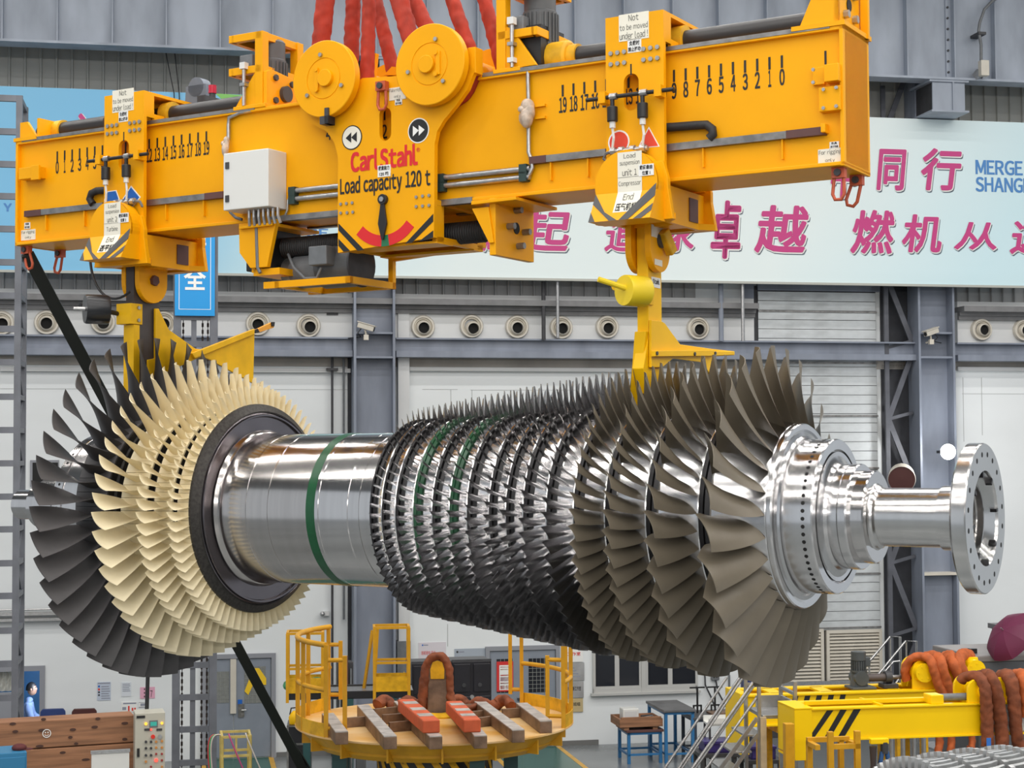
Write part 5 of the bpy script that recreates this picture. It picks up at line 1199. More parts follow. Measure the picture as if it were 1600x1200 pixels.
# black sling tag line from the left corner down to the floor
a = BEAM.w(*(lambda q: (q[0], -.2, q[1]))(P(43, 397, -.2)))
d = ray(484, 1222); b = EYE+d*(24.5/d.y)
tl = bpy.data.objects.new('tag_line', None); COL.objects.link(tl); tl.location = b; tag(tl, 'long black flat sling running from the left beam corner down past the turbine blades', 'sling')
e = MB().bar(a-b, (0, 0, 0), .13, .03, (0, -1, .3)); e.obj('webbing', mat('sling_black', (.012, .016, .014), .6), tl)
d2 = ray(362, 1003); m_ = EYE+d2*(((a+(b-a)*.72).y)/d2.y)-b; d3 = ray(497, 1222); b3 = EYE+d3*(24.5/d3.y)-b
MB().bar(m_, b3, .035, .02).obj('webbing', MATS['sling_black'], tl)
# ---------------------------------------------------------------- things on and against the wall, at floor level
fab = mat('blue_office', (.03, .16, .36), .5, noise=.1)
# office behind the doorway
ofl = MB(); xo0 = -8.2; dpt = 3.0
ofl.box(xo0, xo1+.9, dpt, dpt+.1, 0, zo1+.5).box(xo1+.55, xo1+.65, .36, dpt, 0, zo1+.5).box(xo0-.1, xo0, .36, dpt, 0, zo1+.5).box(xo0, xo1+.9, .36, dpt, zo1+.3, zo1+.4)
struct('wall_office', ofl, fab, WALL)
dfr = MB(); t_ = .10
dfr.box(xo1, xo1+t_, -.06, .1, 0, zo1+t_).box(wp(-30, 1100)[0], xo1, -.06, .1, zo1, zo1+t_); xw = wp(31, 1100)[0]; dfr.box(xw-.06, xw, -.06, .1, 0, zo1)
frm_m = mat('door_frame_grey', (.27, .28, .31), .5)
struct('door_3', dfr, frm_m, WALL)
wn = MB(); xa = wp(-30, 1100)[0]; xb = xw-.06; zs_ = wp(0, 1083)[1]
wn.box(xa, xb, -.02, .12, zs_-.06, zs_).box(xa, xb, 0, .10, 0, zs_-.06)
wob = struct('window_3', wn, frm_m, WALL)
lite = MB().box(wp(52, 1100)[0], xo1+.52, dpt-.06, dpt-.01, 0, zo1+.2); lite.obj('pale_panel', mat('office_pale', (.05, .32, .62), .5), bpy.data.objects['wall_office'])
cx_, cz_ = wp(8, 1060)
cl = thing('hanging_cloth', 'pale cloth hanging in the office window behind the left mast', 'cloth', WALL, cx_, .18, cz_-.28)
cm = MB(); rws = []
for i in range(7):
    rws.append([(-.16+.04*j, .03*math.sin(j*2.1+i), .09*i*1.0) for j in range(9)])
cm.grid(rws).obj('cloth', mat('cloth_pale', (.55, .55, .50), .8), cl).modifiers.new('s', 'SOLIDIFY').thickness = .01
# small dark opening behind the dark blades
x0, z1 = wp(47, 719, .03); x1, z0 = wp(92, 760, .03)
w2 = MB().box(x0, x1, -.03, .0, z0, z1); W2 = struct('window_2', w2, frm_m, WALL); MB().box(x0+.05, x1-.02, -.035, -.03, z0, z1-.05).obj('pane', hole, W2)
# sliding window below the compressor
x0, z1 = wp(926, 1008, .04); x1, z0 = wp(1090, 1078, .04)
wf = MB().box(x0, x1, -.06, .0, z0, z0+.10).box(x0, x1, -.06, 0, z1-.06, z1).box(x0, x0+.05, -.06, 0, z0, z1).box(x1-.05, x1, -.06, 0, z0, z1)
alu = mat('aluminium_frame', (.58, .58, .56), .4, .3)
W1 = struct('window_1', wf, alu, WALL)
gl = mat('dark_glass', (.02, .022, .028), .08)
pc = [wp(p_, 1050, .04)[0] for p_ in (927, 964, 1002, 1009, 1047, 1090)]
for a_, b_ in ((pc[0], pc[1]), (pc[1], pc[2]), (pc[3], pc[4]), (pc[4], pc[5])):
    s_ = MB(); s_.box(a_, a_+.05, -.05, -.01, z0+.1, z1).box(b_-.05, b_, -.05, -.01, z0+.1, z1).box(a_+.05, b_-.05, -.05, -.01, z0+.1, z0+.14); s_.obj('sash', alu, W1)
    MB().box(a_+.05, b_-.05, -.03, -.02, z0+.14, z1-.06).obj('pane', gl, W1)
MB().box(pc[2], pc[3], -.07, 0, z0, z1).obj('mullion', alu, W1); MB().box(x0-.05, x1+.05, -.12, 0, z0-.05, z0).obj('sill', alu, W1)
# grey steel doors
drm = mat('door_grey', (.235, .265, .315), .45, noise=.08)
mesh_m = mat('mesh_glass', (.23, .24, .23), .3, noise=.2, nscale=20)
def wire(mb, x0, x1, z0, z1, st, y):
    n = int((x1-x0)/st)
    for i in range(1, n): mb.box(x0+i*st-.004, x0+i*st+.004, y-.004, y, z0, z1)
    n = int((z1-z0)/st)
    for i in range(1, n): mb.box(x0, x1, y-.004, y, z0+i*st-.004, z0+i*st+.004)
    return mb
def dbl_door(n, pl, pr, ptop, split, wins, tone):
    x0, zt = wp(pl, ptop, .03); x1, _ = wp(pr, ptop, .03)
    f = MB().box(x0-.09, x0, -.07, 0, 0, zt+.09).box(x1, x1+.09, -.07, 0, 0, zt+.09).box(x0, x1, -.07, 0, zt, zt+.09)
    D = struct('door_%d' % n, f, frm_m, WALL)
    xs = [x0]+[wp(s, 1100, .03)[0] for s in split]+[x1]
    for i in range(len(xs)-1):
        lf = MB().box(xs[i]+.01, xs[i+1]-.01, -.035, 0, .03, zt-.01).obj('leaf', drm, D, bev=.004)
        (wa, wb2, wt, wbt) = wins[i]
        a_, zt2 = wp(wa, wt, .04); b_, zb2 = wp(wb2, wbt, .04)
        MB().box(a_, b_, -.042, -.034, zb2, zt2).obj('glazing', mesh_m if tone else gl, lf)
        o_ = wire(MB(), a_, b_, zb2, zt2, .085, -.043).obj('wire_mesh', mat('mesh_wire', (.34, .35, .33), .5, .5), lf); o_['kind'] = 'stuff'
    return D, xs, zt
D2, xs_, zt_ = dbl_door(2, 322, 424, 1030, (365,), ((325, 358, 1050, 1098), (382, 415, 1042, 1098)), True)
ms_ = MB(); wbox(ms_, 360, 1030, 369, 1115, .03, .075); ms_.obj('pale_strip', cream, D2)
tp_ = MB().prism([wp(px, py, .05) for px, py in ((392, 1044), (405, 1044), (415, 1058), (415, 1070), (408, 1070), (396, 1058), (386, 1086), (382, 1082), (394, 1056)) ], -.052, -.045)
MB().prism([wp(px, py, .05) for px, py in ((394, 1044), (405, 1044), (416, 1060), (416, 1070), (409, 1070), (393, 1052))], -.052, -.045).obj('yellow_tape', mat('tape_yellow', (.85, .55, .02), .5), D2)
MB().prism([wp(px, py, .05) for px, py in ((393, 1052), (400, 1060), (388, 1086), (382, 1080))], -.052, -.045).obj('yellow_tape', MATS['tape_yellow'], D2)
hx, hz = wp(377, 1109, .05); MB().box(hx-.06, hx+.06, -.06, -.035, hz-.15, hz+.12).obj('lock_plate', strip, D2); MB().cyl((hx, -.11, hz), (hx+.1, -.11, hz), .015, 8).obj('handle', zinc, D2)
hx, hz = wp(375, 1097, .05); MB().box(hx-.045, hx+.045, -.05, -.045, hz-.05, hz+.05).obj('blue_tag', blu, D2)
D4, xs_, zt_ = dbl_door(4, 765, 868, 1017, (817,), ((776, 801, 1030, 1082), (826, 858, 1029, 1081)), False)
hx, hz = wp(812, 1092, .05); MB().box(hx-.05, hx+.14, -.09, -.035, hz-.02, hz+.02).obj('handle', dkg, D4)
# posters and notices
def poster(nm, lab, pa, pb, m, out=.012, y=0.0, extra=None):
    x0, z1 = wp(pa[0], pa[1], out+y); x1, z0 = wp(pb[0], pb[1], out+y); w = x1-x0; h = z1-z0
    t = thing(nm, lab, 'poster', WALL, x0, -y, z0); MB().box(0, w, -out, 0, 0, h).obj('sheet', m, t)
    if extra:
        for (u0, u1, v0, v1, mm) in extra: MB().box(u0*w, u1*w, -out-.002, -out, v0*h, v1*h).obj('print', mm, t)
    return t, w, h
ltb = mat('paper_blue', (.50, .56, .66), .6); lw_ = mat('paper_pale', (.66, .70, .75), .6); pk = mat('paper_pink', (.72, .38, .50), .6); pr2 = mat('paper_rose', (.66, .62, .66), .6)
gr5 = mat('print_grey', (.28, .30, .36), .6)
lines = lambda n, u0=.2, u1=.92, v0=.08, v1=.85, m=None: [(u0, u1-.15*((i*7) % 3)/3, v0+(v1-v0)*i/n, v0+(v1-v0)*(i+.45)/n, m or gr5) for i in range(n)]
poster('wall_notice', 'blue-grey notice with coloured dots on the white wall', (152, 1066), (173, 1094), ltb, extra=lines(6, .3, .95)+[(.06, .2, .72, .82, blu), (.06, .2, .55, .66, red), (.06, .2, .40, .5, dkg), (.06, .2, .25, .34, dkg), (.05, .95, .9, .97, gr5)])
poster('wall_notice', 'pale sheet of text on the white wall, upper of two sheets', (190, 1066), (205, 1088), lw_, extra=lines(5, .1, .9, .35, .95))
t, w, h = poster('wall_notice', 'pink notice on the white wall behind a hanging rope', (219, 1074), (242, 1091), pk, extra=[(.26, .33, .75, .9, ink), (.26, .33, .42, .58, ink), (.26, .33, .1, .26, ink)]); text_mesh('7', (.68*w, .84*w, .12*h, .7*h), -.014, ink, 'lettering', t)
poster('wall_notice', 'white safety notice with red marks on the wall above the control cabinet', (190, 1097), (214, 1112), papw, extra=[(.1, .95, .78, .92, gr5), (.42, .52, .1, .6, red), (.66, .76, .1, .4, red), (.82, .92, .1, .4, red), (.05, .3, .2, .5, gr5)])
poster('wall_notice', 'tiny framed notice on the wall right of the safety notice', (217, 1097), (229, 1105), papw, extra=[(.2, .85, .25, .75, gr5), (0, 1, .9, 1, gr5), (0, 1, 0, .1, gr5)])
t, w, h = poster('wall_sign', 'pale pink sign with red lettering on the wall above the black cabinets', (654, 1004), (697, 1042), pr2, extra=[(.12, .17, .86, .92, blu), (.18, .35, .87, .91, gr5)])
text_mesh('班前班中 安全', (.1*w, .62*w, .5*h, .66*h), -.014, redt, 'lettering', t); text_mesh('安全作业', (.42*w, .86*w, .3*h, .46*h), -.014, redt, 'lettering', t); text_mesh('确认 准确', (.16*w, .6*w, .1*h, .26*h), -.014, redt, 'lettering', t)
t, w, h = poster('wall_sign', 'grey workshop sign with dark lettering beside the double door', (710, 1014), (761, 1036), mat('sign_grey', (.42, .47, .54), .4, .3), extra=[(.06, .12, .72, .86, dkg), (.14, .30, .74, .84, gr5)]); text_mesh('重庆技能工作室', (.14*w, .88*w, .14*h, .42*h), -.014, ink, 'lettering', t, bold=.02)
t, w, h = poster('door_poster', 'red and white notice taped inside the window of the double door', (776, 1034), (802, 1080), mat('poster_red', (.62, .03, .03), .5), out=.008, y=.05, extra=[(.16, .94, .05, .88, papw), (.22, .86, .80, .83, red), (.22, .86, .72, .75, mat('poster_orange', (.8, .35, .05), .5)), (.72, .9, .62, .70, grn), (.22, .88, .52, .56, red), (.22, .88, .34, .48, pk), (.25, .85, .36, .46, papw), (.22, .5, .08, .20, red), (.54, .88, .08, .2, red), (.22, .9, .25, .3, red)])
pm_ = mat('plaque_steel', (.60, .61, .62), .3, .6, noise=.2, nscale=4)
for i, (a, b, mm, tx) in enumerate((((883, 1013), (911, 1034), papw, '工作室'), ((882, 1036), (913, 1063), pm_, ''), ((881, 1066), (912, 1090), pm_, '劳模创新工作室'), ((881, 1092), (911, 1112), mat('plaque_gold', (.72, .58, .32), .35, .5), '先进班组'))):
    t, w, h = poster('wall_plaque', ('uppermost white plaque with red letters right of the double door', 'second steel plaque from the top right of the double door', 'third steel plaque from the top right of the double door', 'lowest gold plaque right of the double door')[i], a, b, mm, out=.03)
    if tx: text_mesh(tx, (.12*w, .86*w, .45*h, .72*h), -.032, redt if i == 0 else ink, 'lettering', t, bold=.01)
    else:
        for k in range(4): MB().box(.15*w, (.8-.1*k)*w, -.032, -.03, (.2+.16*k)*h, (.26+.16*k)*h).obj('print', gr5, t)
x, z = wp(605, 1060, .1)
sb_ = thing('switch_cabinet', 'grey electrical cabinet with yellow warning triangle beside the left-hand column', 'cabinet', WALL, wp(619, 1100, .1)[0], 0, wp(619, 1068, .1)[1]); w = wp(640, 1100, .1)[0]-wp(619, 1100, .1)[0]
MB().box(0, w, -.3, -.26, 0, .9).obj('door', gry, sb_); MB().box(0, w, -.26, 0, 0, .9).obj('body', gry, sb_); MB().prism([(w*.3, .08), (w*.7, .08), (w*.5, .28)], -.303, -.30).obj('warning_triangle', MATS['tape_yellow'], sb_)
# ---------------------------------------------------------------- chairs by the wall
def chair(px, py, m, lab):
    fr = depth_frame(px, 33.2, WALL.rz)
    t = thing('plastic_chair', lab, 'chair', fr, 0, 0, 0)
    MB().prism([(-.24, .46), (.24, .46), (.22, .84), (.18, .88), (-.18, .88), (-.22, .84)], .20, .24).obj('backrest', m, t, bev=.01); MB().prism([(-.14, .56), (.14, .56), (.14, .78), (-.14, .78)], .185, .2).obj('back_panel', m, t, bev=.01)
    MB().box(-.24, .24, -.24, .22, .42, .46).obj('seat', m, t, bev=.01)
    for sx_ in (-1, 1):
        for sy in (-1, 1): MB().cyl((sx_*.2, sy*.2, .42), (sx_*.23, sy*.23, 0), .015, 8).obj('leg', dkg, t)
    t.scale = (1.1, 1.1, 1.40)
    return t
chair(84, 1105, mat('chair_blue', (.02, .045, .17), .4), 'navy blue plastic chair by the white wall behind the plank crate'); chair(133, 1103, mat('chair_maroon', (.075, .02, .018), .4), 'dark maroon plastic chair by the white wall behind the plank crate')
# ---------------------------------------------------------------- person in the office
def person():
    dz = WALL.ex*0
    x, _ = WALL.p(41, 1100, 1.2); t = thing('person', 'person with dark hair in a pale blue shirt sitting sideways in the blue office doorway', 'person', WALL, x, 1.2, 0)
    skin = mat('skin', (.40, .24, .17), .5); hair = mat('hair_black', (.012, .011, .012), .5); shirt = mat('shirt_blue', (.22, .32, .56), .8, noise=.15, nscale=12, bump=.2, bscale=10); trou = mat('trousers_dark', (.03, .035, .05), .8)
    S = 1.0
    def skinmesh(name, pts, edges, rad, m, root=0):
        me = bpy.data.meshes.new(name); me.from_pydata(pts, edges, []); o = bpy.data.objects.new(name, me); COL.objects.link(o); o.parent = t; me.materials.append(m)
        sk = o.modifiers.new('skin', 'SKIN'); 
        if not me.skin_vertices: 
            bm_ = bmesh.new(); bm_.from_mesh(me); bm_.verts.layers.skin.verify(); bm_.to_mesh(me); bm_.free()
        for i, r in enumerate([(q[0]*1.35, q[1]*1.35) if isinstance(q, tuple) else q*1.3 for q in rad]): me.skin_vertices[0].data[i].radius = (r, r) if not isinstance(r, tuple) else r; me.skin_vertices[0].data[i].use_root = (i == root)
        s = o.modifiers.new('sub', 'SUBSURF'); s.levels = 2; s.render_levels = 2; sk.use_smooth_shade = True
        return o
    # facing +x; seat .45
    zs = .47
    body = [(0, 0, zs+.05), (.01, 0, zs+.25), (.03, 0, zs+.46), (.05, 0, zs+.56), (.075, 0, zs+.66),
            (.04, -.19, zs+.50), (.12, -.24, zs+.26), (.34, -.17, zs+.20), (.04, .19, zs+.50), (.12, .24, zs+.26), (.34, .17, zs+.20),
            (.0, -.10, zs+.02), (.44, -.12, zs+.02), (.42, -.12, .08), (.0, .10, zs+.02), (.44, .12, zs+.02), (.42, .12, .08), (.52, -.12, .05), (.52, .12, .05)]
    ed = [(0, 1), (1, 2), (2, 3), (3, 4), (2, 5), (5, 6), (6, 7), (2, 8), (8, 9), (9, 10), (0, 11), (11, 12), (12, 13), (0, 14), (14, 15), (15, 16), (13, 17), (16, 18)]
    rad = [(.15, .13), (.14, .115), (.15, .11), .07, .052, .065, .052, .042, .065, .052, .042, .10, .078, .05, .10, .078, .05, .035, .035]
    o = skinmesh('body', body, ed, rad, shirt)
    for nm, ii, m in (('forearm', (6, 7), skin), ('forearm', (9, 10), skin)):
        a = Vector(body[ii[0]]); b = Vector(body[ii[1]]); MB().tube([a+(b-a)*.35, a+(b-a)*.7, b, b+(b-a)*.1], .05, 10, rs=[.055, .049, .042, .035]).obj(nm, skin, o, 60)
        mb = MB(); d = (b-a).normalized(); mb.tube([b, b+d*.05, b+d*.10], .04, 8, rs=[.036, .042, .036]); 
        for k in range(4): q_ = b+d*.09+Vector((0, (k-1.5)*.02, 0)); mb.tube([q_, q_+d*.045+Vector((0, 0, -.01)), q_+d*(.07+.01*(k in (1, 2)))+Vector((0, 0, -.035))], .009, 6)
        mb.tube([b+d*.03+Vector((0, .03, 0)), b+d*.07+Vector((0, .055, -.01)), b+d*.1+Vector((0, .055, -.03))], .011, 6); mb.obj('hand', skin, o, 60)
    for s in (-1, 1): MB().tube([(.05, s*.10, zs+.03), (.3, s*.115, zs+.035), (.45, s*.12, zs+.0), (.43, s*.12, .3), (.42, s*.12, .1)], .1, 12, rs=[.115, .10, .085, .072, .06]).obj('trouser_leg', trou, o, 60); MB().prism([(.34, 0), (.62, 0), (.62, .06), (.45, .12), (.34, .1)], s*.12-.05, s*.12+.05).obj('shoe', blk, o, bev=.015)
    hc_ = Vector((.10, 0, zs+.80)); hd = MB(); rws = []
    for i in range(13):
        a = -pi/2+pi*i/12; ring = []
        for j in range(20):
            b = 2*pi*j/20; x_ = .098*math.cos(a)*math.cos(b); y_2 = .074*math.cos(a)*math.sin(b); z_ = .122*math.sin(a)
            if z_ < 0 and x_ < 0: x_ *= .86
            if x_ > .05 and abs(y_2) < .02: 
                if -.03 < z_ < .012: x_ += .026*(1-abs(y_2)/.02)*(1 if z_ < -.005 else .5)
                if -.075 < z_ < -.055: x_ += .008
            if z_ < -.085 and x_ > 0: x_ += .012
            ring.append((hc_.x+x_, y_2, hc_.z+z_))
        rws.append(ring+[ring[0]])
    hd.grid(rws); h = hd.obj('head', skin, o, 80)
    for s in (-1, 1):
        MB().ball((hc_.x+.078, s*.032, hc_.z+.012), .012, 6).obj('eye', whti, h); MB().ball((hc_.x+.087, s*.032, hc_.z+.012), .006, 5).obj('pupil', ink, h); MB().ball((hc_.x-.005, s*.076, hc_.z-.005), .024, 6, 1.3).obj('ear', skin, h)
        MB().box(hc_.x+.078, hc_.x+.092, s*.032-.018, s*.032+.018, hc_.z+.034, hc_.z+.041).obj('eyebrow', hair, h)
    MB().box(hc_.x+.083, hc_.x+.096, -.022, .022, hc_.z-.063, hc_.z-.056).obj('mouth', mat('lip', (.28, .12, .10), .5), h)
    hr = MB(); rws = []
    for i in range(8):
        a = -.15+(pi/2+.15)*i/7; ring = []
        for j in range(21):
            b = 2*pi*j/20; k = 1.10; fx = 1.0 if math.cos(b) < .35 else (.0 if a < .55 else 1.0)
            x_ = .098*k*math.cos(a)*math.cos(b); 
            if math.cos(b) > .35 and a < .55: x_ *= .86; 
            ring.append((hc_.x+x_-.004, .074*(k if not (math.cos(b) > .35 and a < .55) else .8)*math.cos(a)*math.sin(b), hc_.z+.124*k*math.sin(a)))
        rws.append(ring)
    hr.grid(rws).obj('hair', hair, h, 80)
    lo = bpy.data.lights.new('office_fill_light', 'POINT'); lo.energy = 120; lo.shadow_soft_size = .25; lq = bpy.data.objects.new('office_fill_light', lo); COL.objects.link(lq); lq.location = WALL.w(x+.9, .75, 1.75)  # unseen fill light added to brighten the office and the seated person
    t.scale = (1.06, 1.06, 1.10)
    st = thing('office_chair', 'dark office chair under the seated person', 'chair', WALL, x, 1.2, 0)
    MB().box(-.2, .22, -.22, .22, .36, .41).obj('seat', dkg, st, bev=.02); MB().box(-.26, -.21, -.2, .2, .5, .85).obj('backrest', dkg, st, bev=.02); MB().bar((-.22, 0, .38), (-.24, 0, .55), .04).obj('back_bar', dkg, st); MB().cyl((0, 0, .04), (0, 0, .36), .03, 10).obj('column', dkg, st)
    for k in range(5): MB().bar((0, 0, .06), (.26*math.cos(k*1.257), .26*math.sin(k*1.257), .04), .04).obj('foot', dkg, st)
person()
# ---------------------------------------------------------------- the two lattice masts
mastm = mat('mast_grey', (.155, .165, .19), .5, noise=.25, nscale=3)
def mast(fr, xs_px, dep, zt, rungs, lab, w_post=.10, mids=(), y0=0.0):
    xl = fr.p(xs_px[0], 1000, y0)[0]; xr = fr.p(xs_px[1], 1000, y0)[0]
    t = thing('lattice_mast', lab, 'mast', fr, xl, y0, 0); w = xr-xl
    pm = MB().box(-w_post/2, w_post/2, -w_post/2, w_post/2, 0, zt).mesh('post', mastm)
    for (x, y) in ((w_post/2, 0), (w-w_post/2, 0), (w-w_post/2, dep), (w_post/2, dep)):
        o = bpy.data.objects.new('post', pm); COL.objects.link(o); o.parent = t; o.location = (x, y, 0)
    rf = MB().box(w_post, w-w_post, -.05, .02, -.05, .05).mesh('rung', mastm); rs_ = MB().box(w-w_post+.01, w-.01, w_post/2, dep-w_post/2, -.04, .04).mesh('side_rung', mastm)
    for i, z in enumerate(rungs):
        for (me, yy) in ((rf, 0), (rs_, 0)):
            o = bpy.data.objects.new(me.name, me); COL.objects.link(o); o.parent = t; o.location = (0, yy, z)
        if i+1 < len(rungs):
            zz = rungs[i+1]; a, b = ((w-w_post/2, .06, z), (w-w_post/2, dep-.06, zz)) if i % 2 else ((w-w_post/2, dep-.06, z), (w-w_post/2, .06, zz))
            MB().bar(a, b, .035, .035, (1, 0, 0)).obj('diagonal', mastm, t)
    return t, w
fm = depth_frame(24, 26.6, WALL.rz)
rz_ = [fm.p(10, py, 0)[1] for py in (1247, 1195, 1142, 1090, 1037, 985, 931, 880, 827, 776, 724, 672, 620, 566, 514, 462, 410, 358, 307, 257, 206, 154)]
mt, _ = mast(fm, (-62, 29), .9, rz_[-1]+.05, rz_, 'grey lattice mast standing at the left edge of the picture')
fm2 = depth_frame(305, 29.0, WALL.rz)
rz_ = [fm2.p(305, py, 0)[1] for py in (1243, 1191, 1139, 1089, 1039, 988, 938, 888, 838, 788, 738, 688, 638, 588, 538, 496)]
m2, w2_ = mast(fm2, (269, 339), .7, fm2.p(305, 330, 0)[1], rz_, 'grey lattice mast behind the turbine end carrying the blue safety sign', .13)
MB().box(w2_*.40, w2_*.52, -.03, .03, 0, rz_[-1]).obj('guide_rail', mastm, m2)
chm = mat('chain_brown', (.05, .035, .03), .6)
for fx in (.22, .66, .78):
    cmb = MB(); z = 0
    while z < rz_[-1]: cmb.box(w2_*fx-.018, w2_*fx+.018, .28, .32, z, z+.07); cmb.box(w2_*fx-.007, w2_*fx+.007, .26, .34, z+.05, z+.13); z += .12
    o = cmb.obj('chain', chm, m2); o['kind'] = 'stuff'
sgx0, sgz0 = fm2.p(273, 493, -.12); sgx1, sgz1 = fm2.p(336, 345, -.12); sg = thing('safety_sign', 'blue safety sign with large white character on the mast behind the turbine end', 'sign', fm2, sgx0, -.12, sgz0)
W = sgx1-sgx0; H = sgz1-sgz0; MB().box(0, W, 0, .03, 0, H).obj('panel', mat('sign_cyan', (.0, .29, .70), .4), sg)
ln = MB().box(.1*W, .9*W, -.002, 0, .065*H, .07*H).box(.1*W, .115*W, -.002, 0, .07*H, .97*H).box(.885*W, .9*W, -.002, 0, .07*H, .97*H); ln.obj('border_line', whti, sg)
text_mesh('全', (.22*W, .78*W, .27*H, .52*H), -.003, whti, 'lettering', sg, bold=.02); text_mesh('安', (.22*W, .78*W, .62*H, .87*H), -.003, whti, 'lettering', sg, bold=.02)
# thin rope down from the turbine
d = ray(231, 1052); a = EYE+d*(25.0/d.y); d = ray(237, 1215); b = EYE+d*(24.8/d.y); a2 = Vector((a.x, a.y, a.z+.9))
rp = bpy.data.objects.new('hanging_rope', None); COL.objects.link(rp); rp.location = b; tag(rp, 'dark rope hanging below the turbine blades in front of the control cabinet', 'rope')
MB().tube([a2-b, a-b, (a-b)*.5+Vector((-.05, 0, 0)), Vector((0, 0, 0)), Vector((.02, 0, -1.6))], .03, 8).obj('rope', blk, rp, 60)
# ---------------------------------------------------------------- left foreground
fw = depth_frame(100, 24.6, .36)
wood = mat('plank_wood', (.36, .17, .085), .65, noise=.45, nscale=3, stretch=(.35, 1, 5), bump=.25, bscale=12)
knot = mat('knot_dark', (.07, .03, .02), .7)
xa, za = fw.p(-60, 1126, 0); xb, zb = fw.p(211, 1112, 0); zt = (za+zb)/2-.055; zg1 = (fw.p(0, 1172, 0)[1]+fw.p(210, 1163, 0)[1])/2
cr_t = thing('plank_crate', 'large brown plank crate with a white smiling face, at the lower left', 'crate', fw, xa, 0, 0); w = xb-xa; hp = zt-zg1
for i in range(5):
    z1 = zt-i*hp; z0 = max(.01, z1-hp+.02)
    if z1 < .05: break
    MB().box(0, w, -.02-.008*(i % 2), .05, z0, z1).obj('plank', wood, cr_t, bev=.008)
MB().box(0, w, .05, .55, .0, zt-.02).obj('box', wood, cr_t)
rk = random.Random(3); kn_ = MB()
for (px, py) in ((68, 1124), (20, 1131), (24, 1143), (148, 1136), (195, 1130), (110, 1152), (119, 1162), (66, 1141), (195, 1155), (153, 1123), (134, 1187), (98, 1176), (62, 1166), (114, 1140)):
    x, z = fw.p(px, py, -.03); MB().prism(ell(x-xa, z, .03+.03*rk.random(), .02, 12), -.031, -.02).obj('knot', knot, cr_t)
x, z = fw.p(73, 1146, -.032); x -= xa
sm = MB(); ro = .062
for i in range(28):
    a, b = 2*pi*i/28, 2*pi*(i+1)/28; sm.prism([(x+ro*math.cos(a), z+ro*math.sin(a)), (x+ro*math.cos(b), z+ro*math.sin(b)), (x+ro*.82*math.cos(b), z+ro*.82*math.sin(b)), (x+ro*.82*math.cos(a), z+ro*.82*math.sin(a))], -.034, -.031)
for s in (-1, 1): sm.prism(ell(x+s*.018, z+.014, .009, .011, 10), -.034, -.031)
for i in range(8):
    a, b = pi*1.15+pi*.7*i/8, pi*1.15+pi*.7*(i+1)/8; sm.prism([(x+.036*math.cos(a), z+.036*math.sin(a)), (x+.036*math.cos(b), z+.036*math.sin(b)), (x+.028*math.cos(b), z+.028*math.sin(b)), (x+.028*math.cos(a), z+.028*math.sin(a))], -.034, -.031)
tag(sm.obj('smiling_face', whti, cr_t), 'white painted smiling face', kind=None)
cr_t.children[-1]['kind'] = 'stuff'
fb = depth_frame(20, 22.5, .36); x0, z1 = fb.p(-40, 1180, 0); x1, _ = fb.p(42, 1180, 0)
bc_ = thing('tool_cabinet', 'blue metal cabinet at the lower left corner in front of the plank crate', 'cabinet', fb, x0, 0, 0); w = x1-x0
bcm = mat('cabinet_blue', (.03, .19, .36), .4); MB().box(0, w, 0, .6, 0, z1).obj('body', bcm, bc_, bev=.01); MB().box(.02, w-.02, -.015, 0, z1-.45, z1-.06).obj('drawer', bcm, bc_, bev=.005); MB().box(.02, w-.02, -.015, 0, .1, z1-.47).obj('door', bcm, bc_, bev=.005)
x, z = fb.p(30, 1175, .2)
cap = thing('cap', 'dark red cloth cap lying on the blue cabinet', 'cap', fb, x, .2, z1); MB().ball((0, 0, .03), .10, 8, .55).obj('crown', mat('cap_red', (.10, .02, .02), .8), cap, 60); MB().prismz(ell(.08, 0, .1, .08, 14), 0, .012).obj('brim', MATS['cap_red'], cap)
fwb = depth_frame(172, 22.5, .3); x0, z1 = fwb.p(143, 1176, 0); x1, _ = fwb.p(202, 1174, 0)
wb2 = thing('white_board', 'white board leaning in front of the plank crate', 'board', fwb, x0, 0, 0); MB().box(0, x1-x0, 0, .03, 0, z1).obj('panel', whtb, wb2); MB().box(-.01, x1-x0+.01, -.01, .04, z1-.02, z1+.02).obj('top_edge', zinc, wb2)
for s in (0, x1-x0-.04): MB().bar((s+.02, .03, z1-.1), (s+.02, .5, 0), .04).obj('leg', zinc, wb2)
# control cabinet
fc = depth_frame(235, 24.5, .28); x0, z1 = fc.p(211, 1115, 0); x1, _ = fc.p(258, 1112, 0); w = x1-x0
cc_ = thing('control_cabinet', 'beige control cabinet with lit buttons and a small display', 'cabinet', fc, x0, 0, 0)
beig = mat('cabinet_beige', (.50, .48, .40), .45); MB().box(0, w, 0, .4, 0, z1).obj('body', beig, cc_, bev=.008)
def cpx(px, py): x, z = fc.p(px, py, -.01); return x-x0, z
amber = mat('lamp_amber', (.8, .4, .05), .4, emit=((1, .5, .05), 1.0)); redl = mat('lamp_red_lit', (.8, .05, .05), .4, emit=((1, .08, .05), 1.4)); ltm = mat('button_red', (.35, .03, .03), .4); orm = mat('button_orange', (.6, .25, .06), .4)
for (px, py, m, r) in ((228, 1131, amber, .022), (253, 1130, amber, .02), (236, 1140, redl, .015), (244, 1188, redl, .026), (244, 1159, orm, .018), (253, 1158, orm, .018), (244, 1168, orm, .018), (253, 1168, orm, .018), (244, 1178, ltm, .016), (253, 1178, ltm, .016), (253, 1188, ltm, .016), (228, 1190, orm, .018), (236, 1198, ltm, .016), (253, 1198, orm, .016)):
    x, z = cpx(px, py); MB().cyl((x, -.02, z), (x, 0, z), r, 12).obj('button', m, cc_)
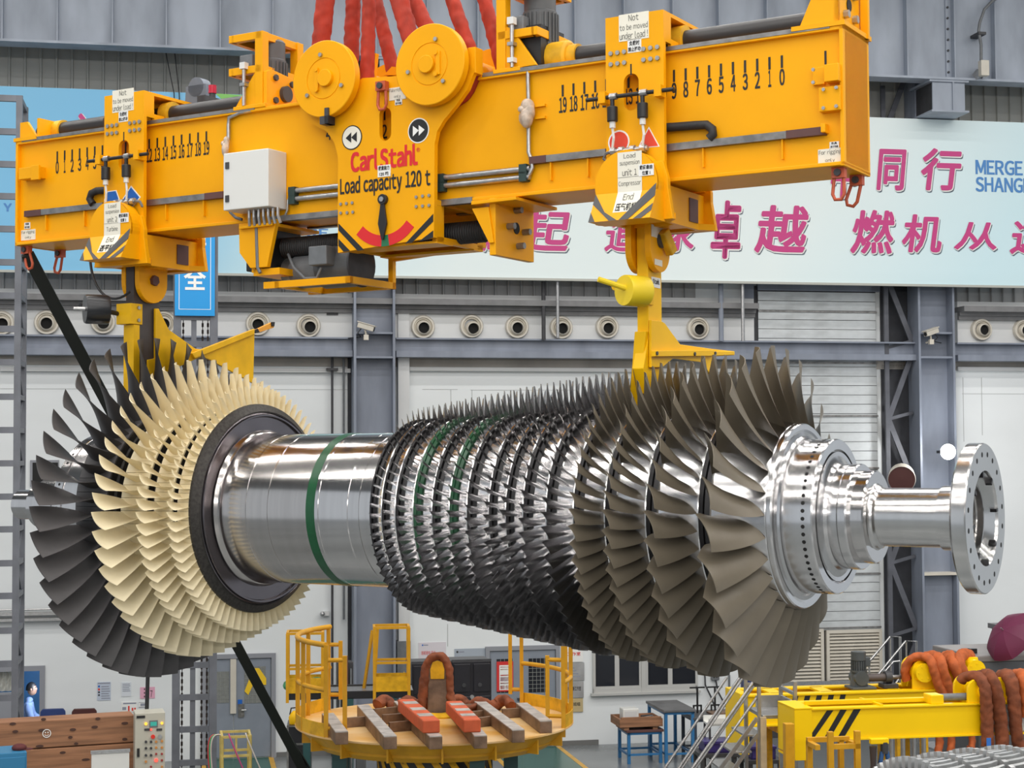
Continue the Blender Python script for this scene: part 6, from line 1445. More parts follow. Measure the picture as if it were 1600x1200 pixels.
for (px, py, m, r) in ((228, 1159, dkg, .018), (236, 1159, dkg, .018), (228, 1169, dkg, .018), (236, 1169, dkg, .018), (228, 1180, dkg, .018), (236, 1180, dkg, .018)):
    x, z = cpx(px, py); MB().cyl((x, -.03, z), (x, 0, z), r, 12).obj('switch', m, cc_)
x, z = cpx(240, 1131); MB().box(x-.06, x+.06, -.012, 0, z-.05, z+.05).obj('display_frame', gry, cc_); MB().box(x-.045, x+.045, -.014, -.012, z-.03, z+.03).obj('display', mat('display_lit', (.02, .1, .12), .3, emit=((.05, .5, .35), .5)), cc_)
for px in (230, 249): x, z = cpx(px, 1140); MB().box(x-.04, x+.04, -.012, 0, z-.015, z+.015).obj('name_plate', dkg, cc_)
for px in (239, 250): x, z = cpx(px, 1151); MB().cyl((x, -.03, z), (x, 0, z), .03, 14).obj('rotary_switch', red if px < 245 else zinc, cc_)
x, z = cpx(216, 1176); MB().box(x-.018, x+.018, -.02, 0, z-.06, z+.06).obj('door_handle', blk, cc_)
x, z = cpx(220, 1120); MB().box(x-.06, x+.06, -.012, 0, z-.02, z+.015).obj('vent', blk, cc_)
# small yellow trolley frame with wires
ft = depth_frame(370, 25.0, .2)
x0, z1 = ft.p(347, 1150, 0); x1, z2 = ft.p(391, 1150, 0); z2 = z1; w = x1-x0
tr = thing('wire_trolley', 'pale yellow tube trolley hung with loose wires in front of the grey door', 'trolley', ft, x0, 0, 0)
lyel = mat('pale_yellow', (.62, .48, .14), .5, noise=.3, nscale=8)
for (x, y) in ((0, 0), (w, 0), (0, .5), (w, .5)): MB().cyl((x, y, 0), (x, y, z1), .025, 8).obj('post', lyel, tr)
for z in (z1-.02, z1-.30): MB().bar((0, 0, z), (w, 0, z), .035).obj('rail', lyel, tr); MB().bar((0, .5, z), (w, .5, z), .035).obj('rail', lyel, tr); MB().bar((0, 0, z), (0, .5, z), .035).obj('rail', lyel, tr); MB().bar((w, 0, z), (w, .5, z), .035).obj('rail', lyel, tr)
MB().bar((w*.5, 0, z1), (w*.5, 0, z1-.3), .03).obj('rail', lyel, tr); MB().box(0, w, 0, .5, z1-.62, z1-.58).obj('shelf', lyel, tr)
rw = random.Random(5)
for i, cl_ in enumerate(((.5, .05, .06), (.05, .35, .15), (.6, .5, .45), (.5, .06, .2), (.55, .5, .45))):
    m = mat('wire_%s' % ('red', 'green', 'white', 'pink', 'ivory')[i], cl_, .5); xx = -.06+.02*i if i < 3 else w*(.25+.6*(i-3))
    MB().tube(bez((xx, -.03, z1+.02), (xx-.25+.2*(i > 2), -.1, z1+.12), (xx-.1+.3*(i > 2), -.08, z1-.5), (xx-.12+.4*(i > 2), -.03, z1-.65), 16), .011, 6).obj('wire', m, tr, 60)
# ---------------------------------------------------------------- round work platform
fp_ = depth_frame(678, 21.0, 0)
zd = fp_.p(678, 1126, 0)[1]; Rd = 215*21.0/2600
TP = thing('round_work_platform', 'round yellow work platform on a striped base with curved handrails', 'platform', fp_, 0, 0, 0)
deckm = mat('deck_yellow', (.74, .50, .24), .42, noise=.55, nscale=1.7, bump=.05, col2=(.66, .32, .03))
MB().prismz(ell(0, 0, Rd, Rd, 72), zd-.02, zd).obj('deck', deckm, TP)
MB().lathe((0, 0, 0), (0, 0, 1), [(zd-.16, Rd*.72), (zd-.16, Rd*.90), (zd-.02, Rd*.98), (zd-.021, Rd*.3)], 72).obj('skirt', ochre, TP, 20)
for i in range(16):
    t_ = 2*pi*i/16+.1; MB().box(Rd*.55, Rd*.95, -.012, .012, zd-.24, zd-.02).obj('radial_rib', ochre, TP, rz=t_)
MB().lathe((0, 0, 0), (0, 0, 1), [(zd-.26, .62), (zd-.26, Rd*.84), (zd-.20, Rd*.88), (zd-.14, Rd*.88), (zd-.12, .5)], 48).obj('under_ring', ochre, TP, 20)
ped = MB().lathe((0, 0, 0), (0, 0, 1), [(0, .72), (zd-.26, .72), (zd-.25, .3)], 48).obj('pedestal', blk, TP, 30)
st_ = MB()
for i in range(22):
    for k in range(5):
        a0 = 2*pi*i/22; f = lambda a, z: ((.724*math.cos(a), .724*math.sin(a), z)); 
        z0 = zd-.27-.30*(k+1)*.34; z1_ = zd-.27-.30*k*.34; sl_ = .10
        st_._add([f(a0+sl_*k*-1*-1, z1_), f(a0+.13+sl_*k, z1_), f(a0+.13+sl_*(k+1), z0), f(a0+sl_*(k+1), z0)], [(0, 1, 2, 3)])
tag(st_.obj('stripes', MATS['worn_yellow'], ped), kind='stuff')
for (x, y) in ((-1.15, -.35), (-1.2, .5), (.95, .2), (.55, -.9)): MB().box(x-.09, x+.09, y-.09, y+.09, 0, zd-.2).obj('leg', mat('leg_green', (.02, .075, .075), .5), TP)
def dk(px, py, z=None): return fp_.g(px, py, (z or zd))
def arcpt(deg, r=Rd-.03, z=0.0): a = math.radians(deg); return (r*math.cos(a), -r*math.sin(a), zd+z)
def railing(a0, a1, posts, top_from=None):
    n = 14; top = [arcpt(a0+(a1-a0)*i/n, z=1.08) for i in range(n+1)]; mid = [arcpt(a0+(a1-a0)*i/n, z=.55) for i in range(n+1)]
    MB().tube(top, .033, 10).obj('handrail', ochre, TP, 60); MB().tube(mid, .028, 10).obj('midrail', ochre, TP, 60)
    kp = MB(); rows = [[arcpt(a0+(a1-a0)*i/n, r=Rd-.005, z=.0) for i in range(n+1)], [arcpt(a0+(a1-a0)*i/n, r=Rd-.005, z=.16) for i in range(n+1)]]
    o = kp.grid(rows).obj('kick_plate', yeld, TP, 60); o.modifiers.new('s', 'SOLIDIFY').thickness = .012
    for p_ in posts: q_ = arcpt(p_); MB().bar(q_, (q_[0], q_[1], zd+1.08), .05).obj('post', ochre, TP)
def gate(a, dx, dy, z0=.12, z1=.86):
    q_ = Vector(arcpt(a)); e = q_+Vector((dx, dy, 0)); z = zd
    MB().tube([(q_.x, q_.y, z+z1), (e.x, e.y, z+z1)], .026, 8).obj('gate_bar', ochre, TP); MB().tube([(q_.x, q_.y, z+z0), (e.x, e.y, z+z0)], .026, 8).obj('gate_bar', ochre, TP); MB().bar((e.x, e.y, z+z0-.06), (e.x, e.y, z+z1+.05), .05).obj('gate_post', ochre, TP)
railing(136, 214, (136, 156, 168, 196, 213)); railing(-50, 21, (-50, -14, 3, 21)); gate(136, .22, .02, .10, .90); gate(213, .16, -.02, .2, .85); gate(-50, -.15, .02, .2, .95); gate(21, -.19, .05, .14, .82)
# steel bars lying on the deck
barm = mat('rusty_bar', (.26, .16, .10), .5, .3, noise=.5, nscale=6, bump=.1); whitbar = mat('bar_top_pale', (.55, .50, .46), .45, .3, noise=.4, nscale=8)
def deckbar(pa, pb, nm, lab, m, w=.16, h=.14, z=0.0, cat='bar', grp=None):
    a = Vector((*dk(*pa, zd+z+h), 0)); b = Vector((*dk(*pb, zd+z+h), 0))
    t = thing(nm, lab, cat, fp_, (a.x+b.x)/2, (a.y+b.y)/2, zd+z, group=grp); d = (b-a)/2
    MB().bar(tuple(-d+Vector((0, 0, h/2-.005))), tuple(d+Vector((0, 0, h/2-.005))), w, h-.01).obj('beam', m, t, bev=.006); MB().bar(tuple(-d+Vector((0, 0, h-.006))), tuple(d+Vector((0, 0, h-.006))), w*.96, .012).obj('worn_top', whitbar, t); return t
for i, (a, b) in enumerate((((512, 1114), (534, 1143)), ((567, 1101), (610, 1150)), ((624, 1095), (681, 1150)), ((708, 1097), (751, 1149)), ((745, 1092), (810, 1140)), ((815, 1098), (853, 1126)))):
    deckbar(a, b, 'support_bar', ('leftmost steel bar lying on the round platform deck', 'second steel bar from the left on the round platform deck', 'steel bar under the left orange pad on the platform', 'steel bar under the right orange pad on the platform', 'long steel bar right of the right orange pad on the platform', 'rightmost short steel bar on the round platform deck')[i], barm, .15, .15, grp='bars across the platform deck')
def cross(pts, lab):
    a = Vector((*dk(*pts[0], zd+.1), 0)); b = Vector((*dk(*pts[1], zd+.1), 0)); t = thing('cross_bar', lab, 'bar', fp_, (a.x+b.x)/2, (a.y+b.y)/2, zd, group='cross bars between the deck bars'); d = (b-a)/2
    MB().bar(tuple(-d+Vector((0, 0, .06))), tuple(d+Vector((0, 0, .06))), .05, .115).obj('beam', barm, t)
cross(((584, 1110), (622, 1106)), 'short cross bar farthest back between the left bars of the platform'); cross(((541, 1124), (580, 1121)), 'cross bar joining the leftmost and second bar of the platform'); cross(((598, 1119), (640, 1116)), 'middle cross bar left of the left orange pad'); cross(((608, 1131), (655, 1127)), 'front cross bar left of the left orange pad')
cross(((722, 1103), (760, 1101)), 'back cross bar right of the right orange pad'); cross(((733, 1114), (770, 1111)), 'middle cross bar right of the right orange pad'); cross(((744, 1124), (786, 1119)), 'front cross bar right of the right orange pad'); cross(((785, 1110), (832, 1107)), 'cross bar reaching the rightmost short bar')
padm = mat('pad_orange', (.58, .10, .03), .6, noise=.15, nscale=10)
for (a, b, lab) in (((634, 1092), (674, 1125), 'left orange foam pad on a deck bar'), ((709, 1095), (738, 1124), 'right orange foam pad on a deck bar')):
    A = Vector((*dk(*a, zd+.30), 0)); B2 = Vector((*dk(*b, zd+.30), 0)); t = thing('foam_pad', lab, 'pad', fp_, (A.x+B2.x)/2, (A.y+B2.y)/2, zd+.15); d = (B2-A)/2
    MB().bar(tuple(-d+Vector((0, 0, .075))), tuple(d+Vector((0, 0, .075))), .20, .15).obj('pad', padm, t, bev=.015)
    for k in (-.6, 0, .55): c = d*k; MB().bar(tuple(c-d*.12+Vector((0, 0, .152))), tuple(c+d*.12+Vector((0, 0, .152))), .17, .006).obj('worn_patch', whitbar, t)
# upright tongue with a brown sling over it
q0 = dk(684, 1118); zt = fp_.p(684, 1030, q0[1])[1]; h = zt-zd
tg = thing('lifting_tongue', 'tall rounded wooden tongue standing in the middle of the round platform', 'post', fp_, q0[0], q0[1], zd)
MB().prism([(-.13, 0), (.13, 0), (.115, h-.12), (.08, h-.03), (0, h), (-.08, h-.03), (-.115, h-.12)], -.06, .06).obj('tongue', mat('tongue_wood', (.20, .13, .09), .7, noise=.6, nscale=6, bump=.5, bscale=14), tg, bev=.01)
MB().prism([(-.085, h-.24), (.085, h-.24), (.09, h-.12), (.06, h-.03), (0, h-.01), (-.06, h-.03), (-.09, h-.12)], -.075, -.06).obj('painted_head', MATS['worn_yellow'], tg)
MB().lathe((0, 0, 0), (0, 0, 1), [(0, .30), (.02, .30), (.05, .22), (.05, .12)], 24).obj('foot_plate', MATS['worn_yellow'], tg, 40)
pts = [(-.22, -.02, .03), (-.19, -.02, .2), (-.17, -.02, .45), (-.165, -.01, h-.22), (-.14, 0, h-.06), (-.06, 0, h+.03), (.03, 0, h+.05), (.11, 0, h-.02), (.15, 0, h-.15), (.155, 0, h*.5), (.16, -.02, .25), (.22, -.05, .10), (.36, -.02, .08), (.48, .1, .09), (.52, .25, .06)]
pts2 = []
for i in range(len(pts)-1):
    for k in range(4): pts2.append(Vector(pts[i])*(1-k/4)+Vector(pts[i+1])*(k/4))
rr = random.Random(2); sl2 = thing('brown_sling', 'brown round sling draped over the wooden tongue on the platform', 'sling', fp_, q0[0], q0[1]-.03, zd); cloth_tube(MB(), pts2, .062, 4, wr=2.2).obj('sling_tube', slingb, sl2, 70)
sl3 = thing('brown_sling', 'heap of brown sling lying behind the wooden tongue on the deck', 'sling', fp_, q0[0]-.1, q0[1]+.35, zd)
p3 = [(-.7+.07*i, .12*math.sin(i*.9), .09+.05*math.sin(i*1.4)) for i in range(26)]; cloth_tube(MB(), p3, .085, 6, wr=1.8).obj('sling_tube', slingb, sl3, 70)
# ---------------------------------------------------------------- raised walkway behind with two cages
fk = depth_frame(550, 25.0, .10)
x0, zdk = fk.p(447, 1092, 0); x1, _ = fk.p(646, 1086, 0); w = x1-x0
wk = thing('raised_walkway', 'raised black-edged walkway with two yellow guard cages behind the round platform', 'walkway', fk, x0, 0, 0)
MB().box(0, w, 0, .06, zdk-.02, zdk+.09).obj('edge', blk, wk); MB().box(0, w, .06, .8, zdk+.04, zdk+.07).obj('grating', zinc, wk); MB().box(0, w, .74, .8, zdk-.02, zdk+.09).obj('edge', blk, wk)
for x in (.3, w*.5, w-.3):
    for y in (.05, .75): MB().box(x-.05, x+.05, y-.05, y+.05, 0, zdk).obj('leg', MATS['leg_green'], wk)
def cage(pxa, pxb, ptop, slant):
    a = fk.p(pxa, 1050, 0)[0]-x0; b = fk.p(pxb, 1050, 0)[0]-x0; zt = fk.p((pxa+pxb)/2, ptop, 0)[1]
    for (x, y) in ((a, .0), (b, .0), (b, .42), (a, .42)): MB().bar((x, y, zdk-.06 if y == 0 else zdk), (x+(.06 if slant and x == a and y else 0), y, zt), .045).obj('cage_post', ochre, wk)
    for z in (zt, zt-.52):
        for (p_, q_) in (((a, 0), (b, 0)), ((a, .42), (b, .42)), ((a, 0), (a, .42)), ((b, 0), (b, .42))): MB().bar((*p_, z), (*q_, z), .036).obj('cage_rail', ochre, wk)
    MB().box(a, b, -.015, .0, zdk+.08, zdk+.30).obj('cage_kick_plate', yeld, wk); MB().box(a, b, .42, .435, zdk+.08, zdk+.30).obj('cage_kick_plate', yeld, wk)
    return a, b
a1, b1 = cage(449, 504, 990, False); a2, b2 = cage(585, 639, 981, True)
MB().bar((a2-.16, .5, zdk), (a2-.02, .42, zdk+.95), .04).obj('brace', ochre, wk)
gc = thing('green_net', 'crumpled green net bundled inside the left yellow cage', 'net', fk, x0+a1+.25, .2, zdk+.07); mb = MB(); rg = random.Random(9)
for i in range(6): mb.ball((-.22+.1*i, rg.uniform(-.08, .08), .08+.06*rg.random()), .10+.05*rg.random(), 6, .8)
mb.obj('net', mat('net_green', (.08, .34, .15), .8, noise=.5, nscale=14, bump=.8, bscale=20), gc, 40)
# black cabinets and cases behind the platform
fq = depth_frame(705, 28.5, WALL.rz)
def boxthing(nm, lab, cat, fr, pa, pb, dep, m, zb=0.0, bev=.01):
    x0, z1 = fr.p(pa[0], pa[1], 0); x1, z0 = fr.p(pb[0], pb[1], 0); z0 = zb if zb is not None else z0
    t = thing(nm, lab, cat, fr, x0, 0, z0); MB().box(0, x1-x0, 0, dep, 0, z1-z0).obj('body', m, t, bev=bev); return t, x1-x0, z1-z0
blkc = mat('case_black', (.014, .013, .018), .35, noise=.3)
for (a, b, lab) in (((643, 1037), (705, 1100), 'left black machine cabinet behind the brown sling'), ((706, 1034), (768, 1100), 'right black machine cabinet beside the double door')):
    t, w, h = boxthing('machine_cabinet', lab, 'cabinet', fq, a, b, .7, blkc)
    for k in range(2):
        for j in range(2): MB().box(.03+k*w*.5, w*.5-.02+k*w*.5, -.02, 0, h-.52-.55*j, h-.04-.55*j).obj('door', blkc, t, bev=.01)
    for k in range(3): MB().cyl((w*(.3+.2*k), -.04, h-.4-.2*(k % 2)), (w*(.3+.2*k), -.02, h-.4-.2*(k % 2)), .035, 12).obj('latch', zinc if k == 1 else dkg, t)
    MB().box(.0, w, .0, .05, h, h+.03).obj('lid_rail', dkg, t)
ff = depth_frame(468, 26.0, .1); t, w, h = boxthing('flight_case', 'black flight case with metal edges left of the round platform', 'case', ff, (448, 1134), (486, 1200), .6, blkc)
for x in (0, w-.03): MB().box(x, x+.03, -.01, 0, 0, h).obj('edge', strip, t)
MB().box(0, w, -.01, 0, h-.30, h-.27).obj('edge', strip, t); MB().box(w*.45, w*.75, -.015, 0, h-.72, h-.58).obj('latch_plate', zinc, t); MB().box(0, w, -.01, 0, h-.02, h).obj('edge', strip, t)
x, z = ff.p(461, 1122, .2); hl = thing('hand_lamp', 'small yellow hand lamp on top of the flight case', 'lamp', ff, x, .2, h); MB().lathe((0, 0, 0), (0, 0, 1), [(0, .0005), (0, .09), (.1, .1), (.16, .07), (.2, .03), (.2, .0005)], 16).obj('body', yel2, hl, 40); MB().tube([(-.08, 0, .14), (-.06, 0, .24), (.05, 0, .25), (.08, 0, .15)], .012, 6).obj('handle', blk, hl)
fg = depth_frame(545, 24.0, .1)
t, w, h = boxthing('metal_box', 'grey metal box in front of the striped base, left of two', 'box', fg, (519, 1181), (551, 1200), .5, gry, bev=.01); MB().box(.03, w-.03, -.012, 0, h-.3, h-.06).obj('door', gry, t)
t, w, h = boxthing('gear_motor', 'grey motor under the round platform, right of the metal box', 'motor', fg, (556, 1172), (572, 1200), .4, motm, bev=.03); MB().cyl((w*.5, .2, h), (w*.5, .2, h+.1), .1, 14).obj('cap', gry, t)
fe = depth_frame(600, 30, .15); t, w, h = boxthing('meter_box', 'pale meter box under the raised walkway', 'box', fe, (590, 1089), (606, 1104), .2, cream, None); MB().cyl((w*.6, -.02, h*.45), (w*.6, 0, h*.45), .035, 12).obj('knob', blk, t)
MB().box(w*.4, w*.6, .05, .15, -t.location.z, 0).obj('stand', dkg, t)
fs = depth_frame(538, 31, WALL.rz)
t, w, h = boxthing('steel_profile_rack', 'dark upright steel profiles standing beside the left-hand column', 'rack', fs, (527, 1035), (552, 1120), .3, dkg)
for k in range(4): MB().box(w*(.1+.23*k), w*(.2+.23*k), -.06, 0, .2, h+.12*((k*7) % 3-1)).obj('profile', (zinc, dkg, MATS['primer_brown'], gry)[k], t)
# ---------------------------------------------------------------- work tables by the wall
tblu = mat('table_blue', (.03, .16, .36), .4); ttop = mat('table_top', (.17, .17, .175), .5, .2, noise=.3, nscale=4); tdk = mat('bench_dark', (.10, .10, .105), .5, noise=.3)
def table(lab, px, D, w, d, h, m_leg, m_top, rz=None, th=.05):
    fr = depth_frame(px, D, WALL.rz if rz is None else rz); t = thing('work_table', lab, 'table', fr, 0, 0, 0)
    MB().box(-w/2-.03, w/2+.03, -d/2-.03, d/2+.03, h-th, h).obj('tabletop', m_top, t, bev=.006)
    lg = MB().box(-.03, .03, -.03, .03, 0, h-th).mesh('leg', m_leg)
    for sx_ in (-1, 1):
        for sy in (-1, 1):
            o = bpy.data.objects.new('leg', lg); COL.objects.link(o); o.parent = t; o.location = (sx_*(w/2-.03), sy*(d/2-.03), 0)
    for sy in (-1, 1): MB().box(-w/2, w/2, sy*(d/2-.03)-.02, sy*(d/2-.03)+.02, .16, .20).obj('rail', m_leg, t)
    for sx_ in (-1, 1): MB().box(sx_*(w/2-.03)-.02, sx_*(w/2-.03)+.02, -d/2, d/2, .16, .20).obj('rail', m_leg, t)
    MB().box(-w/2, w/2, -d/2+.0, d/2, h-th-.05, h-th).obj('apron', m_leg, t)
    return fr, t
f1, t1 = table('low blue-legged table under the window carrying a wooden tray', 996, 34.3, .72, .8, .68, tblu, MATS['primer_brown'])
tw = thing('wooden_tray', 'brown wooden tray with a white box on the low blue table', 'tray', f1, -.08, -.05, .68)
MB().box(-.42, .42, -.35, .35, .06, .09).box(-.42, .42, -.38, -.33, .06, .26).box(-.42, .42, .33, .38, .06, .22).box(-.45, -.40, -.38, .38, .06, .22).box(.40, .45, -.38, .38, .06, .22).obj('tray', wood, tw, bev=.006)
for x in (-.3, .3): MB().box(x-.05, x+.05, -.35, .35, 0, .06).obj('foot', wood, tw)
wbx = thing('white_box', 'small white box standing in the wooden tray', 'box', f1, -.22, .0, .77); MB().box(-.17, .17, -.14, .14, 0, .30).obj('body', whtb, wbx, bev=.02); MB().box(-.13, .13, -.145, -.14, .04, .25).obj('front', bandm, wbx)
toolb = thing('tool_bundle', 'grey tools lying in the wooden tray beside the white box', 'tool', f1, .12, -.1, .77)
for i in range(3): MB().bar((-.1, -.1+.08*i, .06+.03*i), (.14, -.06+.08*i, .12), .05).obj('tool', zinc if i % 2 else dkg, toolb)
f2, t2 = table('tall blue-legged table with grey sheet top in front of the wall', 1044, 34.6, .62, 1.3, 1.07, tblu, ttop)
f3, t3 = table('dark steel bench behind the stair', 1112, 34.6, 1.15, .9, .90, mat('bench_leg', (.035, .05, .075), .5), tdk)
for i, (x, lab) in enumerate(((-.33, 'left of two black T-handle clamps standing on the dark bench'), (.05, 'right of two black T-handle clamps standing on the dark bench'))):
    c = thing('bench_clamp', lab, 'clamp', f3, x, .1, .90); MB().cyl((0, 0, 0), (0, 0, .52), .022, 8).obj('rod', blk, c); MB().bar((-.16, 0, .52), (.16, 0, .52), .03).obj('handle', blk, c)
    for s in (-.08, .08): MB().bar((s, 0, 0), (s, 0, .16), .03).obj('jaw', blk, c)
    MB().bar((-.09, 0, .15), (.09, 0, .15), .03).obj('jaw', blk, c)
bp_ = thing('rusty_plate', 'rusty flat plate lying on the dark bench', 'plate', f3, .15, -.1, .90); MB().box(-.3, .3, -.18, .18, 0, .04).obj('plate', MATS['rusty_bar'], bp_, bev=.005)
sx0, sz0 = wp(1112, 1063, .08); so = thing('socket_box', 'grey wall socket box with cables right of the window', 'socket', WALL, sx0, 0, sz0); MB().box(0, .18, -.08, 0, 0, .14).obj('box', gry, so, bev=.01); MB().box(.04, .07, -.085, -.08, .05, .1).box(.1, .13, -.085, -.08, .05, .1).obj('sockets', ink, so)['kind'] = 'stuff'
MB().tube([(-.15, -.06, .2), (-.14, -.06, -.1), (.0, -.08, -.4), (.1, -.1, -.7), (.22, -.1, -.95)], .018, 6).obj('cable', dkg, so, 60); MB().tube([(.1, -.06, 0), (.14, -.08, -.25), (.3, -.1, -.55), (.42, -.1, -.8)], .018, 6).obj('cable', dkg, so, 60); MB().box(.4, .43, -.06, 0, -.9, .1).obj('trunking', gry, so)
# ---------------------------------------------------------------- mobile steel stair
alm = mat('stair_steel', (.50, .50, .50), .32, .9, noise=.15, nscale=10)
fs_ = depth_frame(1150, 23.0, .12)
ms = thing('mobile_stair', 'steel mobile stair with tube handrails and small top landing', 'stair', fs_, fs_.p(1184, 1115, -.35)[0], 0, 0)
ox = fs_.p(1184, 1115, -.35)[0]
def sp_(px, py, y): x, z = fs_.p(px, py, y); return (x-ox, y, z)
def ext(a, b, k): a = Vector(a); b = Vector(b); return tuple(a+(b-a)*k)
for (pa, pb, y, r) in (((1136, 1058), (1039, 1200), .35, .02), ((1167, 1042), (1061, 1200), .32, .022), ((1170, 1046), (1066, 1200), .28, .015), ((1184, 1056), (1082, 1200), -.35, .022), ((1188, 1058), (1087, 1200), -.32, .015), ((1182, 1091), (1104, 1200), -.35, .02)):
    a = sp_(*pa, y); b = sp_(*pb, y); MB().tube([a, ext(a, b, 1.35)], r, 10).obj('handrail', alm, ms, 40)
for (pa, pb, y) in (((1183, 1122), (1126, 1200), -.35), ((1184, 1147), (1148, 1200), -.35)): a = sp_(*pa, y); b = sp_(*pb, y); MB().bar(a, ext(a, b, 1.6), .035, .05).obj('stringer', alm, ms)
zl_ = fs_.p(1200, 1117, -.35)[1]; xr_ = fs_.p(1245, 1117, -.35)[0]-ox; xl_ = fs_.p(1170, 1113, .35)[0]-ox
MB().box(xl_, xr_, -.37, .37, zl_-.05, zl_).obj('landing', zinc, ms, bev=.005); MB().box(xl_+.1, xr_, .33, .36, zl_, zl_+.16).obj('kick_plate', alm, ms); MB().box(xr_-.03, xr_, -.3, .36, zl_, zl_+.16).obj('kick_plate', alm, ms)
for (x, y, top) in ((.02, -.35, 1058), (xr_-.02, -.35, 1066), (xr_-.02, .35, 1066), (.02, .35, 1058)):
    zt = fs_.p(1200, top, y)[1]; MB().bar((x, y, 0), (x, y, zt), .045).obj('post', alm, ms)
zt = fs_.p(1215, 1068, .35)[1]; MB().bar((.02, .35, zt), (xr_, .35, zt), .04).obj('guard_rail', alm, ms); MB().bar((xr_-.02, -.35, zt-.05), (xr_-.02, .35, zt-.05), .04).obj('guard_rail', alm, ms)
for (px, py) in ((1168, 1141), (1150, 1167), (1132, 1193)):
    c = sp_(px, py, 0); MB().box(c[0]-.14, c[0]+.13, -.34, .34, c[2]-.03, c[2]).obj('tread', zinc, ms, bev=.004)
for k in range(4): c = sp_(1114-18*k, 1219+26*k, 0); MB().box(c[0]-.14, c[0]+.13, -.34, .34, c[2]-.03, c[2]).obj('tread', zinc, ms)
mb_ = sp_(1190, 1120, -.36); MB().box(mb_[0]-.03, mb_[0]+.05, -.42, -.37, .8, mb_[2]).obj('worn_plank', MATS['door_frame_grey'] if False else mat('plank_pale', (.62, .48, .30), .6, noise=.3), ms)
# crates on a low cart behind the stair
fcart = depth_frame(1150, 27.5, .12)
pcm = mat('crate_violet', (.045, .03, .17), .4, noise=.2); 
for (a, b, lab, zz) in (((1101, 1160), (1142, 1176), 'violet plastic crate behind the stair treads, left one', None), ((1174, 1168), (1212, 1186), 'violet plastic crate below the stair landing, right one', None)):
    x0, z1 = fcart.p(a[0], a[1], 0); x1, z0 = fcart.p(b[0], b[1], 0); t = thing('plastic_crate', lab, 'crate', fcart, x0, 0, z0); w = x1-x0; h = z1-z0
    MB().box(0, w, 0, .02, 0, h).box(0, w, .4, .42, 0, h).box(0, .02, 0, .42, 0, h).box(w-.02, w, 0, .42, 0, h).box(0, w, 0, .42, 0, .02).obj('box', pcm, t); MB().box(-.015, w+.015, -.015, .435, h-.03, h+.01).obj('rim', pcm, t)
    s = thing('low_cart', ('dark low cart under the left violet crate' if a[0] < 1150 else 'dark low cart under the right violet crate'), 'cart', fcart, x0, 0, 0)
    MB().box(-.1, w+.1, -.1, .5, z0-.06, z0).obj('deck', dkg, s); 
    for x in (-.05, w+.05):
        for y in (-.05, .45): MB().bar((x, y, .1), (x, y, z0-.06), .06).obj('leg', dkg, s); MB().cyl((x-.02, y, .06), (x+.02, y, .06), .06, 12).obj('wheel', rub, s)
ws = thing('steel_tray', 'pale steel tray shelf behind the stair handrails', 'tray', fcart, fcart.p(1112, 1126, 0)[0], .2, fcart.p(1112, 1126, 0)[1]-.12); MB().box(0, .42, 0, .4, 0, .03).box(0, .42, 0, .02, 0, .12).box(0, .42, .38, .4, 0, .12).box(.4, .42, 0, .4, 0, .12).obj('tray', whtb, ws)
for x in (.02, .4): MB().bar((x, .02, 0), (x, .02, -ws.location.z), .03).obj('leg', dkg, ws); MB().bar((x, .38, 0), (x, .38, -ws.location.z), .03).obj('leg', dkg, ws)
bb_ = thing('blue_bin', 'dark blue bin on the wall side of the stair top', 'bin', fcart, fcart.p(1164, 1080, .8)[0], .8, 0); zt = fcart.p(1164, 1059, .8)[1]; MB().box(0, .2, 0, .3, zt-.5, zt).obj('bin', mat('bin_blue', (.015, .03, .14), .4), bb_, bev=.02); MB().box(.05, .15, .1, .2, 0, zt-.5).obj('stand', dkg, bb_)
# ---------------------------------------------------------------- yellow spreader beams lying on stands
spy = mat('spreader_yellow', (1.0, .64, .003), .40, noise=.05, nscale=1.5, spec=.25)
fA = depth_frame(1390, 22.0, .17)
def pA(px, py, y=0.0): return fA.p(px, py, y)
x0 = pA(1268, 1130)[0]; x1 = pA(1533, 1130)[0]; zt = (pA(1270, 1107)[1]+pA(1530, 1098)[1])/2; zb = (pA(1290, 1157)[1]+pA(1530, 1150)[1])/2
SA = thing('spreader_beam', 'front bright yellow spreader beam with black slanted stripes, draped with brown slings', 'spreader beam', fA, x0, 0, zb)
def sA(mb, nm, m, sm=None, bev=0.0): return mb.obj(nm, m, SA, sm, bev, loc=(-x0, 0, -zb))
sA(MB().box(x0, x1, 0, .03, zb+.02, zt-.02), 'side_plate', spy); sA(MB().box(x0, x1, .62, .65, zb+.02, zt-.02), 'side_plate', spy)
for z in (zb, zt-.025): sA(MB().box(x0, x1+1.2, -.03, .12, z, z+.025), 'flange', spy, bev=.004); sA(MB().box(x0, x1+1.2, .53, .68, z, z+.025), 'flange', spy, bev=.004)
sA(MB().box(x1-.02, x1, 0, .65, zb, zt), 'end_diaphragm', spy); sA(MB().box(x1, x1+1.2, .05, .6, zb+.03, zt-.03), 'inner_box', mat('inner_grey', (.50, .51, .52), .5, noise=.3, nscale=10))
xe0 = pA(1233, 1130, .2)[0]; ze = pA(1250, 1188)[1]
eb_ = MB().box(xe0, x0+.02, -.02, .66, zt-.02, zt+.01); eb_.box(xe0, x0, -.02, .0, ze, zt).box(xe0, xe0+.03, .0, .66, ze+.05, zt).box(x0-.03, x0, 0, .66, ze, zt).box(xe0, x0, .63, .66, ze+.05, zt).box(xe0, x0, 0, .66, ze, ze+.03); sA(eb_, 'end_box', spy, bev=.004)
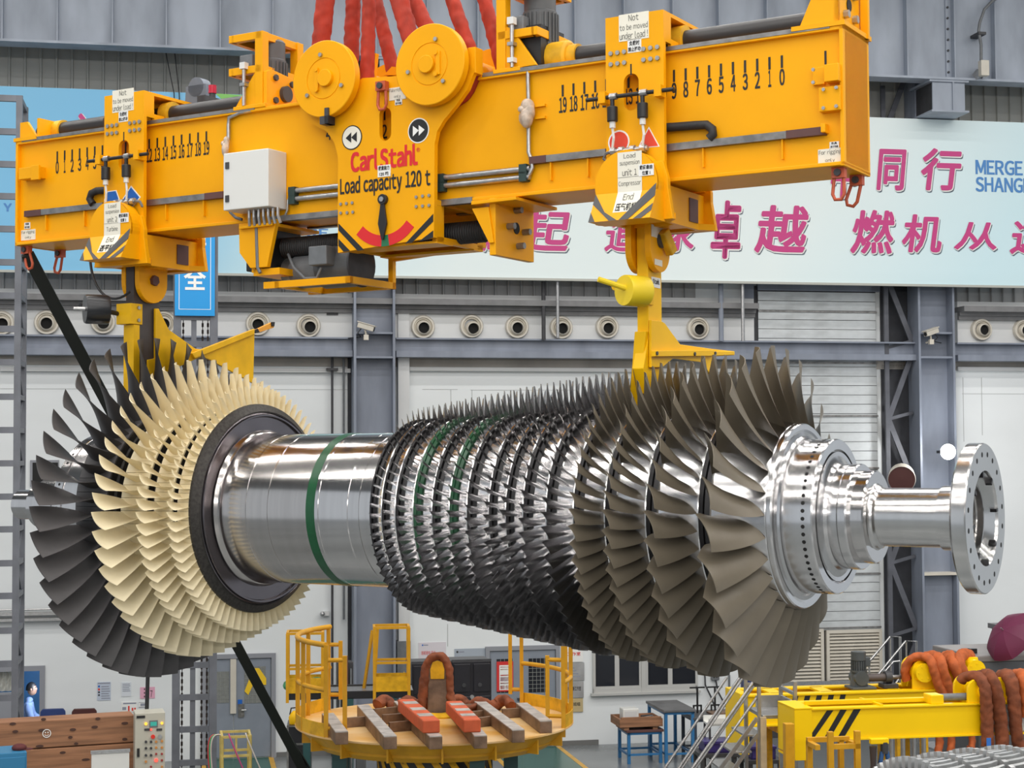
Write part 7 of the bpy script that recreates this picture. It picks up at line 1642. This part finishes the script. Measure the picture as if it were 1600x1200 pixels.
for pp in (((1261, 1157), (1269, 1157), (1302, 1110), (1292, 1110)), ((1286, 1156), (1295, 1156), (1323, 1109), (1313, 1109)), ((1307, 1155), (1317, 1155), (1345, 1108), (1334, 1108))): sA(MB().prism([pA(px, py, -.0) for px, py in pp], -.004, 0), 'hazard_stripe', ink)
sA(MB().bar((pA(1345, 1096, .6)[0], .62, zt+.01), (pA(1378, 1107, 0)[0], 0, zt+.01), .04, .03), 'tie_bar', spy)
sA(MB().bar((x0, .25, zt+.03), (pA(1455, 1094, .25)[0], .25, zt+.03), .05, .05), 'rail', spy)
xk, zk = pA(1461, 1090, .1); sA(MB().box(xk-.10, xk+.08, 0, .25, zt, zt+.12), 'bearing_block', spy, bev=.01); sA(MB().cyl((xk+.05, .12, zt+.07), (xk+.5, .12, zt+.07), .05, 14), 'shaft', gry, 40)
def drum_block(t, off, fr, px, py_top, y0, w, zbase, rr, m, full=True):
    x = fr.p(px, py_top, y0)[0]; ztp = fr.p(px, py_top, y0)[1]; h = ztp-zbase
    for xx in (x, ):
        for yy in (y0, y0+.42):
            MB().prism([(xx, zbase)]+[(xx+w, zbase)]+[(xx+w/2+w/2*math.cos(pi*i/10), ztp-w/2+w/2*math.sin(pi*i/10)) for i in range(11)], yy, yy+.05).obj('cheek_plate', m, t, bev=.006, loc=off)
    return x, ztp
xq, zq = drum_block(SA, (-x0, 0, -zb), fA, 1512, 1061, .0, .30, zt, .1, spy); sA(MB().cyl((xq+.26, -.06, zq-.17), (xq+.26, .52, zq-.17), .13, 24), 'drum', spy, 40); sA(MB().prism([(xq+.3, zt), (xq+1.35, zt), (xq+1.25, zq-.02), (xq+.45, zq)], .06, .10), 'web_plate', spy); sA(MB().prism([(xq+.3, zt), (xq+1.35, zt), (xq+1.25, zq-.02), (xq+.45, zq)], .38, .42), 'web_plate', spy)
xq2 = xq+.85; sA(MB().cyl((xq2+.26, -.06, zq-.17), (xq2+.26, .52, zq-.17), .16, 24), 'drum', spy, 40)
for yy in (.0, .42): sA(MB().prism([(xq2, zt), (xq2+.4, zt), (xq2+.4, zq-.05), (xq2, zq-.05)], yy, yy+.05), 'cheek_plate', spy, bev=.006)
# rear spreader beam
fB = depth_frame(1320, 25.5, .17)
def pB(px, py, y=0.0): return fB.p(px, py, y)
bx0_ = pB(1168, 1090)[0]; bx1_ = pB(1575, 1090)[0]; bzt = (pB(1170, 1085)[1]+pB(1440, 1078)[1])/2; bzb = bzt-.48
SB = thing('spreader_beam', 'rear bright yellow spreader beam with a grey gearmotor standing on top', 'spreader beam', fB, bx0_, 0, bzb)
def sB(mb, nm, m, sm=None, bev=0.0): return mb.obj(nm, m, SB, sm, bev, loc=(-bx0_, 0, -bzb))
sB(MB().box(bx0_, bx1_, 0, .03, bzb+.02, bzt-.02), 'side_plate', spy); sB(MB().box(bx0_, bx1_, .72, .75, bzb+.02, bzt-.02), 'side_plate', spy)
for z in (bzb, bzt-.03): sB(MB().box(bx0_, bx1_, -.04, .14, z, z+.03), 'flange', spy, bev=.004); sB(MB().box(bx0_, bx1_, .60, .79, z, z+.03), 'flange', spy, bev=.004)
for x in (-1.0, -.2, .9): sB(MB().box(bx0_+1.4+x, bx0_+1.6+x, .1, .65, bzt-.03, bzt), 'tie_plate', spy)
zl0 = pB(1155, 1180)[1]; sB(MB().box(pB(1150, 1100, .2)[0], bx0_+.02, 0, .75, zl0, bzt+.02), 'end_box', spy, bev=.006)
for i in range(7):
    a = pB(1198+18.5*i, 1099.5)[0]; sB(MB().prism([(a, bzt-.20), (a+.085, bzt-.20), (a+.13, bzt-.04), (a+.045, bzt-.04)], -.004, 0), 'hazard_stripe', ink)
gx, gz = pB(1342, 1078, .3); gmm = mat('gearmotor_grey', (.075, .085, .09), .45, noise=.2)
zt2 = pB(1342, 1018, .3)[1]; Hh = zt2-bzt
sB(MB().box(gx-.17, gx+.22, .12, .48, bzt, bzt+.04), 'motor_foot', gmm, bev=.01); sB(MB().cone((gx, .3, bzt+.02), (gx, .3, bzt+Hh*.45), .14, .115, 10), 'gear_case', gmm, 30, bev=.01); sB(MB().cyl((gx, .15, bzt+.17), (gx, .45, bzt+.17), .11, 16), 'gear_case', gmm, 40)
mo = MB().lathe((gx, .3, bzt+Hh*.45), (0, 0, 1), [(0, .13), (.03, .13), (.03, .10), (Hh*.55-.14, .10), (Hh*.55-.13, .115), (Hh*.55, .115), (Hh*.55, .0005)], 24)
for i in range(20): a = 2*pi*i/20; mo.bar((gx+.103*math.cos(a), .3+.103*math.sin(a), bzt+Hh*.45+.03), (gx+.103*math.cos(a), .3+.103*math.sin(a), bzt+Hh-.14), .012, .03, (math.cos(a), math.sin(a), 0))
sB(mo, 'motor', gmm, 30); sB(MB().box(gx+.08, gx+.17, .23, .37, bzt+Hh*.6, bzt+Hh*.85), 'terminal_box', gmm, bev=.01)
sB(MB().cyl((gx+.12, .3, bzt+.16), (gx+.42, .3, bzt+.16), .06, 14), 'coupling', mat('coupling_brown', (.09, .07, .065), .5), 40); sB(MB().cyl((gx+.42, .3, bzt+.16), (gx+.52, .3, bzt+.16), .10, 12), 'coupling', dkg, 40); sB(MB().box(gx+.36, gx+.6, .18, .42, bzt, bzt+.07), 'bearing_foot', dkg, bev=.01); sB(MB().cyl((gx+.5, .3, bzt+.16), (gx+1.0, .3, bzt+.16), .034, 12), 'shaft', strip, 40)
offB = (-bx0_, 0, -bzb)
xq, zq = drum_block(SB, offB, fB, 1426, 1030, .06, .36, bzt-.02, .1, spy); xp_ = fB.p(1445, 1048, -.05)[0]; sB(MB().cyl((xp_, -.06, zq-.20), (xp_, .5, zq-.20), .145, 28), 'drum', spy, 40); 
for k in range(6): a = 2*pi*k/6; sB(MB().cyl((xp_+.1*math.cos(a), -.068, zq-.2+.1*math.sin(a)), (xp_+.1*math.cos(a), -.06, zq-.2+.1*math.sin(a)), .012, 8), 'drum_bolt', spy)
xd2 = fB.p(1525, 1044, -.05)[0]; sB(MB().cyl((xd2, -.06, zq-.18), (xd2, .5, zq-.18), .155, 28), 'drum', spy, 40)
for k in range(6): a = 2*pi*k/6+.4; sB(MB().cyl((xd2+.1*math.cos(a), -.068, zq-.18+.1*math.sin(a)), (xd2+.1*math.cos(a), -.06, zq-.18+.1*math.sin(a)), .012, 8), 'drum_bolt', spy)
sB(MB().prism([(xq+.05, bzt), (xd2+.2, bzt), (xd2+.1, zq-.0), (xq+.2, zq-.0)], .10, .14), 'web_plate', spy); sB(MB().prism([(xq+.05, bzt), (xd2+.2, bzt), (xd2+.1, zq), (xq+.2, zq)], .40, .44), 'web_plate', spy)
# stands
for (fr, x, z, nm, lab) in ((fB, bx0_+.75, bzb, 'yellow trestle leg under the rear spreader beam, behind the landing', 0), (fB, bx0_+2.6, bzb, '', 1)):
    t = thing('trestle', ('yellow trestle under the rear spreader beam, behind the stair landing' if not lab else 'yellow trestle under the rear spreader beam, right part'), 'trestle', fr, x, .3, 0)
    for sx_ in (-.2, .2):
        for sy in (-.3, .4): MB().box(sx_-.05, sx_+.05, sy-.05, sy+.05, 0, z).obj('leg', MATS['worn_yellow'], t)
    MB().box(-.3, .3, -.36, .46, z-.1, z).obj('top_beam', MATS['worn_yellow'], t); MB().box(-.2, .2, -.03, .03, .3, .4).obj('brace', MATS['worn_yellow'], t)
fst = depth_frame(1315, 20.5, .15); xa = fst.p(1299, 1170)[0]; xb = fst.p(1341, 1170)[0]; ztp = fst.p(1320, 1143)[1]; zbar = fst.p(1320, 1163)[1]
st = thing('yellow_stand', 'worn yellow stand with two posts in front of the striped spreader beam', 'stand', fst, xa, 0, 0); w = xb-xa
for x in (0, w): MB().box(x-.035, x+.035, 0, .07, 0, ztp).obj('post', ochre, st, bev=.005)
for x in (-.17, w*.32, w*.7): MB().box(x-.03, x+.03, .3, .37, 0, zbar).obj('post', ochre, st)
MB().box(0, w, .01, .06, zbar-.06, zbar).obj('cross_rail', ochre, st); MB().box(-.2, w, .3, .36, zbar-.02, zbar+.04).obj('cross_rail', ochre, st); MB().box(-.2, w+.04, 0, .4, .2, .28).obj('foot_frame', ochre, st)
for s in (-.17, w): MB().box(s-.03, s+.03, .0, .36, zbar-.06, zbar).obj('cross_rail', ochre, st)
for (px, lab) in ((1227, 'worn yellow upright post left of the front spreader beam'), (1184, 'worn yellow upright post behind the stair landing')):
    fpp = depth_frame(px, 21.5 if px > 1200 else 24.5, .15); zt_ = fpp.p(px, 1130 if px > 1200 else 1150)[1]; t = thing('yellow_post', lab, 'post', fpp, 0, 0, 0); MB().box(-.06, .06, -.06, .06, 0, zt_).obj('post', ochre, t, bev=.008); MB().box(-.15, .15, -.15, .15, 0, .03).obj('foot_plate', ochre, t)
# chain hoist hanging in the gap under the beam
fh = depth_frame(1368, 21.0, .15); x, z = fh.p(1364, 1160, .3); ch = thing('chain_hook', 'dark chain hook with blue legs hanging below the front spreader beam', 'hook', fh, x, .3, z-.5)
MB().box(-.04, .20, -.04, .04, .48, .55).obj('hanger', spy, ch, bev=.01); MB().tube([(0, 0, .45), (.0, 0, .2), (-.03, 0, 0)], .045, 8, rs=[.05, .035, .05]).obj('chain', MATS['chain_brown'], ch, 60); MB().tube([(-.03, 0, 0), (.05, 0, -.06), (.05, 0, -.16), (-.03, 0, -.2), (-.08, 0, -.14)], .028, 8).obj('hook', dkg, ch, 60)
MB().cyl((.15, 0, .36), (.15, 0, .5), .05, 12).obj('swivel', dkg, ch)
for s in (-1, 1): MB().tube([(.15+.03*s, 0, .38), (.15+.06*s, 0, .22), (.15+.04*s, 0, .0), (.15+.07*s, 0, -.2)], .032, 8).obj('leg', mat('hook_blue', (.03, .10, .26), .4), ch, 60)
# ---------------------------------------------------------------- orange slings over the drums
def drape(lab, fr, pts, r, m, seed, cat='sling'):
    w3 = [Vector((*(lambda q: (q[0], y, q[1]))(fr.p(px, py, y)),)) for px, py, y in pts]
    P3 = []
    for i in range(len(w3)-1):
        p0 = w3[max(0, i-1)]; p1_ = w3[i]; p2_ = w3[i+1]; p3_ = w3[min(len(w3)-1, i+2)]
        for k in range(6):
            u = k/6; P3.append(.5*((2*p1_)+(p2_-p0)*u+(2*p0-5*p1_+4*p2_-p3_)*u*u+(3*p1_-p0-3*p2_+p3_)*u**3))
    P3.append(w3[-1]); rr = random.Random(seed); o0 = min(P3, key=lambda v: v.z)
    t = thing('round_sling', lab, 'sling', fr, o0.x, o0.y, o0.z)
    mb = cloth_tube(MB(), [p_-o0 for p_ in P3], r*.84, seed, wr=1.5)
    mb.obj('sling_tube', m, t, 60); return t
drape('orange sling over the rear spreader beam, leftmost one', fB, [(1416, 1062, .25), (1414, 1048, .22), (1419, 1035, .18), (1430, 1027, .12), (1447, 1027, .0), (1456, 1035, -.1), (1461, 1052, -.12), (1467, 1070, -.1), (1474, 1083, -.08)], .105, slingo, 1)
drape('orange sling over the rear spreader beam, second from the left', fB, [(1446, 1026, .35), (1458, 1025, .2), (1468, 1032, -.08), (1472, 1048, -.14), (1478, 1066, -.12), (1483, 1082, -.08)], .105, slingo, 2)
drape('orange sling over the rear spreader beam, third from the left', fB, [(1474, 1026, .35), (1484, 1025, .15), (1490, 1036, -.1), (1496, 1050, -.14), (1500, 1062, -.1), (1499, 1072, .0), (1497, 1080, .05)], .105, slingo, 3)
drape('orange sling over the rear spreader beam, rightmost one', fB, [(1518, 1024, .3), (1508, 1022, .2), (1500, 1028, -.05), (1502, 1042, -.14), (1508, 1056, -.1), (1510, 1066, .0)], .105, slingo, 4)
drape('brown sling over the front spreader beam, leftmost one with a blue tag', fA, [(1501, 1064, .25), (1508, 1058, .2), (1522, 1056, .1), (1534, 1062, -.05), (1540, 1080, -.14), (1541, 1100, -.14), (1542, 1130, -.12), (1543, 1165, -.1)], .095, slingb, 5)
drape('brown sling over the front spreader beam, second from the left', fA, [(1530, 1056, .3), (1542, 1054, .15), (1550, 1062, -.05), (1557, 1080, -.12), (1562, 1110, -.12), (1565, 1140, -.1), (1566, 1166, -.1)], .10, slingb, 6)
drape('orange-brown sling over the front spreader beam, third from the left', fA, [(1562, 1056, .3), (1572, 1054, .1), (1579, 1064, -.08), (1583, 1085, -.12), (1586, 1115, -.12), (1589, 1150, -.1), (1598, 1185, -.05)], .105, slingb, 7)
drape('orange sling at the right picture edge over the front spreader beam', fA, [(1585, 1055, .3), (1595, 1054, .1), (1602, 1064, -.08), (1604, 1085, -.12), (1606, 1120, -.1)], .105, slingo, 8)
for px, lab in ((1467, 'orange sling end hanging below the front spreader beam, left one'), (1486, 'orange sling end hanging below the front spreader beam, middle one'), (1518, 'orange sling end bunched below the front spreader beam, right one')):
    drape(lab, fB, [(px, 1126, .1), (px+1, 1160, .08), (px-1, 1172, .06), (px, 1178 if px < 1500 else 1167, .05)], .08, slingo, px)
x, z = fA.p(1544, 1154, -.22); tgb = thing('blue_tag', 'small blue tag on the brown sling', 'tag', fA, x, -.235, z-.05); MB().box(-.03, .03, -.005, .005, -.05, .06).obj('tag', mat('tag_blue', (.03, .16, .55), .5), tgb)
# ---------------------------------------------------------------- grey machine, umbrella, far stair rails
fmz = depth_frame(1560, 27.0, WALL.rz); x0, zt = fmz.p(1526, 1025, 0); 
mch = thing('machine_bed', 'big grey machine housing behind the orange slings at the right edge', 'machine', fmz, x0, 0, 0)
mgm = mat('machine_dark', (.10, .105, .115), .5, noise=.15); MB().box(0, 3.2, 0, 1.6, 0, zt-.10).obj('housing', mgm, mch, bev=.02); MB().box(-.02, 3.2, -.02, 1.6, zt-.10, zt).obj('top_cover', mat('machine_top', (.20, .185, .18), .5), mch, bev=.02)
MB().box(.04, .16, .3, .4, zt, zt+.08).obj('clip', blk, mch)
MB().box(.82, 1.1, .5, 1.1, zt, zt+.34).obj('control_box', gry, mch, bev=.02); MB().box(.78, 1.15, .45, 1.15, zt+.32, zt+.40).obj('box_lid', mgm, mch); MB().bar((.46, .1, zt+.3), (.62, .0, zt-.05), .03).obj('strut', zinc, mch)
ux, uz = fmz.p(1583, 1021, -.4); um = thing('umbrella', 'open maroon umbrella leaning on the grey machine at the right edge', 'umbrella', fmz, ux, -.1, zt+.05)
umm = mat('umbrella_maroon', (.12, .008, .045), .6, noise=.1); R = .50; apx = Vector((-.30, -.3, .42)); axd = Vector((-.78, -.22, .58)).normalized(); u_ = axd.orthogonal().normalized(); v_ = axd.cross(u_); c0 = Vector((.17, -.05, .20))
for g_ in range(8):
    rows = []
    for i in range(7):
        a = i/6*1.22; row = []
        for j in range(5):
            b = 2*pi*(g_+j/4)/8; sag = 1-.045*math.sin(pi*j/4)*(i/6); row.append(c0+axd*(R*math.cos(a)*.62*sag)+(u_*math.cos(b)+v_*math.sin(b))*(R*math.sin(a)*sag))
        rows.append(row)
    MB().grid(rows).obj('canopy_panel', umm, um, 60); b = 2*pi*g_/8
    MB().tube([c0+axd*(R*math.cos(i/6*1.22)*.62-.01)+(u_*math.cos(b)+v_*math.sin(b))*(R*math.sin(i/6*1.22)) for i in range(7)], .006, 5).obj('rib', gry, um)
MB().cyl(c0+axd*(R*.62+.06), c0-axd*.30, .011, 8).obj('shaft', zinc, um); MB().cyl(c0-axd*.30, c0-axd*.42, .018, 8).obj('handle', blk, um)
frl = depth_frame(1400, 30.0, WALL.rz); ox2 = frl.p(1355, 1075, 0)[0]
sr = thing('stair_rail', 'bright steel tube handrails of a small stair in front of the louvred vents', 'handrail', frl, ox2, 0, 0)
def rp_(px, py, y): x, z = frl.p(px, py, y); return (x-ox2, y, z)
for (pp, y) in ((((1340, 1055), (1391, 995), (1406, 995), (1407, 1070)), .4), (((1364, 1064), (1415, 1002), (1432, 1002), (1432, 1070)), -.4), (((1372, 1062), (1396, 1034), (1406, 1033)), .4), (((1395, 1075), (1415, 1045)), -.4)): MB().tube([rp_(px, py, y) for px, py in pp], .021, 8).obj('rail_tube', alm, sr, 30)
for (px, t0, y) in ((1391, 995, .4), (1407, 995, .4), (1416, 1003, -.4), (1432, 1003, -.4), (1358, 1036, .4), (1378, 1048, -.4)):
    a = rp_(px, t0, y); MB().cyl(a, (a[0], y, 0), .018, 8).obj('post', alm, sr)
for i in range(4): MB().box(.2+.3*i, .55+.3*i, -.4, .4, .2+.25*i, .24+.25*i).obj('tread', zinc, sr)
fr3 = depth_frame(1400, 26.0, .15)
for i, (px, lab) in enumerate(((1386, 'first bright steel leg under the front spreader beam from the left'), (1404, 'second bright steel leg under the front spreader beam from the left'), (1421, 'third bright steel leg under the front spreader beam from the left'), (1436, 'fourth bright steel leg under the front spreader beam from the left'))):
    t = thing('prop_post', lab, 'post', depth_frame(px, 25.0, .15), 0, 0, 0); z = fB.p(px, 1130, 0)[1]; MB().cyl((0, 0, 0), (0, 0, min(z, bzb)-.02), .035, 10).obj('tube', alm, t); MB().cyl((0, 0, 0), (0, 0, .03), .09, 12).obj('foot', alm, t)
# ---------------------------------------------------------------- bladed steel segments at the lower right corner
vst = mat('vane_steel', (.72, .73, .73), .38, .8, noise=.25, nscale=6); vdk = mat('vane_dark', (.10, .10, .105), .5, .7)
def vane_ring(px, py, D, R, L, n, lab, rz):
    fr = depth_frame(px, D, rz); z = fr.p(px, py, 0)[1]; zc = z-R; t = thing('bladed_segment', lab, 'blade segment', fr, 0, 0, max(0, zc-R*0)); dz = zc-t.location.z
    for x in (-L/2, L/2): 
        pr = [(x-.03, R*.90), (x-.03, R*.945), (x+.03, R*.945), (x+.03, R*.90)]
        MB().lathe_x(pr, 72, dz).obj('ring', vdk, t, 30)
    vm = MB(); c = .22
    rows = [[(-L*.46+.0, -.07, R*.95), (-L*.2, -.02, R*.95), (L*.46, .07, R*.95)], [(-L*.46, -.09, R*1.03), (-L*.2, -.03, R*1.03), (L*.46, .05, R*1.03)]]
    vm.prismz([(-L*.5, -.052), (L*.2, -.012), (L*.5, .03), (L*.5, .055), (L*.2, .028), (-L*.5, -.012)], R*.90, R*1.0); me = vm.mesh('vane', vst); tm = MB().prism([(-L*.5-.07, R*.94), (-L*.5+.01, R*.94), (-L*.5-.0, R*1.04), (-L*.5-.06, R*1.04)], -.026, .026).mesh('tooth', vst)
    for i in range(n):
        a = -1.25+2.5*i/(n-1)
        for me_, nm in ((me, 'vane'), (tm, 'tooth')):
            o = bpy.data.objects.new(nm, me_); COL.objects.link(o); o.parent = t; o.location = (0, 0, dz); o.rotation_euler = (a, 0, 0)
    MB().box(-L/2-.06, L/2+.06, -R*.8, R*.8, -t.location.z, max(dz-.25, -t.location.z+.1)).obj('pallet', MATS['rusty_bar'], t)
vane_ring(1452, 1189, 17.0, 1.15, .40, 28, 'bladed steel segment at the lower right, leftmost of four', .42)
vane_ring(1502, 1182, 17.4, 1.2, .40, 28, 'bladed steel segment at the lower right, second from the left', .42)
vane_ring(1550, 1176, 17.8, 1.25, .40, 30, 'bladed steel segment at the lower right, third from the left', .42)
vane_ring(1600, 1172, 18.2, 1.3, .40, 30, 'bladed steel segment at the lower right corner, rightmost of four', .42)
